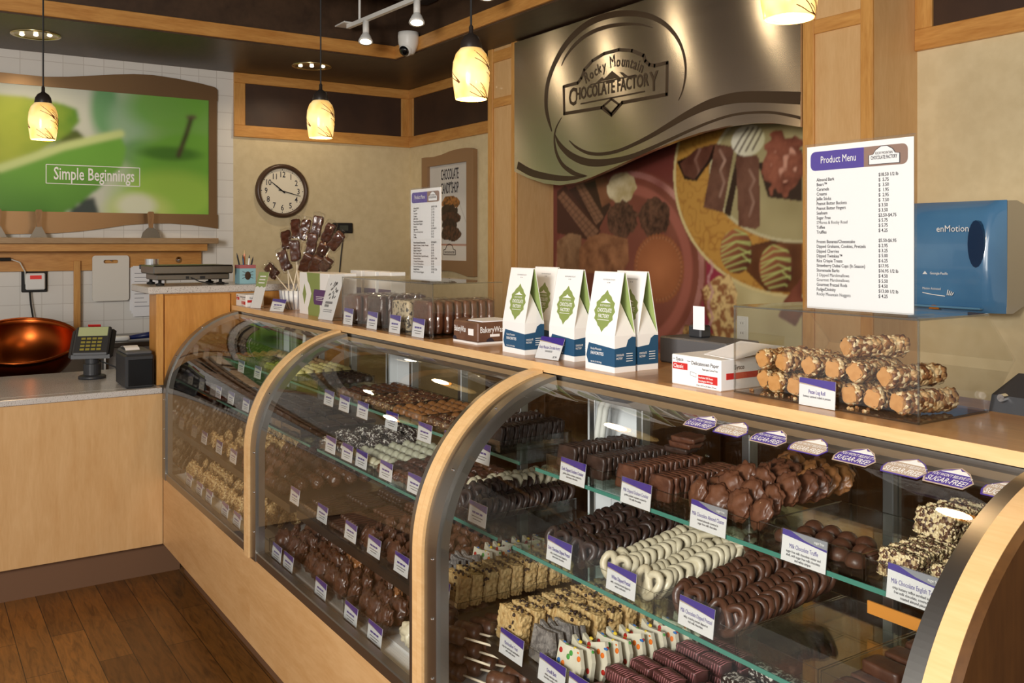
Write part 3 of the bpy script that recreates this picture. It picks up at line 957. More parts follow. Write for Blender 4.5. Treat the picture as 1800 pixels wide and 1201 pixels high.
# ---------------------------------------------------------------- downlights, track light, camera, pendants
M['brass_cup'] = pm('brass_reflector', rgb(206, 190, 140), 0.25, 1.0)
def emit(name, c, s):
    m, nt, p = new_mat(name)
    p.inputs['Base Color'].default_value = c
    p.inputs['Emission Color'].default_value = c
    p.inputs['Emission Strength'].default_value = s
    return m
M['bulb'] = emit('bulb', (1, 0.86, 0.6, 1), 9)
for n, (u, v) in enumerate(((63, 61), (548, 116))):
    c = at_z(u, v, ZS)
    t = thing('ceiling_downlight', ['round brass downlight in the soffit above the apple picture', 'round brass downlight in the soffit above the clock wall'][n], 'downlight', (c.x, c.y, ZS))
    part('rim', MB().lathe([(0.135, 0), (0.135, -0.006), (0.112, -0.006), (0.11, 0)], c, 32), 'brass_cup', t, True)
    part('reflector', MB().lathe([(0.112, -0.004), (0.09, -0.001), (0.02, -0.0005)], c, 32), 'brass_cup', t, True)
    for k in range(3):
        part('bulb', MB().ball(c+Vector((0.03*(k-1), 0.07*(k-1), -0.002)), (0.014, 0.014, 0.008), 1), 'bulb', t, True)
    lamp('downlight_glow', 'SPOT', (c.x, c.y, ZS-0.02), 14, (1, 0.8, 0.55), aim=(c.x, c.y, 0), spot_size=2.75, spot_blend=0.5, shadow_soft_size=0.05)
# track
zt_ = 2.985
a = at_z(612, 47, zt_); b = at_z(745, -8, zt_); b.y = a.y+(b.y-a.y)
t = thing('track_light', 'white ceiling track with two small spot heads near the corner', 'track light', ((a+b)/2))
d_ = (b-a).normalized()
part('rail', MB().tube([a, a+(b-a).normalized()*2.6], 0.018, 4), 'white', t)
part('end_plate', MB().box((a.x-0.10, a.y-0.05, zt_+0.012), (a.x+0.05, a.y+0.05, zt_+0.022), 0.003), 'white', t)
d_ = (b-a).normalized(); b2 = a+d_*2.6
for k in (0.06, 0.5, 0.94):
    h = a.lerp(b2, k); part('hanger', MB().cyl(h, h+Vector((0, 0, 0.315)), 0.008), 'white', t)
L1 = (b-a).length
for n, k in enumerate((0.26*L1, 0.92*L1, 1.66*L1, 2.4*L1)):
    p = a+d_*k
    hd = part('spot_head', MB().cyl(p-Vector((0, 0, 0.01)), p-Vector((0, 0, 0.1)), 0.02).lathe([(0.018, 0), (0.03, -0.02), (0.043, -0.05), (0.045, -0.062), (0.036, -0.06)], p-Vector((0, 0, 0.085)), 20, Vector((-0.25, 0.15, 1))), 'white', t, True)
    e = p-Vector((0, 0, 0.085))-Vector((-0.25, 0.15, 1)).normalized()*0.056
    part('lens', MB().ball(e, (0.032, 0.032, 0.01), 2), 'bulb', hd, True)
    lamp('track_beam', 'SPOT', e+Vector((0.01, 0.0, -0.05)), 2.0, (1, 0.80, 0.52), aim=e+Vector((0.55, 0.6, -0.85)), spot_size=2.3, spot_blend=0.8, shadow_soft_size=0.03)
# security camera
c = at_y(718, 72, YF-0.075)
t = thing('security_camera', 'white dome security camera on the corner of the soffit', 'camera', (c.x, YF-0.02, c.z))
part('bracket', MB().box((c.x-0.035, c.y, c.z-0.01), (c.x+0.035, YF-0.022, c.z+0.05), 0.005), 'white', t)
part('base', MB().lathe([(0.0, 0.055), (0.066, 0.052), (0.068, 0.02), (0.066, 0.0)], c, 32), 'white', t, True)
part('shell', MB().lathe([(0.066, 0.0), (0.064, -0.02), (0.05, -0.06), (0.035, -0.085), (0.0, -0.093)], c, 32), 'white', t, True)
ax = Vector((0.45, -0.75, -0.55)).normalized()
part('eyeball', MB().ball(c+Vector((0.006, -0.018, -0.055)), 0.046, 3), 'white', t, True)
part('lens', MB().lathe([(0.03, 0.028), (0.034, 0.034), (0.02, 0.046), (0.0, 0.047)], c+Vector((0.006, -0.018, -0.055)), 24, ax), pm('lens_black', rgb(12, 12, 14), 0.08), t, True)
# pendants
def shade_mat():
    m, nt, p = new_mat('swirled_glass')
    tc = nt.nodes.new('ShaderNodeTexCoord'); mp_ = nt.nodes.new('ShaderNodeMapping')
    mp_.inputs['Rotation'].default_value = (0.5, 0.62, 0.2)
    nt.links.new(tc.outputs['Object'], mp_.inputs['Vector'])
    col = ramp(nt, noise_tex(nt, mp_.outputs[0], 18, 1), [(0.35, rgb(255, 198, 104)), (0.65, rgb(255, 220, 150))])
    sp_ = nt.nodes.new('ShaderNodeSeparateXYZ'); nt.links.new(tc.outputs['Object'], sp_.inputs[0])
    r = nt.nodes.new('ShaderNodeMapRange')
    r.inputs['From Min'].default_value = 0.16; r.inputs['From Max'].default_value = 0.03
    r.inputs['To Min'].default_value = 0.42; r.inputs['To Max'].default_value = 1.2
    nt.links.new(sp_.outputs['Z'], r.inputs['Value'])
    nt.links.new(col, p.inputs['Base Color']); nt.links.new(col, p.inputs['Emission Color'])
    nt.links.new(r.outputs[0], p.inputs['Emission Strength'])
    p.inputs['Roughness'].default_value = 0.15
    return m
M['shade'] = shade_mat()
pen0 = None
PEND = [((-1.217, 1.47), 'pendant lamp over the counter by the product menu, its top out of view'), ((-2.44, 1.467), 'swirled glass pendant lamp in front of the pilaster beside the steel sign'), ((-3.68, 1.471), 'swirled glass pendant lamp above the clock'), ((-4.40, 0.501), 'swirled glass pendant lamp in front of the apple picture')]
for (x, y), lab in PEND:
    z = 2.048
    if pen0 is None:
        pen0 = t = thing('pendant_lamp', lab, 'lamp', (x, y, z), 'swirled glass pendant lamps')
        c = Vector((x, y, z))
        part('glass_shade', MB().lathe([(0.046, 0.003), (0.048, 0.0), (0.05, 0.004), (0.0565, 0.05), (0.0585, 0.085), (0.056, 0.115), (0.048, 0.14), (0.034, 0.157), (0.028, 0.16)], c, 36), 'shade', t, True)
        sh = [o for o in t.children][0]
        PR = [(0.0, 0.048), (0.004, 0.05), (0.05, 0.0565), (0.085, 0.0585), (0.115, 0.056), (0.14, 0.048), (0.157, 0.034)]
        def rad(h): return float(np.interp(h, [p[0] for p in PR], [p[1] for p in PR]))
        sw = MB(); rr = random.Random(8)
        for k in range(19):
            a0 = rr.uniform(0, 2*PI); h0 = 0.148-0.135*((k*0.618) % 1); sp2 = rr.uniform(0.8, 1.3)
            path = []
            for q in range(17):
                e = q/16*2-1                     # -1 .. 1, the hairpin's tip at 0
                aa = a0+sp2*(1-abs(e)**1.35); hh = h0-0.012*e-0.040*(1-abs(e)**1.1)
                hh = min(max(hh, 0.003), 0.154)
                path.append((aa, hh, 0.0020+0.0045*max(0, 1-abs(e)*2.2)))
            for (a1, h1, w1), (a2, h2, w2) in zip(path[:-1], path[1:]):
                q1 = Vector((math.cos(a1)*rad(h1), math.sin(a1)*rad(h1), h1)); q2 = Vector((math.cos(a2)*rad(h2), math.sin(a2)*rad(h2), h2))
                nn = Vector((math.cos(a1), math.sin(a1), 0))
                if (q2-q1).length < 1e-5: continue
                sw.strip([c+q1+nn*0.0003, c+q2+nn*0.0003], nn, [w1, w2], 0.0003)
        part('amber_swirl', sw, emit('amber_swirl', rgb(104, 54, 8), 0.15), sh)
        part('bulb', MB().ball(c+Vector((0, 0, 0.07)), 0.026, 2), 'bulb', t, True)
        cap = part('cap', MB().lathe([(0.034, 0.152), (0.034, 0.165), (0.031, 0.18), (0.022, 0.195), (0.01, 0.203), (0.007, 0.206), (0.007, 0.225), (0.003, 0.232)], c, 24), pm('bronze_black', rgb(40, 34, 30), 0.35), t, True)
        part('cord', MB().cyl(c+Vector((0, 0, 0.225)), c+Vector((0, 0, 1.252)), 0.0035, 8), 'matte_black', t)
    else:
        clone(pen0, (x, y, z), None, lab)
    lamp('pendant_glow', 'POINT', (x, y, z-0.03), 5.0, (1, 0.7, 0.36), shadow_soft_size=0.04)
# ================================================================ DISPLAY CASES AND COUNTERS
def perforated():
    m, nt, p = new_mat('perforated_white_metal')
    tc = nt.nodes.new('ShaderNodeTexCoord')
    v = nt.nodes.new('ShaderNodeTexVoronoi'); v.inputs['Scale'].default_value = 120; v.inputs['Randomness'].default_value = 0
    nt.links.new(tc.outputs['Object'], v.inputs['Vector'])
    nt.links.new(ramp(nt, v.outputs['Distance'], [(0.28, rgb(84, 80, 76)), (0.36, rgb(232, 231, 228))]), p.inputs['Base Color'])
    p.inputs['Roughness'].default_value = 0.4
    return m
M['perf'] = perforated()
M['deck'] = pm('grey_deck', rgb(206, 204, 200), 0.4)
M['dark_end'] = wood('dark_walnut_panel', rgb(96, 62, 28), rgb(74, 46, 20), (3, 3, 0.5), 0.45)
M['white_panel'] = pm('white_corner_panel', rgb(236, 240, 242), 0.35)
M['tube'] = pm('white_tube', rgb(222, 222, 214), 0.4)
CY, CZ, CR = 1.45, 0.855, 0.41
def prof(o, z0=0.478, amax=99.6):
    """outline of the bowed front, o metres outside the glass: (y, z)"""
    pts = [(CY-CR-o, z0), (CY-CR-o, 0.62), (CY-CR-o, 0.76)]
    n = 60
    for k in range(n+1):
        a = math.radians(180-(180-amax)*k/n)
        pts.append((CY+(CR+o)*math.cos(a), CZ+(CR+o)*math.sin(a)))
    return pts
def band(mb, x0, x1, o0, o1, z0=0.478, amax=99.6):
    A, B = prof(o1, z0, amax), prof(o0, z0, amax)
    n = len(A)
    vs = [(x0, y, z) for y, z in A]+[(x1, y, z) for y, z in A]+[(x0, y, z) for y, z in B]+[(x1, y, z) for y, z in B]
    fs = []
    for i in range(n-1):
        fs += [(i+1, i, n+i, n+i+1), (2*n+i, 2*n+i+1, 3*n+i+1, 3*n+i), (i, i+1, 2*n+i+1, 2*n+i), (n+i+1, n+i, 3*n+i, 3*n+i+1)]
    fs += [(0, 2*n, 3*n, n), (n-1, 2*n-1, 4*n-1, 3*n-1)]
    return mb.add(vs, fs)
BAYS = [(-4.593, -3.276), (-3.276, -1.960), (-1.960, -0.655)]
S1, S2, S3, DK = 1.025, 0.837, 0.622, 0.492
FY1, FY2, FY3, FYD = 1.355, 1.285, 1.205, 1.09
SB = 1.618                                # backs of the shelves
cases = []
for n, (x0, x1) in enumerate(BAYS):
    t = thing('display_case', ['far left glass display case against the tall wooden cabinet', 'middle glass display case between two wood-edged arches', 'nearest glass display case holding the dipped pretzels and graham crackers'][n], 'display case', ((x0+x1)/2, 1.4, 0), 'curved glass chocolate cases')
    cases.append(t)
    part('base_panel', MB().box((x0, 1.04, 0.16), (x1, 1.062, 0.478)), 'maple_h', t)
    part('kick_panel', MB().box((x0, 1.137, 0.0), (x1, 1.155, 0.16)), 'kick', t)
    part('carcass', MB().box((x0, 1.155, 0.04), (x1, 1.66, 0.47)), 'brown_panel', t)
    part('sill', MB().box((x0, 1.036, 0.478), (x1, 1.066, 0.512), 0.003), 'dark_steel', t)
    part('deck', MB().box((x0, 1.14, 0.47), (x1, 1.65, DK)), 'deck', t)
    part('air_grille', MB().box((x0, 1.066, 0.474), (x1, 1.14, 0.486)), 'perf', t)
    # bowed glass and its frame strips
    gl = MB(); A = prof(0.0, 0.51); a, b = x0+0.01, x1-0.01
    vs = [(a, y, z) for y, z in A]+[(b, y, z) for y, z in A]; m_ = len(A)
    gl.add(vs, [(i, m_+i, m_+i+1, i+1) for i in range(m_-1)])
    part('glass_pane', gl, 'glass', t, True)
    lw, rw = (0.024, 0.024) if n else (0.004, 0.024)
    if n == 1: rw = 0.0235
    for side, (a, b) in enumerate(((x0+lw, x0+lw+0.058), (x1-rw-0.03, x1-rw))):
        part('arch_frame', band(MB(), a, b, -0.028, 0.006), 'dark_steel', t)
    if n: part('wood_edge', band(MB(), x0+0.0005, x0+lw, -0.03, 0.014), 'maple_edge', t)
    part('wood_edge', band(MB(), x1-rw, x1-0.0005 if n < 2 else x1+0.010, -0.03 if n < 2 else 0.0, 0.014), 'maple_edge', t)
    if n == 2:
        pts = [(x1+0.0102, y, z) for y, z in prof(0.013, 0.16)]+[(x1+0.0102, 1.66, 1.262), (x1+0.0102, 1.66, 0.16)]
        part('end_panel', MB().prism(list(reversed(pts)), (0.014, 0, 0)), 'dark_end', t)
    for z, a0 in ((0.58, 0), (0.72, 0), (0.86, 0), (0, 150), (0, 125)):
        y, zz = (CY-CR-0.006, z) if z else (CY+(CR+0.006)*math.cos(math.radians(a0)), CZ+(CR+0.006)*math.sin(math.radians(a0)))
        part('screw', MB().ball((x0+lw+0.04, y, zz), 0.004, 1), 'chrome', t)
    part('top_rail', MB().box((x0, 1.392, 1.222), (x1, 1.42, 1.266), 0.002), 'dark_steel', t)
    if n == 0:
        ep = [(-4.568, y, z) for y, z in prof(-0.03, 0.51)]+[(-4.568, 1.62, 1.255), (-4.568, 1.62, 0.51)]
        part('mirror_end', MB().prism(list(reversed(ep)), (-0.006, 0, 0)), pm('smoked_mirror', rgb(150, 144, 134), 0.04, 1.0), t)
    # shelves
    a, b = x0+0.028, x1-0.045
    for k, (z, fy) in enumerate(((S1, FY1), (S2, FY2))):
        sh = part('shelf', MB().box((a, fy, z-0.008), (b, SB, z)), 'shelf_glass', t)
        part('shelf_edge', MB().box((a, fy-0.0015, z-0.0085), (b, fy+0.0005, z+0.0005)), 'glass_edge', sh)
    sh = part('shelf', MB().box((a, FY3, S3-0.03), (b, SB, S3)), 'steel', t)
    # back: white corner panels, uprights, sliding doors
    part('corner_panel', MB().box((x1-0.105, 1.630, DK), (x1-0.002, 1.65, 1.26)), 'white_panel', t)
    part('corner_panel', MB().box((x0+0.002, 1.630, DK), (x0+0.107, 1.65, 1.26)), 'white_panel', t)
    w_ = (x1-x0)/3
    for k in range(4):
        x = x0+0.12+(x1-x0-0.2)*k/3
        part('upright', MB().box((x-0.012, 1.625, DK), (x+0.012, 1.655, 1.26), 0.002), 'alu', t)
    for k in range(3):
        xa = x0+0.12+(x1-x0-0.2)*k/3+0.012; xb = x0+0.12+(x1-x0-0.2)*(k+1)/3-0.012
        d_ = part('sliding_door', MB().box((xa, 1.64, DK+0.02), (xb, 1.645, 1.245)), 'glass', t)
        part('door_rail', MB().box((xa, 1.636, 1.215), (xb, 1.65, 1.26), 0.002), 'alu', d_); part('door_rail', MB().box((xa, 1.636, DK), (xb, 1.65, DK+0.035), 0.002), 'alu', d_)
    part('top_board', MB().box((x0, 1.42, 1.262), (x1, 1.78, 1.267)), 'brown_panel', t)
# drain tubes in the cases
for (x, lab) in ((-1.90, 'two white tubes curving down behind the dark graham crackers in the nearest case'), (-4.02, 'white tube curving down inside the far left case')):
    t = MB()
    for q in ((0, 0.022) if x > -3 else (0,)):
        if x > -3: pts = [(x+0.03+q, 1.56, 1.26), (x+0.015+q, 1.56, 1.22), (x-0.02+q, 1.56, 1.16), (x-0.035+q, 1.56, 1.09), (x-0.035+q, 1.56, 1.03)]
        else: pts = [(x+0.06, 1.55, 1.26), (x+0.01, 1.55, 1.235), (x-0.05, 1.55, 1.19), (x-0.06, 1.55, 1.14), (x-0.03, 1.55, 1.09), (x+0.03, 1.55, 1.065), (x+0.08, 1.55, 1.058)]
        t.tube(pts, 0.0085, 8)
    if x > -3:
        o = thing('drain_tube', lab, 'tube', (x, 1.56, 1.03))
        for q in (0, 0.022):
            part('tube', MB().tube([(x+0.03+q, 1.56, 1.26), (x+0.015+q, 1.56, 1.22), (x-0.02+q, 1.56, 1.16), (x-0.035+q, 1.56, 1.09), (x-0.035+q, 1.56, 1.03)], 0.0085, 8), 'tube', o, True)
    else:
        solid('drain_tube', t, 'tube', lab, 'tube', smooth=True)
# counter top over the cases
top = thing('countertop', 'long maple countertop along the top of the glass cases', 'countertop', (-2.0, 1.6, 1.267))
part('slab', MB().box((-4.65, 1.388, 1.2675), (0.7, 1.79, 1.29)), 'counter_top', top)
part('front_edge', MB().box((-4.65, 1.385, 1.2675), (0.7, 1.388, 1.2905)), 'maple_edge', top)
solid('end_cabinet', MB().box((-0.62, 1.40, 0.0), (0.7, 1.78, 1.2665)), 'dark_end', 'dark brown end cabinet under the countertop right of the glass cases', 'cabinet')
# stickers on the glass under the counter edge
def sticker(xc, n):
    a = math.acos((1.325-CY)/CR); y = 1.325; z = CZ+CR*math.sin(a)
    nr = Vector((0, math.cos(a), math.sin(a))); up = Vector((0, math.sin(a), -math.cos(a)))
    c = Vector((xc, y, z))+nr*0.0006
    X = Vector((1, 0, 0))
    P2 = lambda x, h, l=0.0: c+X*x+up*h+nr*l
    lab = ['leftmost purple sugar free sticker, above the dipped graham crackers', 'leftmost beige sugar free sticker, right of the leftmost purple one', 'second purple sugar free sticker from the left on the case glass', 'second beige sugar free sticker from the left on the case glass', 'third purple sugar free sticker from the left on the case glass', 'third beige sugar free sticker from the left on the case glass', 'rightmost purple sugar free sticker on the case glass', 'rightmost beige sugar free sticker, cut by the frame edge'][n]
    t = thing('sugar_free_sticker', lab, 'sticker', c, 'sugar free stickers on the glass')
    out = [(-0.038,-0.014),(-0.032,-0.027),(0.032,-0.027),(0.038,-0.006),(0.02,0.018),(0.0,0.030),(-0.02,0.018),(-0.038,0.0)]
    ins = [(x*0.93, h*0.9) for x, h in out]
    out_m, in_m = (('tan_ink', 'purple') if n % 2 == 0 else ('purple', 'tan_ink'))
    part('border', MB().prism([P2(x, h, 0) for x, h in out], nr*0.0006), out_m, t)
    part('panel', MB().prism([P2(x, h, 0.0006) for x, h in ins], nr*0.0004), in_m, t)
    tx = MB()
    tx.prism([P2(x, h, 0.001) for x, h in [(-0.022,0.010),(-0.008,0.017),(0.0,0.0255),(0.006,0.019),(0.012,0.020),(0.024,0.010)]], nr*0.0003)
    tx.text("YOU WON'T BELIEVE IT'S", P2(0, -0.003, 0.0007), X, up, 0.0115, 0.48, 'C')
    tx.text('SUGAR-FREE!', P2(0, -0.021, 0.0007), X, up, 0.020, 0.54, 'C')
    part('lettering', tx, 'white_ink', t)
for n, u in enumerate((1237, 1291, 1357, 1427, 1508, 1596, 1673, 1779)):
    d_ = ray(u, 800); sticker(1.325*d_.x/d_.y, n)
# ---------------------------------------------------------------- left counter
def quartz():
    m, nt, p = new_mat('speckled_quartz')
    vec = coords(nt)
    nt.links.new(ramp(nt, noise_tex(nt, vec, 260, 1), [(0.30, rgb(112, 100, 92)), (0.38, rgb(196, 190, 184)), (0.7, rgb(206, 202, 198)), (0.8, rgb(150, 140, 132))]), p.inputs['Base Color'])
    p.inputs['Roughness'].default_value = 0.22
    return m
M['quartz'] = quartz()
t = thing('service_counter', 'pale maple counter with speckled top at the left', 'counter', (-5.0, -0.5, 0))
part('front_panel', MB().box((-4.625, -2.6, 0.16), (-4.60, 1.039, 0.884)), 'maple_v', t)
part('body', MB().box((-5.36, -2.6, 0.0), (-4.69, 0.98, 0.884)), 'cabinet', t)
part('kick_panel', MB().box((-4.68, -2.6, 0.0), (-4.665, 1.134, 0.16)), 'kick', t)
part('top', MB().box((-5.42, -2.6, 0.884), (-4.665, 1.018, 0.912), 0.003).box((-4.665, -2.6, 0.884), (-4.588, 1.035, 0.912), 0.003), 'quartz', t)
# tall cabinet end with the raised shelf
t = thing('tall_cabinet', 'tall golden wood cabinet behind the left end of the glass cases', 'cabinet', (-4.74, 1.5, 0.913))
part('panel', MB().box((-4.81, 1.022, 0.913), (-4.669, 2.0, 1.357)), 'cabinet', t)
part('stile', MB().box((-4.669, 1.022, 0.913), (-4.657, 1.056, 1.357), 0.002), 'trim_z', t)
part('door', MB().box((-4.669, 1.062, 0.93), (-4.655, 1.38, 1.35), 0.003), 'cabinet', t)
part('raised_top', MB().box((-5.06, 0.985, 1.357), (-4.65, 2.0, 1.392), 0.004), 'quartz', t)
part('bracket', MB().box((-5.0, 1.6, 1.25), (-4.81, 1.63, 1.357)), 'trim_x', t)
# ---------------------------------------------------------------- cabinets along the back wall, seen through the cases
t = thing('back_cabinet', 'brown wood cabinets along the back wall behind the glass cases', 'cabinet', (-2.4, 3.1, 0))
part('body', MB().box((-4.6, 2.87, 0.0), (0.5, 3.09, 0.86)), 'dark_end', t)
for k in range(8):
    x = -4.58+k*0.63
    d_ = part('door', MB().box((x, 2.85, 0.12), (x+0.6, 2.87, 0.84), 0.003), 'dark_end', t)
    part('knob', MB().ball((x+0.54, 2.84, 0.7), 0.012, 2), 'chrome', d_)
part('top', MB().box((-4.62, 2.84, 0.86), (0.5, 3.095, 0.89), 0.003), 'quartz', t)
# ================================================================ ON THE COUNTERTOP
ZC = 1.29
UP = Vector((0, 0, 1))
def frame(yaw, lean):
    """axes of a card turned by yaw (0 faces the customers) and leaned back"""
    X = Vector((math.cos(yaw), math.sin(yaw), 0))
    back = Vector((-math.sin(yaw), math.cos(yaw), 0))
    U = (UP*math.cos(lean)+back*math.sin(lean))
    return X, U, X.cross(U)
def card_box(mb, c, X, U, N, x0, x1, h0, h1, n0, n1):
    vs = []
    for n_ in (n0, n1):
        for x, h in ((x0, h0), (x1, h0), (x1, h1), (x0, h1)):
            vs.append(c+X*x+U*h+N*n_)
    return mb.add(vs, [(0, 3, 2, 1), (4, 5, 6, 7), (0, 1, 5, 4), (1, 2, 6, 5), (2, 3, 7, 6), (3, 0, 4, 7)] if n1 > n0 else [(0, 1, 2, 3), (7, 6, 5, 4), (0, 4, 5, 1), (1, 5, 6, 2), (2, 6, 7, 3), (3, 7, 4, 0)])
def price_tag(c, w, h, title, lines, label, yaw=0.0, lean=0.15, sugar=False, group=None, price=None, foot=False):
    c = Vector(c); X, U, N = frame(yaw, lean)
    t = thing('price_tag', label, 'price tag', c, group)
    k = part('card', card_box(MB(), c, X, U, N, -w/2, w/2, 0, h, 0, 0.0012), 'paper', t)
    part('holder', card_box(MB(), c, X, U, N, -w/2-0.002, w/2+0.002, -0.002, h+0.002, 0.0026, 0.0034), 'acrylic', t)
    P2 = lambda x, y: c+X*x+U*y+N*0.0012
    bd = MB()
    cur = [(-w/2+w*i/8, h*(0.82-0.15*(i/8)**1.2)) for i in range(9)]
    bd.prism([P2(x, y) for x, y in cur]+[P2(w/2, h), P2(-w/2, h)], N*0.0003)
    part('purple_band', bd, 'purple', k)
    b2 = MB()
    b2.prism([P2(x, y-h*0.05*(1-i/9)) for i, (x, y) in enumerate(cur)]+[P2(x, y) for x, y in reversed(cur)], N*0.0003)
    if sugar:
        b2 = MB().prism([P2(-w*0.3, h*0.995), P2(0, h*0.83), P2(w*0.25, h*0.76), P2(w/2, h*0.74), P2(w/2, h)], N*0.0006)
        tx = MB().text('sugar free', P2(w*0.44, h*0.84)+N*0.0006, X, U, h*0.12, 0.8, 'R', 0.0003)
        part('sugar_free_line', tx, 'white_ink', k)
    part('tan_band' if not sugar else 'grey_band', b2, 'grey_band' if sugar else 'tan_ink', k)
    if title:
        wt = glyphs(title)[2]; s_ = h*0.2
        xs = min(0.62, w*0.9/(wt*s_))
        part('title', MB().text(title, P2(0, h*0.46), X, U, s_, xs, 'C'), 'purple', k)
    else:
        tb_ = MB()
        for a_, b_ in ((-0.30, -0.12), (-0.09, 0.10), (0.13, 0.28)):
            card_box(tb_, P2(0, 0), X, U, N, w*a_, w*b_, h*0.47, h*0.56, 0, 0.0003)
        part('title', tb_, 'purple', k)
    tx = MB()
    for i, l in enumerate(lines or []):
        wl = glyphs(l)[2]; s_ = h*0.115
        tx.text(l, P2(0, h*(0.31-0.12*i)), X, U, s_, min(0.8, w*0.9/(wl*s_)), 'C')
    if not lines:
        for i in range(2):
            hw = w*(0.32-0.08*i)
            card_box(tx, P2(0, 0), X, U, N, -hw, hw, h*(0.32-0.13*i), h*(0.35-0.13*i), 0, 0.0003)
    if price: tx.text(price, P2(w*0.4, h*0.08), X, U, h*0.13, 0.8, 'R')
    part('small_print', tx, 'ink', k)
    if foot:
        fo = MB(); card_box(fo, c, X, U, N, -w/2, w/2, h-0.002, h, 0, -0.002)
        B = -Vector((N.x, N.y, 0)).normalized()
        fo.prism([c+X*(-w/2)+U*h, c+X*(w/2)+U*h, c+X*(w/2)+B*(h*0.55), c+X*(-w/2)+B*(h*0.55)], -B*0.002)
        part('stand', fo, 'acrylic', t)
    return t

# ---- product menus in acrylic stands
ITEMS = [('Almond Bark', '$18.50 1/2 lb'), ('Bears™', '$  5.75'), ('Caramels', '$  3.50'), ('Creams', '$  1.95'), ('Jellie Sticks', '$  2.95'), ('Peanut Butter Buckets', '$  7.50'), ('Peanut Butter Fingers', '$ 3.50'), ('Seafoam', '$ 3.50'), ('Sugar Free', '$3.50-$4.75'), ("S'Mores & Rocky Road", '$ 5.75'), ('Toffee', '$ 5.75'), ('Truffles', '$ 4.25'), None,
         ('Frozen Bananas/Cheesecake', '$5.50-$6.95'), ('Dipped Grahams, Cookies, Pretzels', '$ 2.95'), ('Dipped Cherries', '$ 3.25'), ('Dipped Twinkies™', '$ 5.00'), ('Rice Crispie Treats', '$ 6.25'), ('Strawberry Dubai Cups (In Season)', '$17.95'), ('Storemade Barks', '$16.95 1/2 lb'), ('3 Dipped Marshmallows', '$ 4.50'), ('Gourmet Marshmallows', '$ 5.50'), ('Gourmet Pretzel Rods', '$ 4.50'), ('Fudge/Divinity', '$13.00 1/2 lb'), ('Rocky Mountain Nuggets', '$ 4.25')]
def badge(mb_w, mb_i, c, X, U, s):
    """small shop emblem: an arched board with lettering"""
    out = [(-1,-0.42),(1,-0.42),(1,0.12),(0.72,0.16),(0.55,0.4),(0.2,0.6),(-0.2,0.6),(-0.55,0.4),(-0.72,0.16),(-1,0.12)]
    N = X.cross(U)
    mb_i.prism([c+X*(x*s*1.06)+U*(y*s*1.08) for x, y in out], N*0.0003)
    mb_w.prism([c+X*(x*s)+U*(y*s)+N*0.0003 for x, y in out], N*0.0003)
def menu(x0, x1, y, zb, zt, label):
    w, h = x1-x0, zt-zb
    c = Vector(((x0+x1)/2, y, zb)); X, U, N = Vector((1, 0, 0)), UP, Vector((0, -1, 0))
    t = thing('product_menu', label, 'menu', c)
    k = part('card', MB().box((x0+0.003, y, zb+0.004), (x1-0.003, y+0.0015, zt-0.004)), 'paper', t)
    part('stand', MB().box((x0, y+0.002, zb), (x1, y+0.005, zt+0.001)).box((x0, y-0.0035, zb), (x1, y-0.0015, zt+0.001)).box((x0-0.012, y-0.035, zb-0.0), (x1+0.012, y+0.04, zb+0.004)), 'acrylic', t)
    P2 = lambda a, b: Vector((x0+a*w, y-0.0002, zt-b*h))
    def rounded(a0, a1, b0, b1, rl, rr):
        pts = []
        for (a, b, r, st) in ((a0, b1, rl, 180), (a1, b1, rr, 270), (a1, b0, rr, 0), (a0, b0, rl, 90)):
            ca = a+(r if a == a0 else -r); cb = b+(-r if b == b1 else r)*w/h
            for q in range(5):
                an = math.radians(st+90*q/4)
                pts.append(P2(ca+r*math.cos(an), cb-r*w/h*math.sin(an)))
        return pts
    part('purple_header', MB().prism(rounded(0.05, 0.56, 0.045, 0.16, 0.045, 0.002), (0, -0.0004, 0)), 'purple', k)
    part('taupe_header', MB().prism(rounded(0.56, 0.94, 0.045, 0.16, 0.002, 0.045), (0, -0.0004, 0)), 'taupe', k)
    hd = MB().text('Product Menu', P2(0.15, 0.118)+Vector((0, -0.0005, 0)), X, U, h*0.062, w*0.34/(glyphs('Product Menu')[2]*h*0.062))
    part('header_lettering', hd, 'white_ink', k)
    bw, bi = MB(), MB()
    badge(bw, bi, P2(0.74, 0.108)+Vector((0, -0.0005, 0)), X, U, w*0.13)
    part('emblem_rim', bi, 'ink', k); e = part('emblem_board', bw, 'paper', k)
    tx = MB()
    for s_, b, ww in (('ROCKY MOUNTAIN', 0.095, 0.15), ('CHOCOLATE FACTORY', 0.122, 0.23)):
        sz = h*0.022 if 'R' == s_[0] else h*0.03
        tx.text(s_, P2(0.74, b)+Vector((0, -0.0012, 0)), X, U, sz, w*ww/(glyphs(s_)[2]*sz), 'C')
    part('emblem_lettering', tx, 'ink', k)
    b = 0.225; tx = MB()
    for it in ITEMS:
        if it:
            tx.text(it[0], P2(0.11, b), X, U, h*0.0275, 0.86)
            tx.text(it[1], P2(0.69, b-0.006), X, U, h*0.0275, 0.86)
        b += 0.0288
    part('price_list', tx, 'ink', k)
    return t
menu(-1.194, -0.958, 1.492, 1.4725, 1.795, 'large product menu standing on the acrylic box of pecan logs')
menu(-2.913, -2.688, 1.50, 1.4725, 1.795, 'distant product menu standing on the acrylic box of fudge slabs')

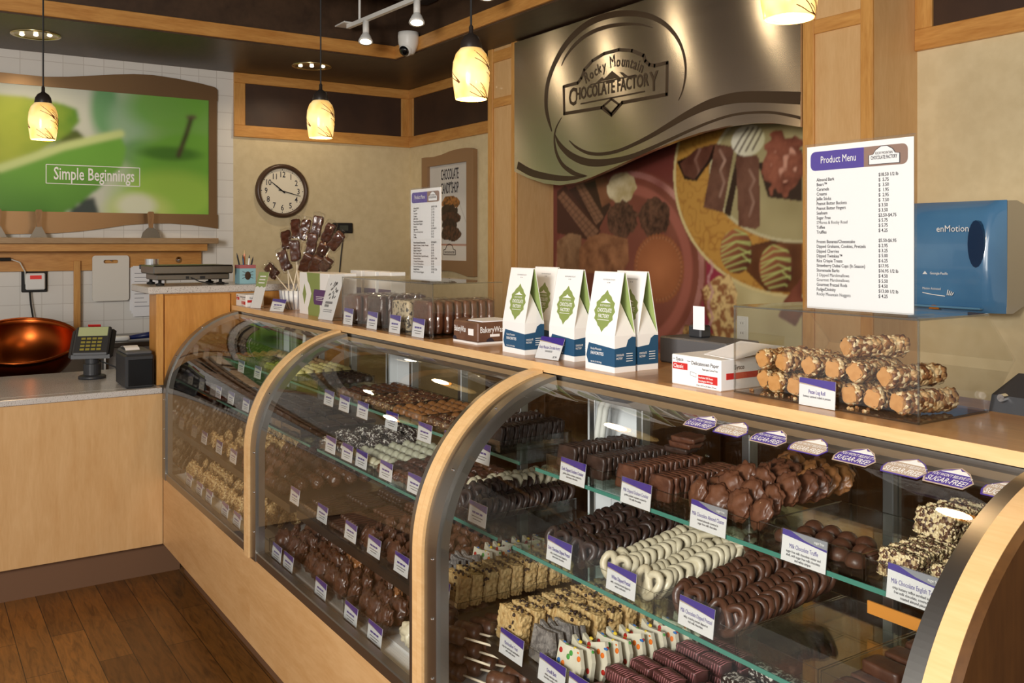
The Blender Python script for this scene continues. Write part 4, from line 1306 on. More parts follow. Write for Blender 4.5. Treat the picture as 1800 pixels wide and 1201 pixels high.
# ---- acrylic display boxes
def display_box(name, label, x0, x1, y0, y1, z1, flap):
    c = Vector(((x0+x1)/2, (y0+y1)/2, ZC))
    t = thing(name, label, 'display box', c)
    q = 0.004
    part('base', MB().box((x0, y0, ZC), (x1, y1, ZC+q)), 'acrylic', t)
    part('front', MB().box((x0, y0, ZC+q), (x1, y0+q, z1-q)), 'acrylic', t)
    part('lid', MB().box((x0, y0, z1-q), (x1, y1, z1)), 'acrylic', t)
    for a in (x0, x1-q):
        pts = [(a, y0+q, ZC+q), (a, y1, ZC+q)]+([(a, y1+0.09, ZC+0.09)] if flap else [])+[(a, y1, z1-q), (a, y0+q, z1-q)]
        part('side', MB().prism(pts, (q, 0, 0)), 'acrylic', t)
    if flap:
        part('flap', MB().prism([(x0+q, y1, z1-q), (x0+q, y1+0.09, ZC+0.09), (x1-q, y1+0.09, ZC+0.09), (x1-q, y1, z1-q)], (0, -0.003, -0.003)), 'acrylic', t)
    ed = MB()
    r = 0.0022
    for a in (x0+r, x1-r):
        ed.tube([(a, y0+r, ZC), (a, y0+r, z1)], r, 4)
    ed.tube([(x0, y0+r, z1-r), (x1, y0+r, z1-r)], r, 4); ed.tube([(x0, y0+r, ZC+r), (x1, y0+r, ZC+r)], r, 4)
    ed.tube([(x1-r, y0, z1-r), (x1-r, y1, z1-r)], r, 4); ed.tube([(x1-r, y0, ZC+r), (x1-r, y1, ZC+r)], r, 4)
    part('polished_edge', ed, 'acrylic_edge', t)
    return t
display_box('acrylic_display_box', 'clear acrylic box full of pecan log rolls', -1.343, -0.922, 1.447, 1.668, 1.472, True)
display_box('acrylic_display_box', 'clear acrylic box of fudge slabs below the distant menu', -3.36, -2.62, 1.43, 1.70, 1.472, False)

# ---- pecan log rolls
def nutty(name, stops, scale, rough=0.45, bstr=0.9, coat=0.0):
    m, nt, p = new_mat(name)
    vec = coords(nt)
    v = nt.nodes.new('ShaderNodeTexVoronoi'); v.inputs['Scale'].default_value = scale
    nt.links.new(vec, v.inputs['Vector'])
    sp_ = nt.nodes.new('ShaderNodeSeparateColor'); nt.links.new(v.outputs['Color'], sp_.inputs[0])
    nt.links.new(ramp(nt, sp_.outputs['Red'], stops), p.inputs['Base Color'])
    p.inputs['Roughness'].default_value = rough
    p.inputs['Coat Weight'].default_value = coat
    b = nt.nodes.new('ShaderNodeMath'); b.operation = 'MULTIPLY'; b.inputs[1].default_value = -1
    nt.links.new(v.outputs['Distance'], b.inputs[0])
    bump(nt, p, b.outputs[0], bstr, 0.004)
    return m
M['pecan'] = nutty('pecan_coating', [(0.0, rgb(86, 48, 24)), (0.3, rgb(142, 90, 48)), (0.6, rgb(196, 152, 98)), (0.8, rgb(226, 200, 152)), (1, rgb(238, 218, 176))], 120)
M['caramel'] = pm('caramel_centre', rgb(216, 160, 98), 0.5, c2=rgb(200, 142, 80), nscale=60)
def nut_skin(p, sc_, amp, seed):
    d_, pts = noise.voronoi(p*sc_+Vector((seed*3.1, seed, 0)))
    return amp*(0.55-min(d_[0], 0.9))
def log_mesh(seed, L=0.13):
    mb = MB(); n, m_ = 40, 34
    vs = []; fs = []
    for k in range(m_+1):
        for i in range(n):
            a = 2*PI*i/n
            r = 0.0205+0.0012*math.sin(3*a+seed)
            p = Vector((math.cos(a)*r, L*k/m_, math.sin(a)*r*0.95))
            r += nut_skin(p, 110, 0.008, seed)
            e = 1.0
            if k in (0, m_): e = 0.72
            vs.append(Vector((math.cos(a)*r*e, L*k/m_+(0.003*math.sin(5*a+seed) if k == 0 else 0), math.sin(a)*r*e*0.97)))
    for k in range(m_):
        for i in range(n):
            j = (i+1) % n
            fs.append((k*n+i, (k+1)*n+i, (k+1)*n+j, k*n+j))
    fs.append(tuple(m_*n+i for i in range(n)))
    mb.add(vs, fs)
    return mb
logs = []
for s_ in range(3):
    t = thing('pecan_log_roll', 'pecan log', 'candy', (0, 0, 0))
    part('nut_coating', log_mesh(s_), 'pecan', t, True)
    cc = MB()
    rr = [0.0158+0.0018*math.cos(4*(2*PI*i/20+0.3*s_))+0.0006*random.random() for i in range(20)]
    cc.prism([(rr[i]*math.cos(2*PI*i/20), -0.0015, rr[i]*math.sin(2*PI*i/20)) for i in range(20)], (0, 0.006, 0))
    part('caramel_centre', cc, 'caramel', t)
    logs.append(t)
def cr(x, y): return (1300+x/4.286, 540+y/4.286)
LOGS = [((182,545),'leftmost pecan log in the bottom row, almost hidden behind its neighbour',1.50,0.0), ((262,560),'pecan log at the left of the bottom row in the acrylic box',1.47,0.02), ((410,590),'pecan log partly hidden behind the left edge of the name card',1.47,0.0), ((600,620),'pecan log directly behind the name card',1.475,0.0), ((826,650),'pecan log just right of the name card in the bottom row',1.474,0.03), ((1000,665),'second pecan log from the right in the bottom row',1.47,0.05), ((1185,690),'pecan log at the right corner of the bottom row',1.468,-0.2),
        ((170,365),'leftmost pecan log of the middle row in the acrylic box',1.49,-0.05), ((318,375),'second pecan log from the left in the middle row',1.485,-0.1), ((520,430),'third pecan log from the left in the middle row, its face coated with nuts',1.485,0.0), ((700,450),'fourth pecan log from the left in the middle row',1.482,0.05), ((866,450),'second pecan log from the right in the middle row',1.482,0.06), ((1090,475),'rightmost pecan log of the middle row, tilted square face',1.475,-0.22),
        ((800,225),'single pecan log lying on top of the pile',1.50,-0.35)]
random.seed(5)
used = set()
for n, (pc, lab, y, rz) in enumerate(LOGS):
    q = at_y(*cr(*pc), y)
    q.z = 1.318 if n < 7 else (1.360 if n < 13 else 1.4035)
    src = logs[n % 3]
    if n % 3 not in used and n < 3:
        used.add(n % 3); o = src; o.location = q; o['label'] = lab; o['group'] = 'pecan log rolls in the acrylic box'
    else:
        o = clone(src, q, None, lab, 'pecan log rolls in the acrylic box')
    o.rotation_euler = (0, random.uniform(-0.6, 0.6), rz)
q = at_y(1437, 690, 1.443)
price_tag((q.x, 1.441, ZC+0.001), 0.082, 0.052, 'Pecan Log Roll', ['buttery caramel rolled in pecans'], 'name card reading Pecan Log Roll on the acrylic box', lean=0.05)
cr_ = MB()
for k in range(22):
    q = Vector((random.uniform(-1.32, -0.95), random.uniform(1.452, 1.475), ZC+0.006))
    cr_.ball(q, random.uniform(0.002, 0.004), 1, 0.3, 2, k)
solid('nut_crumbs', cr_, 'pecan', 'loose nut crumbs on the floor of the pecan log box', 'crumbs', kind='stuff')

# ---- fudge slabs in the far acrylic box
M['fudge'] = pm('milk_fudge', rgb(116, 68, 44), 0.4, c2=rgb(94, 52, 32), nscale=30, bscale=90, bstr=0.25, coat=0.4)
M['dark_fudge'] = pm('dark_fudge', rgb(78, 44, 30), 0.3, c2=rgb(62, 34, 24), nscale=30, bscale=90, bstr=0.25, coat=0.5)
M['cookie_fudge'] = pm('cookie_fudge', rgb(222, 204, 168), 0.45, c2=rgb(52, 40, 32), nscale=75, stops=(0.52, 0.58), bscale=90, bstr=0.3)
fx = lambda u, y: y*ray(u, 0).x/ray(u, 0).y
slabs = []
for k, (u, mat, n_, lab, grp) in enumerate(((620, 'fudge', 6, 'milk chocolate fudge slab in the leftmost row of the acrylic box', 'fudge slabs, leftmost row'), (662, 'dark_fudge', 6, 'wrapped dark fudge slab in the second row of the acrylic box', 'fudge slabs, second row'), (707, 'cookie_fudge', 6, 'white cookie speckled fudge slab in the third row of the acrylic box', 'fudge slabs, third row'), (745, 'fudge', 8, 'wrapped milk fudge slab in the rightmost row of the acrylic box', 'fudge slabs, rightmost row'))):
    x = fx(u, 1.47)
    base = None
    for i in range(n_):
        if base is None:
            t = thing('fudge_slab', lab, 'fudge', (x, 1.458, ZC+0.005), grp)
            mb = MB().grid_box((x-0.062, 1.458, ZC+0.005), (x+0.062, 1.484, ZC+0.112+0.006*(k % 2)), (8, 3, 8), 0.0025, 30, k)
            part('fudge', mb, mat, t, True)
            part('wrapper', MB().grid_box((x-0.064, 1.456, ZC+0.0045), (x+0.064, 1.486, ZC+0.116+0.006*(k % 2)), (10, 4, 10), 0.004, 42, k+9), 'wrap', t)
            base = t
        else:
            o = clone(base, (x+random.uniform(-0.006, 0.006), 1.458+0.0335*i, ZC+0.005), random.uniform(-0.05, 0.05))
for u, v, lab in ((612, 571, 'small price card under the leftmost fudge slabs'), (654, 579, 'small price card under the dark wrapped fudge slabs'), (694, 588, 'small price card under the white speckled fudge slabs'), (735, 594, 'small price card under the rightmost fudge slabs')):
    x = fx(u, 1.42)
    price_tag((x, 1.418, ZC+0.001), 0.082, 0.062, None, None, lab, lean=0.1)

# ---- gift boxes
M['navy'] = pm('navy_ink', rgb(32, 78, 112), 0.5)
M['green_ink'] = pm('olive_green_ink', rgb(134, 150, 82), 0.5)
M['green_inside'] = pm('green_inside', rgb(150, 170, 100), 0.6)
def gift_box(x0, y0, label):
    w, d, h, hb = 0.113, 0.066, 0.242, 0.088
    x1, y1, ym = x0+w, y0+d, y0+d*0.5
    c = Vector((x0+w/2, ym, ZC))
    t = thing('gift_box', label, 'gift box', c, 'white gable gift boxes')
    th = 0.0012
    z0, zb, zt = ZC, ZC+hb, ZC+h
    lean = (ym-y0)/(h-hb)
    fr = MB().prism([(x0, y0, z0), (x1, y0, z0), (x1, y0, zb), (x0, y0, zb)], (0, th, 0)).prism([(x0, y0, zb), (x1, y0, zb), (x1, ym-0.003, zt), (x0, ym-0.003, zt)], (0, th, 0))
    part('front_panel', fr, 'card', t)
    bk = MB().prism([(x0, y1, z0), (x1, y1, z0), (x1, y1, zb), (x0, y1, zb)], (0, -th, 0)).prism([(x0, y1, zb), (x1, y1, zb), (x1, ym+0.003, zt), (x0, ym+0.003, zt)], (0, -th, 0))
    part('back_panel', bk, 'card', t)
    part('green_lining', MB().prism([(x0+0.001, y1-th-0.0002, zb), (x1-0.001, y1-th-0.0002, zb), (x1-0.001, ym+0.0018, zt-0.003), (x0+0.001, ym+0.0018, zt-0.003)], (0, -0.0005, 0)), 'green_inside', t)
    part('top_fold', MB().box((x0, ym-0.004, zt-0.003), (x1, ym+0.004, zt), 0.001), 'card', t)
    for a, s_ in ((x0, 1), (x1, -1)):
        g = MB().prism([(a, y0+th, z0), (a, y1-th, z0), (a, y1-th, zb), (a, y0+th, zb)], (s_*th, 0, 0))
        g.prism([(a, y0+th, zb), (a, y1-th, zb), (a+s_*0.022, ym, zb+0.085)], (s_*th, 0, 0))
        part('side_gusset', g, 'card', t)
    part('bottom', MB().box((x0+th, y0+th, z0), (x1-th, y1-th, z0+th)), 'card', t)
    # navy bands, emblem and lettering
    nv = MB()
    yf = y0
    nv.prism([(x0+0.004, yf, z0+0.034), (x0+0.012, yf, z0+0.016), (x1, yf, z0+0.014), (x1, yf, z0+0.058), (x0+0.014, yf, z0+0.066), (x0+0.010, yf, z0+0.056)], (0, -0.0004, 0))
    part('navy_front', nv, 'navy', t)
    sd = MB()
    sd.prism([(x1, y0, z0+0.014), (x1, y1, z0+0.014), (x1, y1, zb-0.004), (x1, y1-0.012, zb-0.003), (x1, y1-0.024, zb-0.010), (x1, y1-0.030, z0+0.062), (x1, y0, z0+0.058)], (0.0004, 0, 0))
    part('navy_side', sd, 'navy', t)
    U = Vector((0, ym-0.003-y0, h-hb)).normalized(); X = Vector((1, 0, 0)); N = X.cross(U)
    o = Vector((x0+w*0.54, y0, zb))
    F = lambda a, b, l=0.0: o+X*a+U*b+N*l
    em = [(0,-0.045),(0.007,-0.034),(0.016,-0.027),(0.020,-0.019),(0.030,-0.010),(0.028,0.0),(0.034,0.012),(0.028,0.024),(0.030,0.034),(0.020,0.043),(0.016,0.051),(0.007,0.058),(0,0.069),(-0.007,0.058),(-0.016,0.051),(-0.020,0.043),(-0.030,0.034),(-0.028,0.024),(-0.034,0.012),(-0.028,0.0),(-0.030,-0.010),(-0.020,-0.019),(-0.016,-0.027),(-0.007,-0.034)]
    # the emblem crosses the crease at the band; keep it on the leaning face
    part('green_emblem', MB().prism([F(a*1.18, b*0.92+0.048) for a, b in em], N*0.0004), 'green_ink', t)
    tx = MB()
    for s_, b, sz, ww in (('ROCKY MOUNTAIN', 0.070, 0.007, 0.038), ('CHOCOLATE', 0.056, 0.014, 0.054), ('FACTORY', 0.042, 0.013, 0.042)):
        tx.text(s_, F(0, b), X, U, sz, ww/(glyphs(s_)[2]*sz), 'C', 0.0007)
    tx.prism([F(-0.02, 0.079, 0.0004), F(-0.004, 0.084, 0.0004), F(0.0, 0.089, 0.0004), F(0.006, 0.084, 0.0004), F(0.02, 0.079, 0.0004)], N*0.0003)
    tx.strip([F(-0.022, 0.037, 0.0004), F(0.022, 0.037, 0.0004)], N, 0.0012, 0.0003)
    fo = Vector((x0+0.022, y0-0.0004, z0))
    for s_, zz, sz, ww in (('Rocky Mountain', 0.05, 0.008, 0.042), ('FAVORITES', 0.038, 0.011, 0.05), ('Net Wt. 5.5 OZ (156g)', 0.019, 0.005, 0.042)):
        tx.text(s_, fo+UP*zz, X, UP, sz, ww/(glyphs(s_)[2]*sz))
    so = Vector((x1+0.0004, y0+0.004, z0))
    for s_, zz, sz, ww in (('CHOCOLATE', 0.04, 0.007, 0.024), ('FACTORY', 0.032, 0.007, 0.02)):
        tx.text(s_, so+UP*zz, Vector((0, 1, 0)), UP, sz, ww/(glyphs(s_)[2]*sz))
    for i in range(4):
        tx.box((x1+0.0004, y0+0.036, z0+0.044-0.006*i), (x1+0.0007, y0+0.056, z0+0.0455-0.006*i))
    part('white_lettering', tx, 'white_ink', t)
    t2 = MB().text('ROCKY MOUNTAIN CHOCOLATE', F(0, 0.135), X, U, 0.005, 0.6, 'C', 0.0004).text('EST. 1981', F(0, 0.128), X, U, 0.004, 0.7, 'C', 0.0004)
    part('grey_lettering', t2, 'grey_ink', t)
    return t
gift_box(-1.808, 1.42, 'tall white gift box nearest the camera, in front of another')
gift_box(-2.222, 1.442, 'tall white gift box furthest left, beside the brown wax paper box')
gift_box(-2.032, 1.47, 'tall white gift box in the middle behind the small price card')
gift_box(-2.262, 1.556, 'white gift box mostly hidden behind the two left ones')
gift_box(-1.812, 1.497, 'white gift box right behind the nearest one')
q = at_z(965, 632, ZC)
price_tag((q.x, q.y-0.008, ZC+0.001), 0.092, 0.062, 'Rocky Mountain Chocolate Factory', ['FAVORITES'], 'price card in a clear stand before the white gift boxes', yaw=0.12, lean=0.42, price='$7.99', foot=True)

# ---- paper boxes
M['bakery'] = pm('bakery_brown', rgb(112, 78, 58), 0.5, c2=rgb(98, 66, 48), nscale=30)
t = thing('wax_paper_box', 'brown bakery wax paper box beside the white gift boxes', 'box', (-2.48, 1.55, ZC))
x0, x1, y0, y1, h = -2.556, -2.406, 1.47, 1.62, 0.068
part('carton', MB().box((x0, y0, ZC+0.006), (x1, y1, ZC+h), 0.004), 'bakery', t)
part('white_base', MB().box((x0+0.001, y0-0.001, ZC), (x1-0.001, y1, ZC+0.006)), 'card', t)
part('paper_sheets', MB().box((x0+0.03, y0+0.02, ZC+h), (x1-0.004, y1-0.01, ZC+h+0.003)), 'paper', t)
part('lid_flap', MB().prism([(x0+0.002, y0+0.006, ZC+h), (x0+0.07, y0+0.006, ZC+h), (x0+0.055, y0+0.03, ZC+h+0.006), (x0+0.002, y0+0.05, ZC+h+0.006)], (0, 0, 0.001)), 'bakery', t)
tx = MB().text('BakeryWax', (x0+0.008, y0, ZC+0.034), (1, 0, 0), UP, 0.026, 0.58).text('BakeryWax', (x1, y0+0.008, ZC+0.036), (0, 1, 0), UP, 0.026, 0.72)
tx.box((x0+0.094, y0-0.0006, ZC+0.026), (x0+0.125, y0, ZC+0.046)); tx.box((x1, y0+0.045, ZC+0.022), (x1+0.0006, y0+0.08, ZC+0.03))
part('lettering', tx, 'white_ink', t)
part('black_dots', MB().prism([(x0+0.01+0.012*math.cos(k*PI/8), y0, ZC+0.007+0.012*math.sin(k*PI/8)) for k in range(9)], (0, -0.0005, 0)).prism([(x1, y0+0.045+0.014*math.cos(k*PI/8), ZC+0.007+0.012*math.sin(k*PI/8)) for k in range(9)], (0.0005, 0, 0)), 'ink', t)
M['red'] = pm('red_ink', rgb(196, 42, 40), 0.5)
def deli_box(x0, y0, w, d, h, label, big):
    x1, y1 = x0+w, y0+d
    t = thing('deli_paper_box', label, 'box', ((x0+x1)/2, (y0+y1)/2, ZC))
    part('carton', MB().box((x0, y0, ZC), (x1, y1, ZC+h), 0.002), 'card', t)
    X = Vector((1, 0, 0)); Y = Vector((0, 1, 0))
    rd = MB().box((x0+w*0.03, y0-0.0006, ZC+h*0.52), (x0+w*0.34, y0, ZC+h*0.74)).box((x0+w*0.56, y0-0.0006, ZC+h*0.18), (x0+w*0.94, y0, ZC+h*0.44)).box((x1, y0+d*0.08, ZC+h*0.36), (x1+0.0006, y0+d*0.9, ZC+h*0.56))
    part('red_panel', rd, 'red', t)
    bk = MB().text('Sysco', (x0+w*0.1, y0, ZC+h*0.80), X, UP, h*0.17, 0.9).text('Delicatessen Paper', (x0+w*0.42, y0, ZC+h*0.74), X, UP, h*0.17, w*0.55/(glyphs('Delicatessen Paper')[2]*h*0.17))
    bk.text('Papel para Carnes Frias', (x0+w*0.64, y0, ZC+h*0.6), X, UP, h*0.09, 0.8).text('10 in x 10.75 in (25.4cm x 27.3cm)', (x0+w*0.52, y0, ZC+h*0.07), X, UP, h*0.07, 0.9)
    bk.text('Sysco', (x1, y0+d*0.2, ZC+h*0.66), Y, UP, h*0.22, 0.9)
    bk.box((x0+w*0.03, y0-0.0005, ZC+h*0.85), (x0+w*0.08, y0, ZC+h*0.865)).box((x0+w*0.33, y0-0.0005, ZC+h*0.82), (x0+w*0.4, y0, ZC+h*0.835))
    part('black_lettering', bk, 'ink', t)
    wh = MB().text('Classic', (x0+w*0.05, y0-0.0007, ZC+h*0.57), X, UP, h*0.18, 0.95).text('Interfolded 500 Sheets', (x0+w*0.57, y0-0.0007, ZC+h*0.33), X, UP, h*0.09, 0.78).text('Interplegado 500 Hojas', (x0+w*0.57, y0-0.0007, ZC+h*0.22), X, UP, h*0.09, 0.75)
    part('white_lettering', wh, 'white_ink', t)
    if big:
        part('paper_sheet', MB().prism([(x0+0.05, y0+0.05, ZC+h), (x1+0.01, y0+0.03, ZC+h), (x1+0.02, y1-0.03, ZC+h+0.02), (x0+0.06, y1-0.05, ZC+h+0.024)], (0, 0, 0.0008)), 'paper', t)
        part('outline_sheet', MB().strip([(x0+w*0.4, y0, ZC+h*0.5), (x0+w*0.52, y0, ZC+h*0.46), (x0+w*0.52, y0, ZC+h*0.34), (x0+w*0.4, y0, ZC+h*0.38), (x0+w*0.4, y0, ZC+h*0.5)], (0, -1, 0), 0.0006, 0.0005), 'ink', t)
deli_box(-1.505, 1.425, 0.147, 0.205, 0.066, 'white and red delicatessen paper box beside the pecan log box', True)
deli_box(-4.63, 1.40, 0.16, 0.09, 0.06, 'small white and red paper box at the far left countertop end', False)

# ---- apple carrier box, leaflets
t = thing('carrier_box', 'white and green caramel carrier box with purple label', 'box', (-3.78, 1.55, ZC))
x0, x1, y0, y1, h = -3.94, -3.60, 1.475, 1.60, 0.185
part('carton', MB().box((x0, y0, ZC), (x1, y1, ZC+h), 0.002), 'card', t)
g = MB().prism([(x0+0.11, y0, ZC), (x1-0.10, y0, ZC), (x1-0.10, y0, ZC+h), (x0+0.09, y0, ZC+h), (x0+0.10, y0, ZC+0.15), (x0+0.125, y0, ZC+0.13), (x0+0.145, y0, ZC+0.095), (x0+0.125, y0, ZC+0.06), (x0+0.105, y0, ZC+0.03)], (0, -0.0006, 0))
part('green_field', g, 'green_ink', t)
part('green_emblem', MB().prism([(x0+0.04, y0, ZC+0.09), (x0+0.062, y0, ZC+0.045), (x0+0.084, y0, ZC+0.09), (x0+0.062, y0, ZC+0.135)], (0, -0.0006, 0)), 'green_ink', t)
part('purple_label', MB().prism([(x0+0.17, y0-0.0006, ZC+0.065), (x0+0.18, y0-0.0006, ZC+0.05), (x1-0.02, y0-0.0006, ZC+0.05), (x1-0.02, y0-0.0006, ZC+0.115), (x0+0.18, y0-0.0006, ZC+0.115), (x0+0.17, y0-0.0006, ZC+0.10)], (0, -0.0006, 0)), pm('plum_ink', rgb(86, 50, 104), 0.5), t)
tx = MB()
for i in range(3): tx.box((x0+0.2, y0-0.0016, ZC+0.07+0.007*i), (x0+0.29-0.02*(i % 2), y0-0.0012, ZC+0.072+0.007*i))
part('white_lettering', tx, 'white_ink', t)
def leaflet(c, w, h, yaw, lean, label, kind):
    c = Vector(c); X, U, N = frame(yaw, lean)
    t = thing('leaflet_stand', label, 'leaflet', c)
    k = part('leaflet', card_box(MB(), c, X, U, N, -w/2, w/2, 0, h, 0, 0.001), 'paper', t)
    part('stand', card_box(MB(), c, X, U, N, -w/2-0.002, w/2+0.002, 0, h+0.002, 0.0025, 0.0035), 'acrylic', t)
    B = -Vector((N.x, N.y, 0)).normalized()
    part('stand_foot', card_box(MB(), c, X, U, N, -w/2, w/2, h*0.98, h, 0, -0.0015).prism([c-X*(w/2), c+X*(w/2), c+X*(w/2)+B*0.06, c-X*(w/2)+B*0.06], UP*0.002), 'acrylic', t)
    P2 = lambda x, y: c+X*(x*w)+U*(y*h)+N*0.001
    if kind == 'green':
        part('green_header', MB().prism([P2(-0.5, 0.58), P2(-0.3, 0.61), P2(-0.1, 0.57), P2(0.1, 0.61), P2(0.3, 0.57), P2(0.5, 0.6), P2(0.5, 1), P2(-0.5, 1)], N*0.0003), 'green_inside', k)
        tx = MB()
        for i in range(3): tx.strip([P2(-0.3, 0.88-0.09*i), P2(0.3, 0.88-0.09*i)], N, 0.006, 0.0006)
        part('lettering', tx, 'white_ink', k)
    else:
        dk = MB(); random.seed(3)
        for i in range(26):
            a, b = random.uniform(-0.28, 0.3), random.uniform(0.45, 0.82)
            dk.strip([P2(a, b), P2(a+0.05, b+0.05)], N, 0.006, 0.0003)
        part('drawing', dk, 'ink', k)
        part('lettering', MB().strip([P2(-0.3, 0.38), P2(0.2, 0.38)], N, 0.01, 0.0003).strip([P2(-0.3, 0.31), P2(0.0, 0.31)], N, 0.01, 0.0003).strip([P2(-0.3, 0.22), P2(0.3, 0.22)], N, 0.003, 0.0003).strip([P2(-0.3, 0.18), P2(0.3, 0.18)], N, 0.003, 0.0003), 'grey_ink', k)
leaflet((-3.53, 1.43, ZC+0.001), 0.12, 0.19, 0.1, 0.3, 'white leaflet in a leaning clear stand right of the carrier box', 'white')
leaflet((-4.36, 1.412, ZC+0.001), 0.075, 0.18, 0.35, 0.30, 'narrow leaflet with green header in a leaning clear stand', 'green')
price_tag((-4.10, 1.425, ZC+0.001), 0.10, 0.058, None, None, 'price card in front of the wrapped chocolate pops', yaw=0.3, lean=0.35, foot=True)
for k in range(3):
    x = -3.93+0.15*k
    t = thing('purple_white_box', ['white box with purple lower half, leftmost of three behind the fudge box', 'white box with purple lower half, middle of three behind the fudge box', 'white box with purple lower half, rightmost of three behind the fudge box'][k], 'box', (x+0.06, 1.75, ZC), 'white and purple boxes behind the fudge')
    part('carton', MB().box((x, 1.715, ZC), (x+0.12, 1.785, ZC+0.19), 0.002), 'card', t)
    part('purple_half', MB().box((x, 1.7142, ZC+0.03), (x+0.12, 1.715, ZC+0.115)), pm('plum_ink', rgb(86, 50, 104), 0.5), t)

# ---- chocolate pops in a white fan-shaped holder
M['pop'] = pm('pop_chocolate', rgb(84, 48, 34), 0.35, c2=rgb(62, 34, 24), nscale=40, coat=0.3)
M['stick'] = pm('paper_stick', rgb(226, 212, 186), 0.6)
HB = Vector((-4.20, 1.56, ZC))
t = thing('pop_holder', 'white ribbed holder at the foot of the chocolate pops', 'holder', HB)
part('bowl', MB().lathe([(0.045, 0.0), (0.05, 0.002), (0.075, 0.05), (0.08, 0.09), (0.076, 0.09), (0.07, 0.05), (0.04, 0.008), (0, 0.008)], HB, 28), 'white', t, True)
rb = MB()
for k in range(22):
    a = 2*PI*k/22; e = Vector((math.cos(a), math.sin(a), 0))
    rb.tube([HB+e*0.052+UP*0.004, HB+e*0.077+UP*0.05, HB+e*0.082+UP*0.092], 0.0025, 5)
part('ribs', rb, 'grey_band', t)
POPS = [(478,476,1.50,'round wrapped chocolate pop furthest left in the bunch'),(500,458,1.52,'wrapped chocolate pop second from the left, low in the bunch'),(503,422,1.56,'wrapped chocolate pop at the upper left of the bunch'),(520,402,1.58,'wrapped chocolate pop standing tall left of centre'),(519,440,1.53,'broad wrapped chocolate pop in the left middle of the bunch'),(536,404,1.60,'thin wrapped chocolate pop seen edge on at the top'),(557,398,1.60,'wrapped chocolate pop at the very top of the bunch'),(577,410,1.61,'wrapped chocolate pop at the upper right of the bunch'),(591,424,1.60,'wrapped chocolate pop furthest right in the bunch'),(548,428,1.56,'wrapped chocolate pop in the middle, behind the front ones'),(566,442,1.57,'wrapped chocolate pop right of the middle of the bunch'),(538,462,1.53,'wrapped chocolate pop low in the centre above the carrier box'),(556,466,1.54,'glossy wrapped chocolate pop just above the carrier box'),(572,466,1.56,'low wrapped chocolate pop at the right above the carrier box')]
for n, (u, v, y, lab) in enumerate(POPS):
    c = at_y(u, v, y+0.02)
    b = HB+Vector((0.05*math.cos(n*2.1), 0.03*math.sin(n*2.1), 0.02))
    t = thing('chocolate_pop', lab, 'candy', c, 'wrapped chocolate pops in a bunch')
    ax = (c-b).normalized()
    sd = ax.cross(Vector((0.83, -0.55, 0))).normalized(); nn = sd.cross(ax)
    R = Matrix((sd, ax, nn)).transposed().to_4x4(); R.translation = c
    mb = MB().grid_box((-0.023, -0.05, -0.012), (0.023, 0.05, 0.012), (8, 14, 4), 0.006, 40, n); mb.rot(0, R)
    part('chocolate', mb, 'pop', t, True)
    part('stick', MB().cyl(b, c-ax*0.05, 0.003, 8), 'stick', t)
    mb = MB().grid_box((-0.027, -0.064, -0.015), (0.027, 0.066, 0.015), (8, 12, 4), 0.007, 55, n+30); mb.rot(0, R)
    part('wrapper', mb, 'wrap', t)

# ---- towel dispenser, outlet, notice, register parts
t = thing('towel_dispenser', 'blue paper towel dispenser on the cream wall behind the menu', 'dispenser', (-1.925, YB, 1.35))
dx0, dx1, dz0, dz1, dyf = -2.125, -1.74, 1.352, 1.757, 3.20
sidep = [(YB-0.002, dz0+0.03), (YB-0.002, dz1-0.02), (3.33, dz1), (3.27, dz1-0.002), (3.26, dz0), (3.30, dz0-0.002)]
part('grey_back', MB().prism([(dx0, y, z) for y, z in sidep], (dx1-dx0, 0, 0)), pm('warm_grey_plastic', rgb(176, 166, 146), 0.4), t)
M['blue'] = pm('translucent_blue', rgb(84, 132, 172), 0.2, c2=rgb(74, 122, 164), nscale=5, coat=0.6)
cv = MB()
nx, nz = 24, 16
vs = []; fs = []
for i in range(nx+1):
    a = i/nx; e = min(a, 1-a)
    for j in range(nz+1):
        b = j/nz
        bow = 0.055*math.sin(PI*min(1, 0.14+b*0.86))**0.5
        edge_ = min(1, e/0.16)
        y = 3.262-(0.012+bow)*(1-(1-edge_)**2.2)
        if j == 0: y = 3.262-0.03*(1-(1-edge_)**2)
        if j == nz: y = 3.262
        vs.append((dx0+(dx1-dx0)*a, y, dz0+(dz1-dz0)*b))
for i in range(nx):
    for j in range(nz):
        k = i*(nz+1)+j
        fs.append((k, k+nz+1, k+nz+2, k+1))
cv.add(vs, fs)
part('blue_cover', cv, 'blue', t, True)
part('side_recess', MB().prism([(dx1-0.075+0.03*math.cos(a), 3.222, 1.60+0.085*math.sin(a)) for a in [k*PI/10 for k in range(20)]], (0, -0.03, 0)), pm('navy_window', rgb(24, 50, 82), 0.1, coat=0.6), t)
part('lower_shelf', MB().box((dx0+0.02, 3.19, dz0+0.012), (dx1-0.06, 3.23, dz0+0.02), 0.003), pm('blue_ledge', rgb(96, 146, 180), 0.2), t)
part('sensor', MB().prism([(dx0+0.15+0.02*math.cos(a), 3.196, dz0+0.006+0.016*math.sin(a)) for a in [k*PI/10 for k in range(11)]], (0, -0.004, 0)), pm('amber', rgb(160, 96, 30), 0.2), t)
tx = MB().text('enMotion', (-1.965, 3.192, 1.645), (1, 0, 0), UP, 0.034, 0.95).text('Georgia-Pacific', (-1.99, 3.192, 1.487), (1, 0, 0), UP, 0.013, 0.9).text('Motion Activated', (-2.02, 3.192, 1.43), (1, 0, 0), UP, 0.013, 0.8)
tx.prism([(-2.02, 3.192, 1.487), (-2.0, 3.192, 1.487), (-2.01, 3.192, 1.499)], (0, -0.0006, 0))
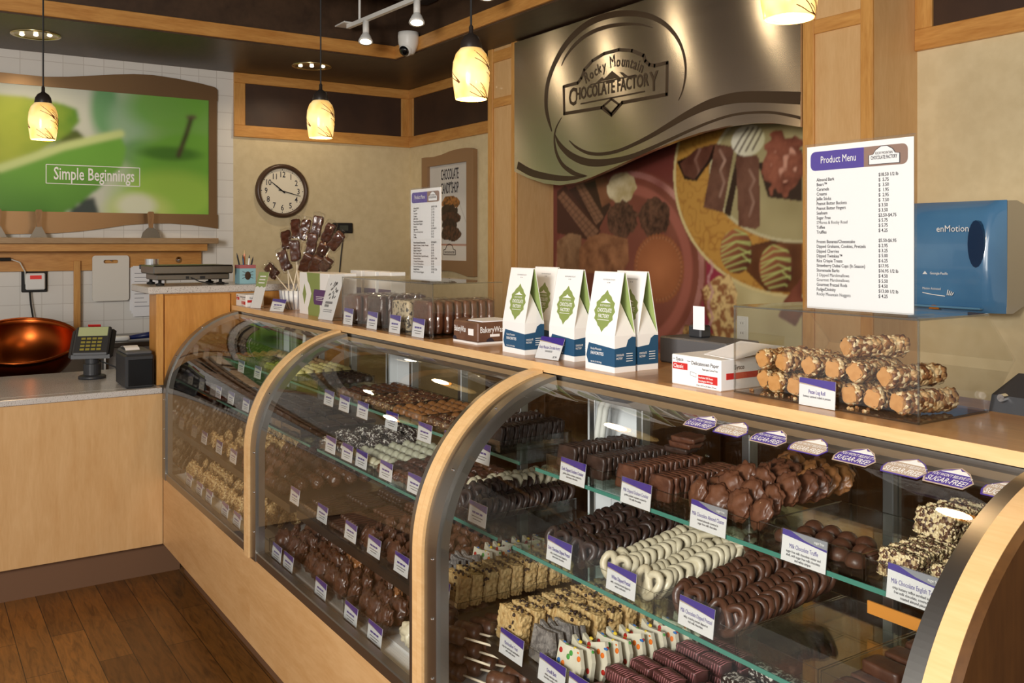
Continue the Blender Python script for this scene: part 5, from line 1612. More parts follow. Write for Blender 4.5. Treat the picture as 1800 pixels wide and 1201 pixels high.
tx.strip([(-2.02, 3.192, 1.418), (-1.98, 3.192, 1.412), (-1.93, 3.192, 1.408)], (0, -1, 0), 0.003, 0.0006)
for k in range(4): tx.tube([(-1.922+0.006*k, 3.191, 1.412), (-1.918+0.007*k, 3.191, 1.432-0.003*k)], 0.0018, 5)
part('lettering', tx, 'white_ink', t)
c = at_y(1306, 577, YM-0.004)
t = thing('wall_outlet', 'white double wall outlet on the mural behind the pecan log box', 'outlet', c)
part('plate', MB().box((c.x-0.036, c.y-0.006, c.z-0.058), (c.x+0.036, c.y, c.z+0.058), 0.003), 'white', t)
for k in (-1, 1):
    s_ = part('socket', MB().box((c.x-0.018, c.y-0.008, c.z+k*0.024-0.014), (c.x+0.018, c.y-0.006, c.z+k*0.024+0.014), 0.002), 'white', t)
    part('slot', MB().box((c.x-0.008, c.y-0.0084, c.z+k*0.024-0.004), (c.x-0.005, c.y-0.008, c.z+k*0.024+0.006)).box((c.x+0.005, c.y-0.0084, c.z+k*0.024-0.004), (c.x+0.008, c.y-0.008, c.z+k*0.024+0.006)), 'ink', s_)
solid('notice', MB().box((-1.735, YB-0.002, 1.18), (-1.55, YB, 1.36)), 'paper', 'white paper notice on the wall below the towel dispenser at the right edge', 'notice')
t = thing('card_reader', 'black card reader behind the countertop at the right edge', 'card reader', (-0.82, 1.73, ZC))
part('body', MB().prism([(-0.93, 1.68, ZC), (-0.93, 1.785, ZC), (-0.93, 1.785, ZC+0.062), (-0.93, 1.69, ZC+0.03)], (0.22, 0, 0)), 'charcoal', t)
part('lock', MB().cyl((-0.905, 1.69, ZC+0.028), (-0.905, 1.674, ZC+0.028), 0.007), 'chrome', t)
t = thing('till_drawer', 'dark grey till behind the right gift boxes', 'till', (-1.67, 1.73, ZC))
part('body', MB().box((-1.80, 1.66, ZC), (-1.565, 1.782, ZC+0.068), 0.004), 'grey', t)
part('display_post', MB().box((-1.735, 1.70, ZC+0.068), (-1.69, 1.74, ZC+0.10), 0.004), 'charcoal', t)
part('receipt', MB().box((-1.715, 1.699, ZC+0.09), (-1.675, 1.7, ZC+0.15)), 'paper', t)
# ================================================================ SWEETS IN THE CASES
def choc(name, c1, c2, rough=0.44, bscale=60, bstr=0.3, coat=0.1, nscale=30):
    return pm(name, c1, rough, c2=c2, nscale=nscale, bscale=bscale, bstr=bstr, coat=coat)
M['dark'] = choc('dark_chocolate', rgb(58, 38, 30), rgb(44, 28, 22))
M['milk'] = choc('milk_chocolate', rgb(92, 58, 40), rgb(74, 44, 30))
M['milk2'] = choc('light_milk_chocolate', rgb(112, 70, 47), rgb(92, 55, 37))
M['grahamd'] = choc('dark_dipped_graham', rgb(68, 47, 37), rgb(48, 32, 25), 0.48, 60, 0.7)
M['grahamm'] = choc('milk_dipped_graham', rgb(102, 62, 42), rgb(78, 45, 31), 0.48, 60, 0.7)
M['whitec'] = choc('white_candy', rgb(216, 206, 178), rgb(198, 186, 156), 0.4)
M['yellowc'] = choc('pale_yellow_candy', rgb(232, 218, 150), rgb(216, 198, 120), 0.4)
M['greenc'] = choc('green_candy', rgb(142, 150, 62), rgb(116, 126, 48), 0.4)
M['greyc'] = choc('grey_green_candy', rgb(196, 194, 168), rgb(178, 176, 150), 0.45)
M['tanc'] = choc('tan_caramel_candy', rgb(156, 106, 62), rgb(132, 84, 46), 0.4)
M['beige'] = choc('beige_candy', rgb(180, 150, 108), rgb(156, 124, 84), 0.45)
M['coco'] = pm('coconut_topped_chocolate', rgb(50, 34, 28), 0.5, c2=rgb(214, 208, 196), nscale=130, stops=(0.52, 0.58), bscale=130, bstr=0.5)
M['speck'] = pm('nut_speckled_chocolate', rgb(96, 60, 40), 0.45, c2=rgb(212, 186, 140), nscale=110, stops=(0.56, 0.62), bscale=110, bstr=0.4)
M['crispy'] = pm('rice_treat', rgb(214, 184, 128), 0.6, c2=rgb(184, 146, 90), nscale=60, bscale=150, bstr=0.9, bdist=0.004)
M['chip'] = pm('cookie_chip', rgb(52, 36, 30), 0.5)
M['toffee'] = nutty('almond_coated_toffee', [(0.0, rgb(72, 46, 34)), (0.38, rgb(110, 76, 52)), (0.48, rgb(214, 188, 138)), (1, rgb(234, 214, 170))], 190, 0.5, 0.9)
M['nutcl'] = nutty('chopped_nut_coating', [(0.0, rgb(120, 84, 48)), (0.5, rgb(186, 148, 92)), (1, rgb(222, 194, 142))], 150, 0.55, 0.8)
M['bark_grey'] = pm('cookies_bark', rgb(148, 142, 136), 0.5, c2=rgb(92, 88, 86), nscale=70, stops=(0.4, 0.62), dist=1.0)
M['bark_white'] = pm('white_bark', rgb(228, 222, 200), 0.45, c2=rgb(212, 204, 180), nscale=20)
M['pinkbar'] = choc('rose_brown_bar', rgb(92, 52, 50), rgb(78, 42, 40))
M['pink'] = pm('pink_drizzle', rgb(176, 110, 112), 0.5)
M['nutty_dark'] = choc('glossy_nut_cluster', rgb(84, 50, 32), rgb(58, 34, 22), 0.4, 40, 0.4, 0.25)
M['nut_tan'] = choc('caramel_nut_cluster', rgb(150, 98, 54), rgb(112, 68, 38), 0.35, 60, 0.6, 0.3)
for n_, c_ in (('mm_red', (176, 40, 34)), ('mm_orange', (226, 116, 40)), ('mm_yellow', (232, 200, 60)), ('mm_green', (70, 150, 66)), ('mm_blue', (50, 110, 180))):
    M[n_] = pm(n_.replace('mm', 'sweet'), rgb(*c_), 0.25)

# ---- shapes, each built once around its own foot (origin at the bottom centre)
def mk(mb, smooth=True, mats=('dark',), name='sweet'):
    me = mb.mesh(name, (0, 0, 0), smooth)
    for m in mats: me.materials.append(M[m])
    return me
def three(fn, mats, smooth=True):
    return [mk(fn(s), smooth, mats) for s in range(3)]
def cracker(s):
    return MB().grid_box((-0.034, -0.0065, 0), (0.034, 0.0065, 0.054), (12, 3, 12), 0.0032, 55, s, 0.06)
def pretzel(s):
    """knotted ring standing on its curve"""
    mb = MB()
    P = [(-0.007,0.0),(-0.010,0.016),(0.0,0.034),(0.012,0.044),(0.024,0.045),(0.031,0.034),(0.029,0.019),(0.018,0.006),(0.0,0.0),(-0.018,0.006),(-0.029,0.019),(-0.031,0.034),(-0.024,0.045),(-0.012,0.044),(0.0,0.034),(0.010,0.016),(0.007,0.0)]
    # smooth the path
    Q = []
    for k in range(len(P)-1):
        a, b, c, e = P[max(k-1, 0)], P[k], P[k+1], P[min(k+2, len(P)-1)]
        for q in range(3):
            t = q/3
            Q.append([0.5*((2*b[i])+(c[i]-a[i])*t+(2*a[i]-5*b[i]+4*c[i]-e[i])*t*t+(3*b[i]-a[i]-3*c[i]+e[i])*t**3) for i in (0, 1)])
    Q.append(list(P[-1]))
    pts = [(x*1.14, 0.0030*math.sin(i*0.55+s), z*1.16+0.0085) for i, (x, z) in enumerate(Q)]
    r = [0.0086*(1+0.12*noise.noise(Vector((i*0.7, s*9.1, 0)))) for i in range(len(pts))]
    return mb.tube(pts, r, 8)
def cluster(s):
    mb = MB()
    sv = Vector((s*4.1, s*2.2, 0))
    vs, fs = ICO[3]
    out = []
    for p in vs:
        k = 1+0.22*noise.fractal(p*2.0+sv, 0.85, 2, 3)
        out.append(Vector((p.x*0.031*k, p.y*0.0125*k, 0.033+p.z*0.034*k)))
    return mb.add(out, fs)
def blob(rx, ry, rz, amp, freq):
    def f(s):
        return MB().ball((0, 0, rz*0.92), (rx, ry, rz), 3, amp, freq, s+1)
    return f
def truffle(s):
    mb = MB(); vs, fs = ICO[3]; out = []
    for p in vs:
        k = 1+0.02*math.sin(34*(p.x*0.8+0.3*p.z)+s)
        out.append(Vector((p.x*0.0195*k, p.y*0.0195*k, max(-0.006, p.z*0.0175*k)+0.006)))
    return mb.add(out, fs)
def dome(s):
    mb = MB(); vs, fs = ICO[2]; out = []
    for p in vs:
        k = 1+0.10*noise.noise(p*2.2+Vector((s*3.3, 0, 0)))
        out.append(Vector((p.x*0.019*k, p.y*0.019*k, max(-0.005, p.z*0.021*k)+0.005)))
    return mb.add(out, fs)
def toffee(s):
    mb = MB().grid_box((-0.036, -0.013, 0.002), (0.036, 0.013, 0.05), (40, 15, 28), 0, 1, s, 0.1)
    c = Vector((0, 0, 0.026))
    for i, p in enumerate(mb.v):
        mb.v[i] = p+(p-c).normalized()*nut_skin(p, 190, 0.006, s+2)
    return mb
def treat(s):
    mb = MB().grid_box((-0.05, -0.017, 0.002), (0.05, 0.017, 0.083), (44, 16, 36), 0, 1, s, 0.06)
    c = Vector((0, 0, 0.042))
    for i, p in enumerate(mb.v):
        mb.v[i] = p+(p-c).normalized()*nut_skin(p, 105, 0.0075, s+5)
    r = random.Random(s)
    mb.cur = 1
    cl = [(r.uniform(-0.035, 0.035), r.uniform(0.015, 0.07)) for _ in range(3)]
    for k in range(34):
        if k < 26:
            cx, cz = cl[k % 3]
            q = Vector((cx+r.gauss(0, 0.008), -0.0185 if k % 2 else 0.0185, min(0.08, max(0.006, cz+r.gauss(0, 0.010)))))
        else: q = Vector((cl[k % 3][0]+r.gauss(0, 0.012), r.uniform(-0.014, 0.014), 0.0845))
        mb.ball(q, r.uniform(0.002, 0.0046), 1, 0.4, 2, k)
    return mb
def bark(col):
    def f(s):
        r = random.Random(s*7+1)
        mb = MB()
        pts = [(-0.043+r.uniform(-.004, .004), 0.001), (0.040+r.uniform(-.004, .004), 0.001), (0.046+r.uniform(-.004, .004), 0.05+r.uniform(-.006, .006)), (0.030, 0.082+r.uniform(-.006, .004)), (-0.02, 0.074+r.uniform(-.006, .008)), (-0.046, 0.078+r.uniform(-.012, .004))]
        mb.prism([(x, -0.005, z) for x, z in pts], (0, 0.010, 0))
        if col:
            for k in range(16):
                mb.cur = 1+k % 5
                fr_ = k < 11
                q = (r.uniform(-0.036, 0.038), -0.0055 if fr_ else r.uniform(-0.003, 0.003), r.uniform(0.008, 0.068) if fr_ else 0.074+r.uniform(-0.003, 0.003))
                mb.ball(q, (0.0062, 0.0026, 0.0062) if fr_ else (0.006, 0.0036, 0.0036), 1)
            mb.cur = 0
        return mb
    return f
def bar(rx, ry, rz):
    def f(s):
        return MB().grid_box((-rx, -ry, 0.001), (rx, ry, rz), (8, 8, 5), 0.0016, 40, s, 0.14)
    return f
def stripebar(s):
    mb = MB().grid_box((-0.034, -0.021, 0.001), (0.034, 0.021, 0.03), (8, 8, 5), 0.0012, 40, s, 0.14)
    mb.cur = 1
    for k in range(9):
        x = -0.03+k*0.0072
        mb.tube([(x, -0.0215, 0.008), (x+0.003, -0.020, 0.0275), (x+0.006, 0, 0.0315), (x+0.009, 0.019, 0.028)], 0.0010, 4)
    return mb
def pop(s):
    mb = MB().lathe([(0.0, 0.0), (0.016, 0.001), (0.0205, 0.006), (0.021, 0.022), (0.0195, 0.025), (0.0212, 0.028), (0.021, 0.046), (0.0195, 0.049), (0.021, 0.052), (0.0205, 0.068), (0.014, 0.074), (0, 0.0745)], (0, 0, 0), 18)
    mb.rot(0, Matrix.Translation((-0.037, 0, 0.022)) @ Matrix.Rotation(PI/2, 4, 'Y'))
    return mb
def rowstick(s):
    return MB().grid_box((-0.008, -0.04, 0.001), (0.008, 0.04, 0.016), (4, 10, 4), 0.0015, 60, s, 0.14)

KIT = {}
def kit(key, fn, mats, smooth=True):
    KIT[key] = three(fn, mats, smooth)
kit('cracker_d', cracker, ['grahamd']); kit('cracker_m', cracker, ['grahamm'])
kit('pretzel_d', pretzel, ['dark']); kit('pretzel_w', pretzel, ['whitec']); kit('pretzel_m', pretzel, ['milk'])
kit('cluster_m', cluster, ['milk2']); kit('cluster_b', cluster, ['milk']); kit('cluster_n', cluster, ['nutcl']); kit('cluster_t', cluster, ['tanc'])
kit('truffle', truffle, ['milk'])
for k_, m_ in (('yellow', 'yellowc'), ('white', 'greyc'), ('green', 'greenc'), ('tan', 'tanc'), ('dark', 'dark'), ('milk', 'milk'), ('beige', 'beige'), ('speck', 'speck'), ('ivory', 'whitec')):
    kit('dome_'+k_, dome, [m_])
kit('coco', blob(0.026, 0.024, 0.017, 0.25, 2.2), ['coco'])
kit('lump', blob(0.03, 0.024, 0.018, 0.28, 2.0), ['milk'])
kit('rough_ball', blob(0.026, 0.026, 0.026, 0.16, 4.5), ['nutty_dark'])
kit('bear', blob(0.036, 0.017, 0.040, 0.26, 2.4), ['nutty_dark'])
kit('bear_tan', blob(0.035, 0.016, 0.039, 0.30, 2.8), ['nut_tan'])
kit('bear_white', blob(0.036, 0.024, 0.036, 0.30, 2.2), ['whitec'])
kit('toffee', toffee, ['toffee']); kit('treat', treat, ['crispy', 'chip'])
kit('bark_g', bark(False), ['bark_grey'], False)
kit('bark_m', bark(True), ['bark_white', 'mm_orange', 'mm_red', 'mm_green', 'mm_blue', 'mm_yellow'], False)
kit('bar', bar(0.036, 0.022, 0.024), ['milk']); kit('dbar', bar(0.034, 0.02, 0.022), ['dark'])
kit('stripebar', stripebar, ['pinkbar', 'pink'])
kit('snowbar', bar(0.034, 0.022, 0.026), ['coco'])
kit('pop', pop, ['milk']); kit('pop_w', pop, ['yellowc']); kit('stickc', rowstick, ['dark']); kit('stickm', rowstick, ['milk'])
kit('slabd', bar(0.05, 0.03, 0.014), ['dark'])

NAMES = {}
rnd = random.Random(4)
def put(name, key, spots, label, cat, group, jit=0.08, tilt=None, sub=None):
    """one object for every sweet: spots are (x, y, z) or (x, y, z, rz)"""
    for i, q in enumerate(spots):
        me = KIT[key][i % 3]
        o = bpy.data.objects.new(name, me)
        COL.objects.link(o)
        o.location = q[:3]
        rz = (q[3] if len(q) > 3 else 0)+rnd.uniform(-jit, jit)
        rx = (tilt[0]+rnd.uniform(-tilt[1], tilt[1])) if tilt else 0
        o.rotation_euler = (rx, 0, rz)
        ORG[o.name] = Vector(q[:3])
        props(o, label, cat, group)
        if sub:
            c = bpy.data.objects.new('stick', sub); COL.objects.link(c); c.parent = o
def row(x, y0, y1, n, z, dx=0.0):
    return [(x+dx*i+rnd.uniform(-0.002, 0.002), y0+(y1-y0)*i/max(n-1, 1), z) for i in range(n)]
def gridp(x0, x1, nx, y0, y1, ny, z, j=0.002):
    return [(x0+(x1-x0)*i/max(nx-1, 1)+rnd.uniform(-j, j), y0+(y1-y0)*k/max(ny-1, 1)+rnd.uniform(-j, j), z) for k in range(ny) for i in range(nx)]
def tray(x0, x1, z, fy, label, h=0.034, by=SB-0.01, paper=False):
    q = 0.003; fy += 0.006
    c = Vector(((x0+x1)/2, (fy+by)/2, z))
    t = thing('sweets_tray', label, 'tray', c, 'clear trays in the cases')
    mb = MB().box((x0, fy, z+0.0005), (x1, by, z+0.003) if z < 1 else (x1, by, z+0.0115))
    part('floor_sheet', mb, 'acrylic', t)
    w_ = MB().box((x0, fy, z+0.003), (x0+q, by, z+h)).box((x1-q, fy, z+0.003), (x1, by, z+h)).box((x0+q, by-q, z+0.003), (x1-q, by, z+h)).box((x0+q, fy, z+0.003), (x1-q, fy+q, z+h))
    part('wall', w_, 'acrylic', t)
    r = 0.0011
    part('rim', MB().tube([(x0, fy, z+h), (x1, fy, z+h), (x1, by, z+h), (x0, by, z+h)], r, 4, True).tube([(x1, fy, z), (x1, fy, z+h)], r, 4).tube([(x0, fy, z), (x0, fy, z+h)], r, 4), 'acrylic_edge', t)
    return t
ux = lambda u, y: y*ray(u, 0).x/ray(u, 0).y
Z1, Z2, Z3, ZD = S1+0.0125, S2+0.004, S3+0.004, DK+0.004

# ---------------- nearest case, top shelf
G = 0.006
TX1 = [-1.895, -1.663, -1.432, -1.200, -0.968, -0.735]
lab1 = ['clear tray of dark dipped graham crackers on the top shelf, nearest case', 'clear tray of milk dipped graham crackers on the top shelf', 'clear tray of almond clusters on the top shelf', 'half empty clear tray of round truffles on the top shelf', 'clear tray of almond covered toffee on the top shelf']
for i in range(5): tray(TX1[i]+G/2, TX1[i+1]-G/2, S1, FY1, lab1[i], 0.042 if i != 3 else 0.046)
A = FY1+0.028; B = SB-0.035
for i, x in enumerate((-1.835, -1.722)):
    put('graham_cracker', 'cracker_d', row(x, A, B, 15, Z1+(0.004 if i == 0 else 0)), ['dark dipped graham cracker in the leftmost row, nearest case top shelf', 'dark dipped graham cracker in the second row, behind the first name card'][i], 'graham cracker', ['dark graham crackers, leftmost row', 'dark graham crackers, second row'][i], 0.05, (-0.12, 0.05))
for i, x in enumerate((-1.61, -1.495)):
    put('graham_cracker', 'cracker_m', row(x, A, B, 14, Z1), ['milk dipped graham cracker in the left row of the milk cracker tray', 'milk dipped graham cracker in the right row, beside the almond clusters'][i], 'graham cracker', ['milk graham crackers, left row', 'milk graham crackers, right row'][i], 0.05, (-0.12, 0.05))
for k in range(3):
    put('graham_cracker', ['cracker_d', 'cracker_m', 'cracker_m'][k], [(-1.62+0.012*k, 1.545+0.0*k, Z1+0.066+0.0145*k, 0.1)], ['lowest graham cracker lying flat on the back of the milk cracker rows', 'middle graham cracker lying flat on the milk cracker rows', 'topmost graham cracker lying flat on the milk cracker rows'][k], 'graham cracker', None, 0.1, (-PI/2+0.08, 0.02))
sp_ = []
for r_ in range(7):
    for i in range(4):
        sp_.append((-1.402+0.057*i+rnd.uniform(-.006, .006), A+0.004+0.041*r_, Z1+0.006+0.016*min(r_, 2)*(i > 0), rnd.uniform(-0.5, 0.4)))
put('almond_cluster', 'cluster_m', sp_[:20], 'glossy milk chocolate almond cluster standing on the top shelf', 'candy', 'almond clusters on the top shelf', 0.2, (-0.4, 0.15))
put('almond_cluster', 'cluster_t', sp_[20:]+[(-1.24, 1.55, Z1+0.03, 0.2)], 'lighter tan almond cluster at the back of the cluster tray', 'candy', 'tan almond clusters at the back', 0.2, (-0.4, 0.15))
tr = [(-1.165,1.395),(-1.125,1.40),(-1.083,1.39),(-1.043,1.395),(-1.003,1.388),(-1.15,1.437),(-1.108,1.44),(-1.066,1.432),(-1.024,1.436),(-1.165,1.48),(-1.125,1.482),(-1.084,1.474),(-1.048,1.478),(-1.002,1.43)]
put('truffle', 'truffle', [(x, y, Z1) for x, y in tr], 'round ridged milk chocolate truffle in the half empty tray', 'truffle', 'ridged truffles on the top shelf', 3.0)
for i, x in enumerate((-0.918, -0.822)):
    put('toffee_bar', 'toffee', row(x, A, B, 8, Z1+0.0, 0.0 if i else 0.0), ['almond coated toffee bar in the left row behind the toffee card', 'almond coated toffee bar in the right row beside the arch'][i], 'toffee', ['toffee bars, left row', 'toffee bars, right row'][i], 0.05, (-0.15, 0.05))
put('toffee_bar', 'toffee', row(-0.915, A+0.10, B, 4, Z1+0.053), 'almond coated toffee bar lying on top of the left row', 'toffee', 'toffee bars lying on top', 0.08, (-0.3, 0.05))
T = [(1005,'Dark Dipped Graham Cracker',['golden graham crackers covered in','semi-sweet chocolate'],0),(1116,'Milk Dipped Graham Cracker',['golden graham crackers covered in','rich milk chocolate'],0),(1243,'Milk Chocolate Almond Cluster',['roasted almonds covered in','sugar free milk chocolate'],1),(1411,'Milk Chocolate Truffle',['sugar free milk chocolate center and','shell, with sugar free milk chocolate','and white stripes'],1),(1606,'Milk Chocolate English Toffee',['crisp buttery toffee enrobed in sugar','free milk chocolate, covered with','roasted almond pieces'],1)]
for u, ti, li, sg in T:
    x = ux(u, FY1-0.006)
    price_tag((x, FY1-0.006, S1-0.006), 0.098, 0.056, ti, li, 'name card reading '+ti+' on the top shelf', lean=0.12, sugar=bool(sg), group=None)
# ---------------- nearest case, middle shelf
TX2 = [-1.862, -1.640, -1.412, -1.190, -1.005, -0.735]
lab2 = ['clear tray of dark dipped pretzels on the middle shelf, nearest case', 'clear tray of white dipped pretzels on the middle shelf, nearest case', 'clear tray of milk dipped pretzels on the middle shelf', 'large empty clear tray with an orange strip on the middle shelf', 'clear tray of rounded chocolate bars beside the right arch']
for i in range(5): tray(TX2[i]+G/2, TX2[i+1]-G/2, S2, FY2, lab2[i], 0.042)
A = FY2+0.03; B = SB-0.03
for i, (x, key, lab, grp) in enumerate(((-1.805, 'pretzel_d', 'dark chocolate pretzel in the leftmost row, nearest case', 'dark pretzels, leftmost row'), (-1.700, 'pretzel_d', 'dark chocolate pretzel in the row beside the white pretzels', 'dark pretzels, second row'), (-1.582, 'pretzel_w', 'white dipped pretzel in the left row', 'white pretzels, left row'), (-1.472, 'pretzel_w', 'white dipped pretzel in the right row beside the milk pretzels', 'white pretzels, right row'), (-1.358, 'pretzel_m', 'milk chocolate pretzel in the left row beside the white pretzels', 'milk pretzels, left row'), (-1.248, 'pretzel_m', 'milk chocolate pretzel in the right row beside the empty tray', 'milk pretzels, right row'))):
    put('dipped_pretzel', key, [(px, py, pz+0.030*max(0, (i_-3)/11)) for i_, (px, py, pz) in enumerate(row(x, A, B, 15, Z2))], lab, 'pretzel', grp, 0.16, (-0.34, 0.10))
    if key != 'pretzel_d':
        put('dipped_pretzel', key, [(x+0.03*(1 if key == 'pretzel_w' else -1), B-0.035, Z2+0.075)], lab.replace('in the', 'lying flat at the back of the', 1), 'pretzel', None, 0.5, (-1.2, 0.1))
put('rounded_bar', 'bar', gridp(-0.955, -0.79, 3, A+0.005, B-0.02, 6, Z2)+gridp(-0.94, -0.80, 2, A+0.07, B-0.02, 4, Z2+0.025), 'rounded milk chocolate bar in the tray beside the right arch', 'candy', 'rounded chocolate bars', 0.12)
solid('orange_strip', MB().box((-1.13, SB-0.02, Z2+0.025), (-1.01, SB-0.016, Z2+0.05)), pm('orange_card', rgb(222, 146, 60), 0.5), 'orange card strip at the back of the empty tray', 'strip')
T = [(981,'Dark Chocolate Dipped Pretzel',['salty, crunchy pretzel dipped in','semi-sweet chocolate']),(1090,'White Dipped Pretzel',['salty, crunchy pretzel dipped in','white confection']),(1222,'Milk Chocolate Dipped Pretzel',['salty, crunchy pretzel dipped in','rich milk chocolate'])]
for u, ti, li in T:
    x = ux(u, FY2-0.006)
    price_tag((x, FY2-0.006, S2+0.012), 0.094, 0.056, ti, li, 'name card reading '+ti+' on the middle shelf', lean=0.12)
# ---------------- nearest case, lower shelf
TX3 = [-1.922, -1.700, -1.478, -1.256, -1.03, -0.80]
lab3 = ['clear tray of rice treats on the lower shelf, nearest case', 'clear tray of cookie and candy bark on the lower shelf', 'clear tray of pink drizzled bars on the lower shelf', 'clear tray of dusted bars on the lower shelf', 'clear tray at the right end of the lower shelf']
for i in range(4): tray(TX3[i]+G/2, TX3[i+1]-G/2, S3, FY3, lab3[i], 0.042)
A = FY3+0.03; B = SB-0.035
put('rice_treat', 'treat', row(-1.862, A+0.0, B, 9, Z3)+row(-1.760, A+0.10, B, 6, Z3), 'rice treat bar with dark cookie bits on the lower shelf, nearest case', 'rice treat', 'rice treats, nearest case', 0.06, (-0.10, 0.04))
put('bark_piece', 'bark_g', row(-1.735, A-0.004, A+0.085, 5, Z3), 'grey cookies and cream bark piece standing before the rice treats', 'bark', 'grey bark pieces, nearest case', 0.08, (-0.22, 0.04))
put('bark_piece', 'bark_m', row(-1.630, A-0.006, B, 12, Z3, 0.0035), 'white bark piece dotted with coloured sweets, nearest case', 'bark', 'candy dotted bark, nearest case', 0.10, (-0.2, 0.05))
put('drizzled_bar', 'stripebar', gridp(-1.515, -1.44, 2, A+0.0, B-0.02, 6, Z3)+gridp(-1.51, -1.44, 2, A+0.05, B-0.02, 5, Z3+0.031), 'chocolate bar with pink drizzle lines on the lower shelf', 'candy', 'pink drizzled bars', 0.12)
put('dusted_bar', 'snowbar', gridp(-1.36, -1.285, 2, A+0.0, B-0.02, 5, Z3)+gridp(-1.355, -1.285, 2, A+0.06, B-0.02, 4, Z3+0.027), 'chocolate bar dusted with white crumbs on the lower shelf', 'candy', 'dusted bars', 0.12)
M['wood_stick'] = pm('wooden_stick', rgb(214, 186, 136), 0.6)
for k, u in enumerate((1237, 1288, 1300)):
    q = at_y(u, 1190, 1.21)
    solid('wooden_stick', MB().box((q.x-0.005, 1.235, S3+0.0), (q.x+0.005, 1.238, S3+0.075), 0.001), 'wood_stick', ['upright wooden stick at the bottom edge, left of two others', 'left one of two close wooden sticks at the bottom edge', 'right one of two close wooden sticks at the bottom edge'][k], 'stick')
T = [(897,'Marshmallow Treat',['crisp rice cereal and marshmallow','with cookie pieces']),(968,'Oreo® Bark',['white confection with','chocolate cookie pieces']),(1022,'M&M® Bark',['white confection with','candy pieces'])]
for u, ti, li in T:
    x = ux(u, FY3-0.006)
    price_tag((x, FY3-0.006, S3-0.006), 0.098, 0.058, ti, li, 'name card reading '+ti.replace('®', '')+' on the lower shelf', lean=0.12)
# floor of the nearest case
stk = mk(MB().cyl((0.035, 0, 0.022), (0.12, 0, 0.022), 0.003, 8), True, ['stick'])
def pops(spots, key, lab, grp):
    put('marshmallow_pop', key, spots, lab, 'marshmallow pop', grp, 0.15, None, stk)
pops([(x, y, ZD+0.046*l, 0.45) for l in (0, 1) for y in (1.18, 1.225, 1.27) for x in (-1.70, -1.82)], 'pop', 'milk chocolate marshmallow pop on the floor of the nearest case', 'milk pops on the floor, nearest case')

# ---------------- middle case
def tags(us, y, z, labs, w=0.088, h=0.056, titles=None):
    z += -0.034 if z == S1 else (0.018 if z == S2 else (0.028 if z == S3 else 0))
    for i, (u, l) in enumerate(zip(us, labs)):
        x = ux(u, y-0.006)
        price_tag((x, y-0.006, z-0.006), w, h, (titles or {}).get(i), None, l, lean=0.12)
TA = [-3.245, -3.018, -2.790, -2.562, -2.335, -2.108]
a1 = ['clear tray of dark swirl domes, middle case top shelf', 'clear tray of bronze domes, middle case top shelf', 'clear tray of tan caramel domes, middle case top shelf', 'clear tray of nut speckled domes, middle case top shelf', 'clear tray of dark graham crackers at the right end, middle case top shelf']
for i in range(5): tray(TA[i]+G/2, TA[i+1]-G/2, S1, FY1, a1[i])
A = FY1+0.026; B = SB-0.03
def domes(i, key, label, grp, nx=5, ny=6, base=TA, z=Z1, lift=0):
    put('chocolate_dome', key, gridp(base[i]+0.024, base[i+1]-0.024, nx, A, B, ny, z+lift), label, 'candy', grp, 3.0)
domes(0, 'dome_milk', 'milk chocolate dome in the leftmost tray, middle case', 'milk domes, middle case')
put('chocolate_dome', 'dome_speck', gridp(TA[1]+0.024, TA[2]-0.024, 5, A, B, 6, Z1), 'dark speckled dome between the milk and tan domes', 'candy', 'dark speckled domes', 3)
domes(2, 'dome_tan', 'tan caramel dome in the middle case top shelf', 'tan domes, middle case')
put('chocolate_dome', 'dome_tan', gridp(TA[3]+0.024, TA[4]-0.024, 5, A+0.09, B, 4, Z1), 'tan caramel dome behind the nut speckled domes', 'candy', 'tan domes behind the speckled ones', 3)
put('chocolate_dome', 'dome_speck', gridp(TA[3]+0.024, TA[4]-0.024, 5, A, A+0.045, 2, Z1+0.0), 'nut speckled dome at the front by the double arch', 'candy', 'nut speckled domes', 3)
for i, x in enumerate((-2.275, -2.165)):
    put('graham_cracker', 'cracker_d', row(x, A, B, 15, Z1), ['dark graham cracker in the left row at the right end of the middle case', 'dark graham cracker in the right row at the right end of the middle case'][i], 'graham cracker', ['dark crackers, middle case left row', 'dark crackers, middle case right row'][i], 0.05, (-0.15, 0.05))
tags((577, 604, 636, 687, 745, 792, 845), FY1, S1, ['price card furthest left on the top shelf of the middle case', 'second price card from the left, middle case top shelf', 'third price card from the left, middle case top shelf', 'price card under the speckled domes, middle case top shelf', 'price card under the tan domes, middle case top shelf', 'price card half hidden by the double arch, middle case top shelf', 'price card before the dark crackers at the right end, middle case'])
TB = [-3.245, -3.03, -2.76, -2.55, -2.335, -2.085]
b1 = ['clear tray of coconut topped clusters, middle case', 'clear tray of white domes, middle case', 'clear tray of milk lumps, left one, middle case', 'clear tray of milk lumps, right one, middle case', 'clear tray of white and dark pretzels, right end of the middle case']
for i in range(5): tray(TB[i]+G/2, TB[i+1]-G/2, S2, FY2, b1[i])
A = FY2+0.03; B = SB-0.03
put('coconut_cluster', 'coco', gridp(TB[0]+0.03, TB[1]-0.03, 4, A, B, 6, Z2+0.012, 0.004)+gridp(TB[0]+0.05, TB[1]-0.05, 3, A+0.05, B, 4, Z2+0.038, 0.004), 'dark cluster topped with white coconut, middle case', 'candy', 'coconut topped clusters', 3)
put('white_dome', 'dome_white', gridp(TB[1]+0.024, TB[2]-0.024, 6, A, B, 6, Z2+0.016), 'smooth white candy dome on the middle shelf, middle case', 'candy', 'white domes', 3)
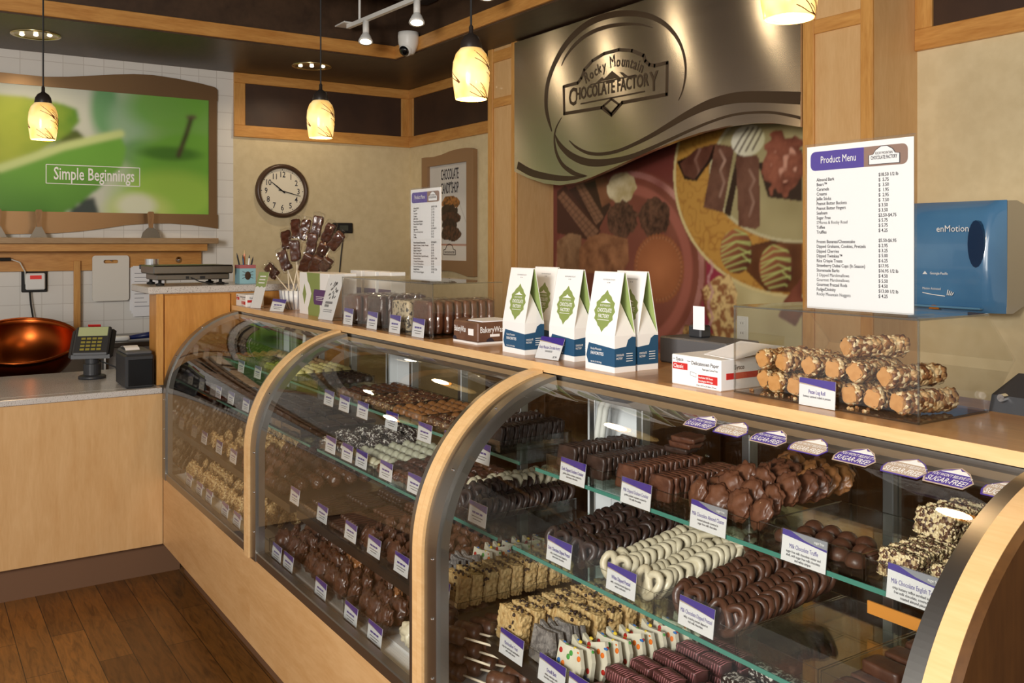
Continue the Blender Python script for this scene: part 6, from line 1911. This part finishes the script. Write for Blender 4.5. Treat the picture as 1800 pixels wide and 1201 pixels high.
put('milk_lump', 'lump', gridp(TB[2]+0.03, TB[3]-0.03, 4, A, B, 6, Z2+0.008, 0.004)+gridp(TB[3]+0.03, TB[4]-0.03, 4, A, B, 6, Z2+0.008, 0.004), 'milk chocolate lump right of the white domes', 'candy', 'milk lumps, middle case', 3)
put('dipped_pretzel', 'pretzel_w', row(-2.285, A+0.06, B, 9, Z2+0.008)+row(-2.215, A+0.11, B, 7, Z2+0.03), 'white pretzel in the heap at the right end of the middle case', 'pretzel', 'white pretzels, middle case', 0.3, (-0.3, 0.1))
put('dipped_pretzel', 'pretzel_d', row(-2.245, A, A+0.06, 4, Z2)+row(-2.135, A-0.002, B, 15, Z2)+row(-2.205, A+0.02, A+0.2, 9, Z2+0.02), 'dark pretzel in the tray at the right end of the middle case', 'pretzel', 'dark pretzels, middle case', 0.12, (-0.2, 0.06))
tags((580, 609, 634, 677, 727, 838), FY2, S2, ['price card under the coconut topped clusters, left one', 'price card under the coconut topped clusters, right one', 'price card under the white domes, middle case', 'price card under the milk lumps, left one', 'price card under the milk lumps, right one', 'name card before the dark pretzels seen right of the double arch'])
TC = [-3.245, -3.015, -2.785, -2.56, -2.32, -2.08]
c1 = ['clear tray of dark sticks, middle case lower shelf', 'clear tray of milk sticks, middle case lower shelf', 'clear tray of milk clusters, left one, middle case lower shelf', 'clear tray of milk clusters beside the double arch, middle case lower shelf', 'clear tray of rice treats and bark, right end of the middle case']
for i in range(5): tray(TC[i]+G/2, TC[i+1]-G/2, S3, FY3, c1[i])
A = FY3+0.03; B = SB-0.03
put('chocolate_stick', 'stickc', gridp(TC[0]+0.02, TC[1]-0.02, 9, A+0.03, B-0.03, 4, Z3)+gridp(TC[0]+0.03, TC[1]-0.03, 8, A+0.06, B-0.03, 3, Z3+0.018), 'dark chocolate stick in the tray on the lower shelf', 'candy', 'dark sticks', 0.1)
put('chocolate_stick', 'stickm', gridp(TC[1]+0.02, TC[2]-0.02, 9, A+0.03, B-0.03, 4, Z3)+gridp(TC[1]+0.03, TC[2]-0.03, 8, A+0.07, B-0.03, 3, Z3+0.018), 'milk chocolate stick in the tray on the lower shelf', 'candy', 'milk sticks', 0.1)
put('nut_cluster', 'cluster_b', [(x, y, z, rnd.uniform(-.4, .4)) for x, y, z in gridp(TC[2]+0.035, TC[3]-0.035, 4, A, B, 8, Z3+0.002, 0.004)+gridp(TC[3]+0.035, TC[4]-0.035, 4, A, B, 8, Z3+0.002, 0.004)], 'milk chocolate nut cluster left of the double arch, lower shelf', 'candy', 'milk clusters, middle case', 0.2, (-0.35, 0.15))
put('rice_treat', 'treat', row(-2.155, A+0.005, B, 9, Z3), 'rice treat bar with dark bits at the right end of the middle case', 'rice treat', 'rice treats, middle case', 0.06, (-0.10, 0.04))
put('bark_piece', 'bark_g', row(-2.27, A+0.0, A+0.12, 6, Z3), 'grey bark piece left of the rice treats, middle case', 'bark', 'grey bark pieces, middle case', 0.1, (-0.22, 0.04))
put('bark_piece', 'bark_m', row(-2.255, A+0.15, B, 7, Z3+0.012), 'candy dotted white bark behind the grey bark, middle case', 'bark', 'candy dotted bark, middle case', 0.1, (-0.2, 0.05))
tags((517, 565, 615, 656, 704, 774), FY3, S3, ['price card furthest left on the lower shelf, middle case', 'price card under the dark sticks, lower shelf', 'price card under the milk sticks, lower shelf', 'price card left of the milk clusters, lower shelf', 'price card under the milk clusters beside the double arch', 'name card before the rice treats, cut by the double arch'])
A = FYD+0.045; B = 1.60
TD = [-3.245, -3.02, -2.795, -2.57, -2.345, -2.12]
for i in range(4): tray(TD[i]+G/2, TD[i+1]-G/2, DK, FYD+0.004, ['clear tray of dark nut clusters at the left, middle case floor', 'second clear tray of nut clusters, middle case floor', 'third clear tray of nut clusters, middle case floor', 'clear tray of nut clusters beside the double arch, middle case floor'][i], 0.045)
for i in range(4):
    sp_ = []
    for r_ in range(10):
        for k in range(3):
            sp_.append((TD[i]+0.04+0.072*k+rnd.uniform(-.006, .006), A+0.043*r_+rnd.uniform(-.004, .004), ZD+0.012*min(r_, 4), rnd.uniform(-.5, .5)))
    tan_ = {q for q in sp_ if q[1] > A+0.07 and rnd.random() < 0.33}
    sel = lambda q: q in tan_
    put('nut_cluster', 'bear', [q for q in sp_ if not sel(q)], 'glossy dark nut cluster on the floor of the middle case, '+['leftmost tray', 'second tray', 'third tray', 'tray beside the arch'][i], 'candy', 'dark nut clusters, '+['leftmost tray', 'second tray', 'third tray', 'fourth tray'][i], 0.2, (-0.3, 0.2))
    put('nut_cluster', 'bear_tan', [q for q in sp_ if sel(q)], 'caramel coloured nut cluster on the floor of the middle case, '+['leftmost tray', 'second tray', 'third tray', 'tray beside the arch'][i], 'candy', 'caramel nut clusters, '+['leftmost tray', 'second tray', 'third tray', 'fourth tray'][i], 0.2, (-0.3, 0.2))
q = at_y(716, 1145, 1.14)
put('white_cluster', 'bear_white', [(q.x-0.01, 1.165, ZD), (q.x+0.02, 1.21, ZD), (q.x, 1.19, ZD+0.055)], 'white chocolate cluster at the foot of the double arch', 'candy', 'white clusters by the arch', 1)
tags((485, 505, 562, 615, 657), FYD-0.002, DK+0.008, ['price card furthest left on the middle case floor', 'price card just right of the furthest left one, middle case floor', 'price card in the centre of the middle case floor', 'second price card from the arch on the middle case floor', 'price card nearest the double arch on the middle case floor'])
pops([(x, y, ZD+0.046*l, 0.45) for l in (0, 1, 2) for y in (1.16, 1.205, 1.25, 1.295) for x in (-2.02, -2.13)], 'pop', 'milk chocolate marshmallow pop at the right end of the middle case floor', 'milk pops, middle case')
pops([(x, y, ZD+0.046*l, 0.45) for l in (0, 1) for y in (1.36, 1.405, 1.45, 1.495) for x in (-2.02, -2.14)], 'pop_w', 'pale yellow marshmallow pop behind the milk chocolate ones', 'pale pops, middle case')

# ---------------- far left case
TE = [-4.555, -4.33, -4.105, -3.88, -3.655, -3.435]
for i in range(5): tray(TE[i]+G/2, TE[i+1]-G/2, S1, FY1, ['clear tray of tan candies, far left case top shelf', 'clear tray of dark and beige domes, far left case top shelf', 'clear tray of green domes, far left case top shelf', 'clear tray of pale yellow domes, far left case top shelf', 'clear tray of dark domes, far left case top shelf'][i])
A = FY1+0.026; B = SB-0.03
domes(0, 'dome_tan', 'tan candy dome at the far left end of the cases', 'tan domes, far left case', base=TE)
put('chocolate_dome', 'dome_dark', gridp(TE[1]+0.024, TE[2]-0.024, 5, A, A+0.1, 3, Z1), 'dark dome left of the green domes, far left case', 'candy', 'dark domes, far left case', 3)
put('chocolate_dome', 'dome_beige', gridp(TE[1]+0.024, TE[2]-0.024, 5, A+0.14, B, 2, Z1+0.012), 'beige dome behind the dark ones, far left case', 'candy', 'beige domes behind the dark ones', 3)
put('chocolate_dome', 'dome_green', gridp(TE[2]+0.024, TE[3]-0.024, 5, A, A+0.13, 4, Z1), 'green candy dome in the far left case', 'candy', 'green domes', 3)
put('chocolate_dome', 'dome_beige', gridp(TE[2]+0.024, TE[3]-0.024, 5, A+0.16, B, 2, Z1+0.012), 'beige dome behind the green ones, far left case', 'candy', 'beige domes behind the green ones', 3)
domes(3, 'dome_yellow', 'pale yellow dome between the green and dark ones, far left case', 'pale yellow domes', base=TE, lift=0.012)
domes(4, 'dome_dark', 'dark dome at the right end of the far left case top shelf', 'dark domes by the yellow ones', base=TE)
tags((423, 452, 479), FY1, S1, ['price card under the dark domes, far left case', 'price card left under the green domes, far left case', 'price card right under the green domes, far left case'])
A = FY2+0.03; B = SB-0.03
for i in range(5): tray(TE[i]+G/2, TE[i+1]-G/2, S2, FY2, 'clear tray of dark slabs on the middle shelf, far left case, '+['leftmost', 'second', 'third', 'fourth', 'rightmost'][i]+' of five')
for i in range(5):
    put('dark_slab', 'slabd' if i != 3 else 'dbar', gridp(TE[i]+0.06, TE[i+1]-0.06, 2, A, B, 5, Z2)+gridp(TE[i]+0.06, TE[i+1]-0.06, 2, A+0.04, B, 4, Z2+0.024), 'dark chocolate slab on the middle shelf of the far left case, '+['leftmost', 'second', 'third', 'fourth', 'rightmost'][i]+' tray', 'candy', 'dark slabs, far left case, '+['leftmost', 'second', 'third', 'fourth', 'rightmost'][i]+' tray', 0.1)
tags((383, 405, 431), FY2, S2, ['price card furthest left on the middle shelf, far left case', 'second price card from the left, far left case middle shelf', 'price card nearest the wooden arch, far left case middle shelf'])
A = FY3+0.03; B = SB-0.035
put('rough_truffle', 'rough_ball', gridp(TE[4]+0.032, TE[5]-0.03, 4, A, B, 6, Z3, 0.003), 'rough round brown truffle at the right end of the far left case', 'truffle', 'rough truffles', 3)
for i in range(4):
    put('nut_cluster', 'cluster_b' if i > 1 else 'cluster_n', [(x, y, z, rnd.uniform(-.4, .4)) for x, y, z in gridp(TE[i]+0.04, TE[i+1]-0.03, 3, A, B, 6, Z3+0.002, 0.004)], ('milk' if i > 1 else 'nut coated')+' cluster on the lower shelf of the far left case, '+['leftmost', 'second', 'third', 'fourth', 'rightmost'][i]+' batch', 'candy', 'lower shelf clusters, far left case, '+['leftmost', 'second', 'third', 'fourth', 'rightmost'][i]+' batch', 0.2, (-0.35, 0.15))
tags((358, 384, 409), FY3, S3, ['price card furthest left on the lower shelf, far left case', 'second price card from the left, far left case lower shelf', 'price card nearest the wooden arch, far left case lower shelf'])
A = FYD+0.05; B = 1.56
for i in range(5):
    put('nut_cluster', 'cluster_n', [(x, y, z, rnd.uniform(-.4, .4)) for x, y, z in gridp(TE[i]+0.04, TE[i+1]-0.03, 3, A, B, 7, ZD+0.002, 0.004)], 'chopped nut coated cluster on the floor of the far left case, '+['leftmost', 'second', 'third', 'fourth', 'rightmost'][i]+' batch', 'candy', 'floor nut clusters, far left case, '+['leftmost', 'second', 'third', 'fourth', 'rightmost'][i]+' batch', 0.2, (-0.35, 0.15))
tags((331, 349, 366, 394, 415), FYD-0.002, DK+0.008, ['price card furthest left on the floor of the far left case', 'second price card from the left, far left case floor', 'third price card from the left, far left case floor', 'fourth price card from the left, far left case floor', 'price card nearest the wooden arch, far left case floor'])
# ================================================================ LEFT SIDE: KETTLE, SHELF AND TOOLS
t = thing('wall_shelf', 'honey wood shelf along the tiled wall under the apple picture', 'shelf', (XL, 0.2, 1.42))
part('board', MB().box((XL, -1.4, 1.602), (-6.38, 1.81, 1.64), 0.003), wood('weathered_shelf', rgb(176, 146, 108), rgb(150, 118, 82), (4, 0.5, 4), 0.5), t)
part('apron', MB().box((-6.60, -1.4, 1.553), (-6.42, 1.745, 1.602), 0.002), 'trim_y', t)
part('back_rail', MB().box((XL, -1.4, 1.425), (-6.575, 1.745, 1.553), 0.002), 'trim_y', t)
part('upright_strip', MB().box((-6.575, 0.925, 0.95), (-6.55, 0.965, 1.49), 0.002), 'trim_z', t)
c = at_x(314, 457, -6.574)
part('hook', MB().lathe([(0.02, 0), (0.022, 0.004), (0.008, 0.006), (0.008, 0.02), (0.0, 0.022)], (-6.575, c.y, c.z), 16, (1, 0, 0)), 'chrome', t, True)
M['handle'] = wood('worn_wood_handle', rgb(164, 124, 78), rgb(132, 94, 54), (3, 3, 0.6), 0.5)
for n, (u, lab) in enumerate(((265, 'rounded metal scraper leaning on the wall at the right of the shelf'), (68, 'square metal scraper leaning on the wall, second from the left'), (-4, 'metal scraper leaning on the wall, cut by the left edge'))):
    y = ux(u, 1.0); y = -6.47/ray(u, 0).x*ray(u, 0).y
    t = thing('scraper', lab, 'scraper', (-6.47, y, 1.641), 'metal scrapers on the wall shelf')
    bl = [(-0.062, 0), (0.062, 0), (0.052, 0.035), (0.03, 0.058), (0.014, 0.072), (-0.014, 0.072), (-0.03, 0.058), (-0.052, 0.035)] if n == 0 else [(-0.05, 0), (0.05, 0), (0.02, 0.06), (0.014, 0.072), (-0.014, 0.072), (-0.02, 0.06)]
    part('blade', MB().prism([(-6.47, y+a, 1.641+b) for a, b in bl], (0.002, 0, 0)), 'steel', t)
    part('handle', MB().prism([(-6.478, y+a, 1.641+b) for a, b in ((-0.012, 0.066), (0.012, 0.066), (0.016, 0.12), (0.02, 0.165), (0.014, 0.176), (-0.014, 0.176), (-0.02, 0.165), (-0.016, 0.12))], (0.018, 0, 0)), 'handle', t)
# temperature controller
c = at_x(62, 494, -6.56)
t = thing('temperature_controller', 'white temperature controller with red display on the tiled wall', 'controller', (XL, c.y, c.z))
part('bracket', MB().box((XL, c.y-0.075, c.z-0.072), (-6.585, c.y+0.072, c.z+0.066), 0.004), 'matte_black', t)
part('case', MB().box((-6.585, c.y-0.055, c.z-0.056), (-6.54, c.y+0.055, c.z+0.05), 0.006), 'white', t)
part('display', MB().box((-6.54, c.y-0.032, c.z+0.012), (-6.538, c.y+0.034, c.z+0.036)), emit('red_display', (0.5, 0.02, 0.015, 1), 0.5), t)
part('cord', MB().tube([(-6.57, c.y-0.03, c.z-0.07), (-6.56, c.y-0.025, c.z-0.15), (-6.55, c.y-0.01, c.z-0.26), (-6.5, c.y+0.0, c.z-0.40)], 0.006, 6), 'matte_black', t)
part('probe_cable', MB().tube([(-6.56, c.y-0.055, c.z-0.02), (-6.54, c.y-0.06, c.z+0.06), (-6.53, c.y-0.09, c.z+0.12), (-6.53, c.y-0.14, c.z+0.14)], 0.004, 6), 'tube', t)
part('probe_handle', MB().cyl((-6.53, c.y-0.14, c.z+0.14), (-6.52, c.y-0.30, c.z+0.14), 0.011), 'matte_black', t)
# cutting board and papers
bd = MB()
y0, y1, z0, z1 = 1.035, 1.262, 1.222, 1.523
ym = (y0+y1)/2
def rrect(y0, y1, z0, z1, r, x, n=5):
    P = []
    for cy, cz, st in ((y1-r, z1-r, 0), (y0+r, z1-r, 90), (y0+r, z0+r, 180), (y1-r, z0+r, 270)):
        for k in range(n+1):
            a = math.radians(st+90*k/n); P.append(Vector((x, cy+r*math.cos(a), cz+r*math.sin(a))))
    return P
O, I = rrect(y0, y1, z0, z1, 0.018, -6.545), rrect(ym-0.045, ym+0.045, z1-0.052, z1-0.028, 0.011, -6.545)
n = len(O)
d_ = Vector((-0.012, 0, 0))
vs = O+I+[p+d_ for p in O]+[p+d_ for p in I]
fs = []
for i in range(n):
    j = (i+1) % n
    fs += [(i, j, n+j, n+i), (2*n+j, 2*n+i, 3*n+i, 3*n+j), (j, i, 2*n+i, 2*n+j), (n+i, n+j, 3*n+j, 3*n+i)]
bd.add(vs, fs)
t = thing('cutting_board', 'white plastic cutting board hanging on the tiled wall', 'cutting board', (-6.55, ym, z0))
part('board', bd, pm('white_board', rgb(228, 224, 214), 0.45), t)
part('hook', MB().cyl((-6.58, ym, z1-0.034), (-6.535, ym, z1-0.034), 0.004, 8), 'chrome', t)
t = thing('pinned_papers', 'white note sheets hanging right of the cutting board', 'papers', (-6.56, 1.36, 1.14))
for k in range(3):
    part('sheet', MB().box((-6.574+0.004*k, 1.27+0.01*k, 1.15-0.02*k), (-6.573+0.004*k, 1.47+0.012*k, 1.44+0.006*k)), 'paper', t)
part('clip', MB().box((-6.575, 1.33, 1.43), (-6.555, 1.41, 1.46), 0.003), 'grey', t)
ln = MB()
for k in range(9):
    ln.box((-6.5650, 1.30, 1.40-0.028*k), (-6.5646, 1.36+0.02*(k % 3), 1.404-0.028*k))
part('handwriting', ln, 'grey_ink', t)
# work table under them, spatula
t = thing('work_table', 'steel work table by the tiled wall behind the copper kettle', 'table', (-6.25, 1.4, 0))
part('top', MB().box((-6.56, 0.98, 0.97), (-5.95, 2.2, 1.0), 0.003), 'steel', t)
for x in (-6.52, -6.0):
    for y in (1.02, 2.15):
        part('leg', MB().cyl((x, y, 0), (x, y, 0.97), 0.02), 'steel', t)
t = thing('spatula', 'white spatula with blue handle lying on the steel table', 'spatula', (-6.1, 1.2, 1.0))
part('blade', MB().grid_box((-6.11, 1.0, 1.002), (-6.03, 1.17, 1.03), (4, 8, 3), 0.004, 20, 1), 'white', t, True)
part('handle', MB().tube([(-6.07, 1.16, 1.016), (-6.05, 1.28, 1.03), (-6.05, 1.38, 1.03)], [0.012, 0.02, 0.016], 10), pm('navy_handle', rgb(30, 42, 96), 0.35), t, True)
# copper kettle
M['copper'] = pm('polished_copper', rgb(150, 72, 28), 0.3, 1.0, bscale=25, bstr=0.05)
kc = at_x(40, 598, -5.80)
tw = Vector((0.90, -0.12, 0)); ax = (UP*math.cos(0.36)+tw.normalized()*math.sin(0.36)).normalized()
R0 = 0.28
t = thing('copper_kettle', 'large tilted copper kettle behind the left counter', 'kettle', kc)
inner = [(R0*math.sin(a), -R0*0.86*math.cos(a)) for a in [k*PI/2/14 for k in range(15)]]
outer = [(r*1.02, h*1.02) for r, h in reversed(inner)]
part('bowl', MB().lathe(inner+[(R0+0.008, 0.004), (R0+0.014, 0.0), (R0+0.008, -0.008)]+outer, kc, 48, ax), 'copper', t, True)
rim = [kc+(ax.orthogonal().normalized()*math.cos(k*2*PI/48)+ax.cross(ax.orthogonal().normalized())*math.sin(k*2*PI/48))*(R0+0.006) for k in range(48)]
part('rolled_rim', MB().tube(rim, 0.008, 8, True), 'copper', t, True)
sd = ax.cross(Vector((1, 0, 0))).normalized()
t = thing('kettle_stand', 'dark stove stand carrying the copper kettle', 'stand', (-5.85, kc.y, 0))
part('body', MB().box((-6.25, kc.y-0.36, 0.0), (-5.50, kc.y+0.36, 0.62), 0.01), 'charcoal', t)
bx = kc-ax*R0*0.6
part('support_ring', MB().lathe([(0.2, 0.62), (0.2, 0.80), (0.19, 0.80), (0.19, 0.62)], (bx.x, bx.y, 0), 32), 'matte_black', t, True)
# card terminal
b = at_z(162, 665, 0.912)
t = thing('card_terminal', 'black card payment terminal on a round stand on the left counter', 'terminal', (b.x, b.y, 0.912))
part('stand_base', MB().lathe([(0.066, 0), (0.066, 0.012), (0.06, 0.017), (0.042, 0.02)], b, 32, close=True), 'charcoal', t, True)
part('stand_neck', MB().lathe([(0.042, 0.018), (0.042, 0.075), (0.034, 0.078), (0.034, 0.15)], b, 24, close=True), 'charcoal', t)
fw = Vector((0.95, -0.31, 0)).normalized(); sd = Vector((0.31, 0.95, 0)).normalized()
hc = b+UP*0.178+fw*0.0
UU = (UP*math.sin(0.75)-fw*math.cos(0.75)).normalized(); NN = (sd.cross(UU)).normalized()
if NN.dot(fw) < 0: NN = -NN
def tb(mb, x0, x1, h0, h1, n0, n1, bev=0.0):
    R = Matrix((sd, UU, NN)).transposed().to_4x4(); R.translation = hc
    return mb.box((x0, h0, n0), (x1, h1, n1), bev, R)
part('shroud', tb(MB(), -0.105, 0.105, -0.09, 0.11, -0.03, 0.0, 0.016), 'black', t)
part('keypad_block', tb(MB(), -0.085, 0.085, -0.085, 0.105, 0.0, 0.018, 0.008), 'charcoal', t)
part('screen', tb(MB(), -0.07, 0.07, 0.035, 0.095, 0.018, 0.0195), emit('green_screen', (0.30, 0.32, 0.16, 1), 0.35), t)
kp = MB()
for i in range(4):
    for j in range(4): tb(kp, -0.05+0.026*j, -0.03+0.026*j, 0.01-0.024*i, 0.022-0.024*i, 0.018, 0.021)
part('keypad', kp, pm('yellow_keys', rgb(150, 140, 60), 0.5), t)
part('red_label', tb(MB(), -0.03, 0.03, 0.107, 0.113, 0.0, 0.02), 'red', t)
part('cable', MB().tube([b+UP*0.1-fw*0.03, b+UP*0.05+sd*0.11-fw*0.02, b+UP*0.012+sd*0.12, b+UP*0.006+sd*0.2], 0.004, 6), 'matte_black', t)
# receipt printer
t = thing('receipt_printer', 'black receipt printer on the counter against the tall cabinet', 'printer', (-4.73, 0.94, 0.912))
part('body', MB().box((-4.86, 0.874, 0.914), (-4.62, 1.004, 1.072), 0.008), 'charcoal', t)
part('front_panel', MB().box((-4.62, 0.886, 0.925), (-4.616, 0.996, 1.05), 0.002), pm('gloss_black', rgb(18, 18, 20), 0.12), t)
part('top_cover', MB().box((-4.85, 0.88, 1.072), (-4.63, 0.998, 1.088), 0.006), 'grey', t)
pa = MB(); L = [(-4.70, 1.088), (-4.72, 1.098), (-4.76, 1.104), (-4.80, 1.098), (-4.83, 1.092)]
for (xa, za), (xb, zb) in zip(L[:-1], L[1:]):
    pa.prism([(xa, 0.89, za), (xa, 0.955, za-0.002), (xb, 0.955, zb), (xb, 0.89, zb)], (0, 0, 0.0008))
part('receipt', pa, 'paper', t)
# counter scale
t = thing('counter_scale', 'stainless bench scale on the raised speckled top', 'scale', (-4.92, 1.22, 1.392))
part('platform', MB().box((-5.05, 1.03, 1.448), (-4.76, 1.425, 1.492), 0.006), 'steel', t)
part('body', MB().box((-5.02, 1.05, 1.418), (-4.775, 1.41, 1.448), 0.004), 'steel', t)
for x in (-5.0, -4.80):
    for y in (1.07, 1.37):
        part('foot', MB().lathe([(0.02, 0), (0.022, 0.008), (0.008, 0.012), (0.008, 0.027)], (x, y, 1.3925), 16, close=True), 'matte_black', t, True)
part('socket', MB().box((-4.775, 1.19, 1.424), (-4.772, 1.205, 1.436)), 'matte_black', t); part('socket', MB().box((-4.775, 1.26, 1.424), (-4.772, 1.285, 1.436)), 'matte_black', t)
part('cable', MB().tube([(-4.772, 1.215, 1.43), (-4.75, 1.25, 1.41), (-4.74, 1.31, 1.398), (-4.76, 1.40, 1.397)], 0.003, 6), 'matte_black', t)
solid('tape_roll', MB().lathe([(0.022, 0), (0.034, 0), (0.034, 0.03), (0.022, 0.03), (0.022, 0)], (-4.98, 1.07, 1.4925), 20), 'chrome', 'shiny ring lying on the left end of the bench scale', 'ring', smooth=False)
# pencil cup
t = thing('pencil_cup', 'light blue pencil box with a brown beetle picture', 'pencil cup', (-4.85, 1.50, 1.392))
c = Vector((-4.80, 1.50, 1.3925))
bx = MB()
w_, h_, q = 0.042, 0.098, 0.003
bx.box((c.x-w_, c.y-w_, c.z), (c.x+w_, c.y+w_, c.z+0.004))
for a in (-1, 1):
    bx.box((c.x+min(a*w_, a*(w_-q)), c.y-w_, c.z+0.004), (c.x+max(a*w_, a*(w_-q)), c.y+w_, c.z+h_))
    bx.box((c.x-w_+q, c.y+min(a*w_, a*(w_-q)), c.z+0.004), (c.x+w_-q, c.y+max(a*w_, a*(w_-q)), c.z+h_))
part('box', bx, pm('pale_blue', rgb(142, 186, 196), 0.5), t)
part('red_rim', MB().box((c.x+w_, c.y-w_, c.z+h_-0.018), (c.x+w_+0.001, c.y+w_, c.z+h_)).box((c.x-w_, c.y-w_-0.001, c.z+h_-0.018), (c.x+w_, c.y-w_, c.z+h_)), pm('dusty_rose', rgb(168, 96, 100), 0.5), t)
e = MB().ball((c.x+w_+0.001, c.y, c.z+0.042), (0.001, 0.016, 0.022), 2)
for k in (-1, 1):
    for j in range(3): e.tube([(c.x+w_+0.001, c.y+k*0.012, c.z+0.034+0.012*j), (c.x+w_+0.001, c.y+k*0.028, c.z+0.028+0.018*j)], 0.0015, 4)
part('beetle_picture', e, 'brown_ink', t)
for k, (dy, dx, ln_, col, lab) in enumerate(((-0.03, 0.0, 0.16, 'matte_black', 'black pen leaning left in the pencil box'), (-0.012, 0.01, 0.15, 'navy', 'blue pen standing in the pencil box'), (0.0, -0.01, 0.175, 'mm_orange', 'orange pencil standing tallest in the pencil box'), (0.012, 0.01, 0.15, 'white', 'white pen standing in the pencil box'), (0.028, 0.0, 0.14, 'matte_black', 'black pen leaning right in the pencil box'))):
    a = Vector((c.x+dx, c.y+dy*0.4, c.z+0.005)); b_ = Vector((c.x+dx*1.5, c.y+dy*1.5, c.z+ln_))
    t = thing('pen' if k != 2 else 'pencil', lab, 'pen' if k != 2 else 'pencil', a)
    part('barrel', MB().cyl(a, a.lerp(b_, 0.88), 0.0042, 8), col, t)
    part('tip', MB().cyl(a.lerp(b_, 0.88), b_, 0.0042, 8, 0.001), 'ink' if k != 2 else 'wood_stick', t)
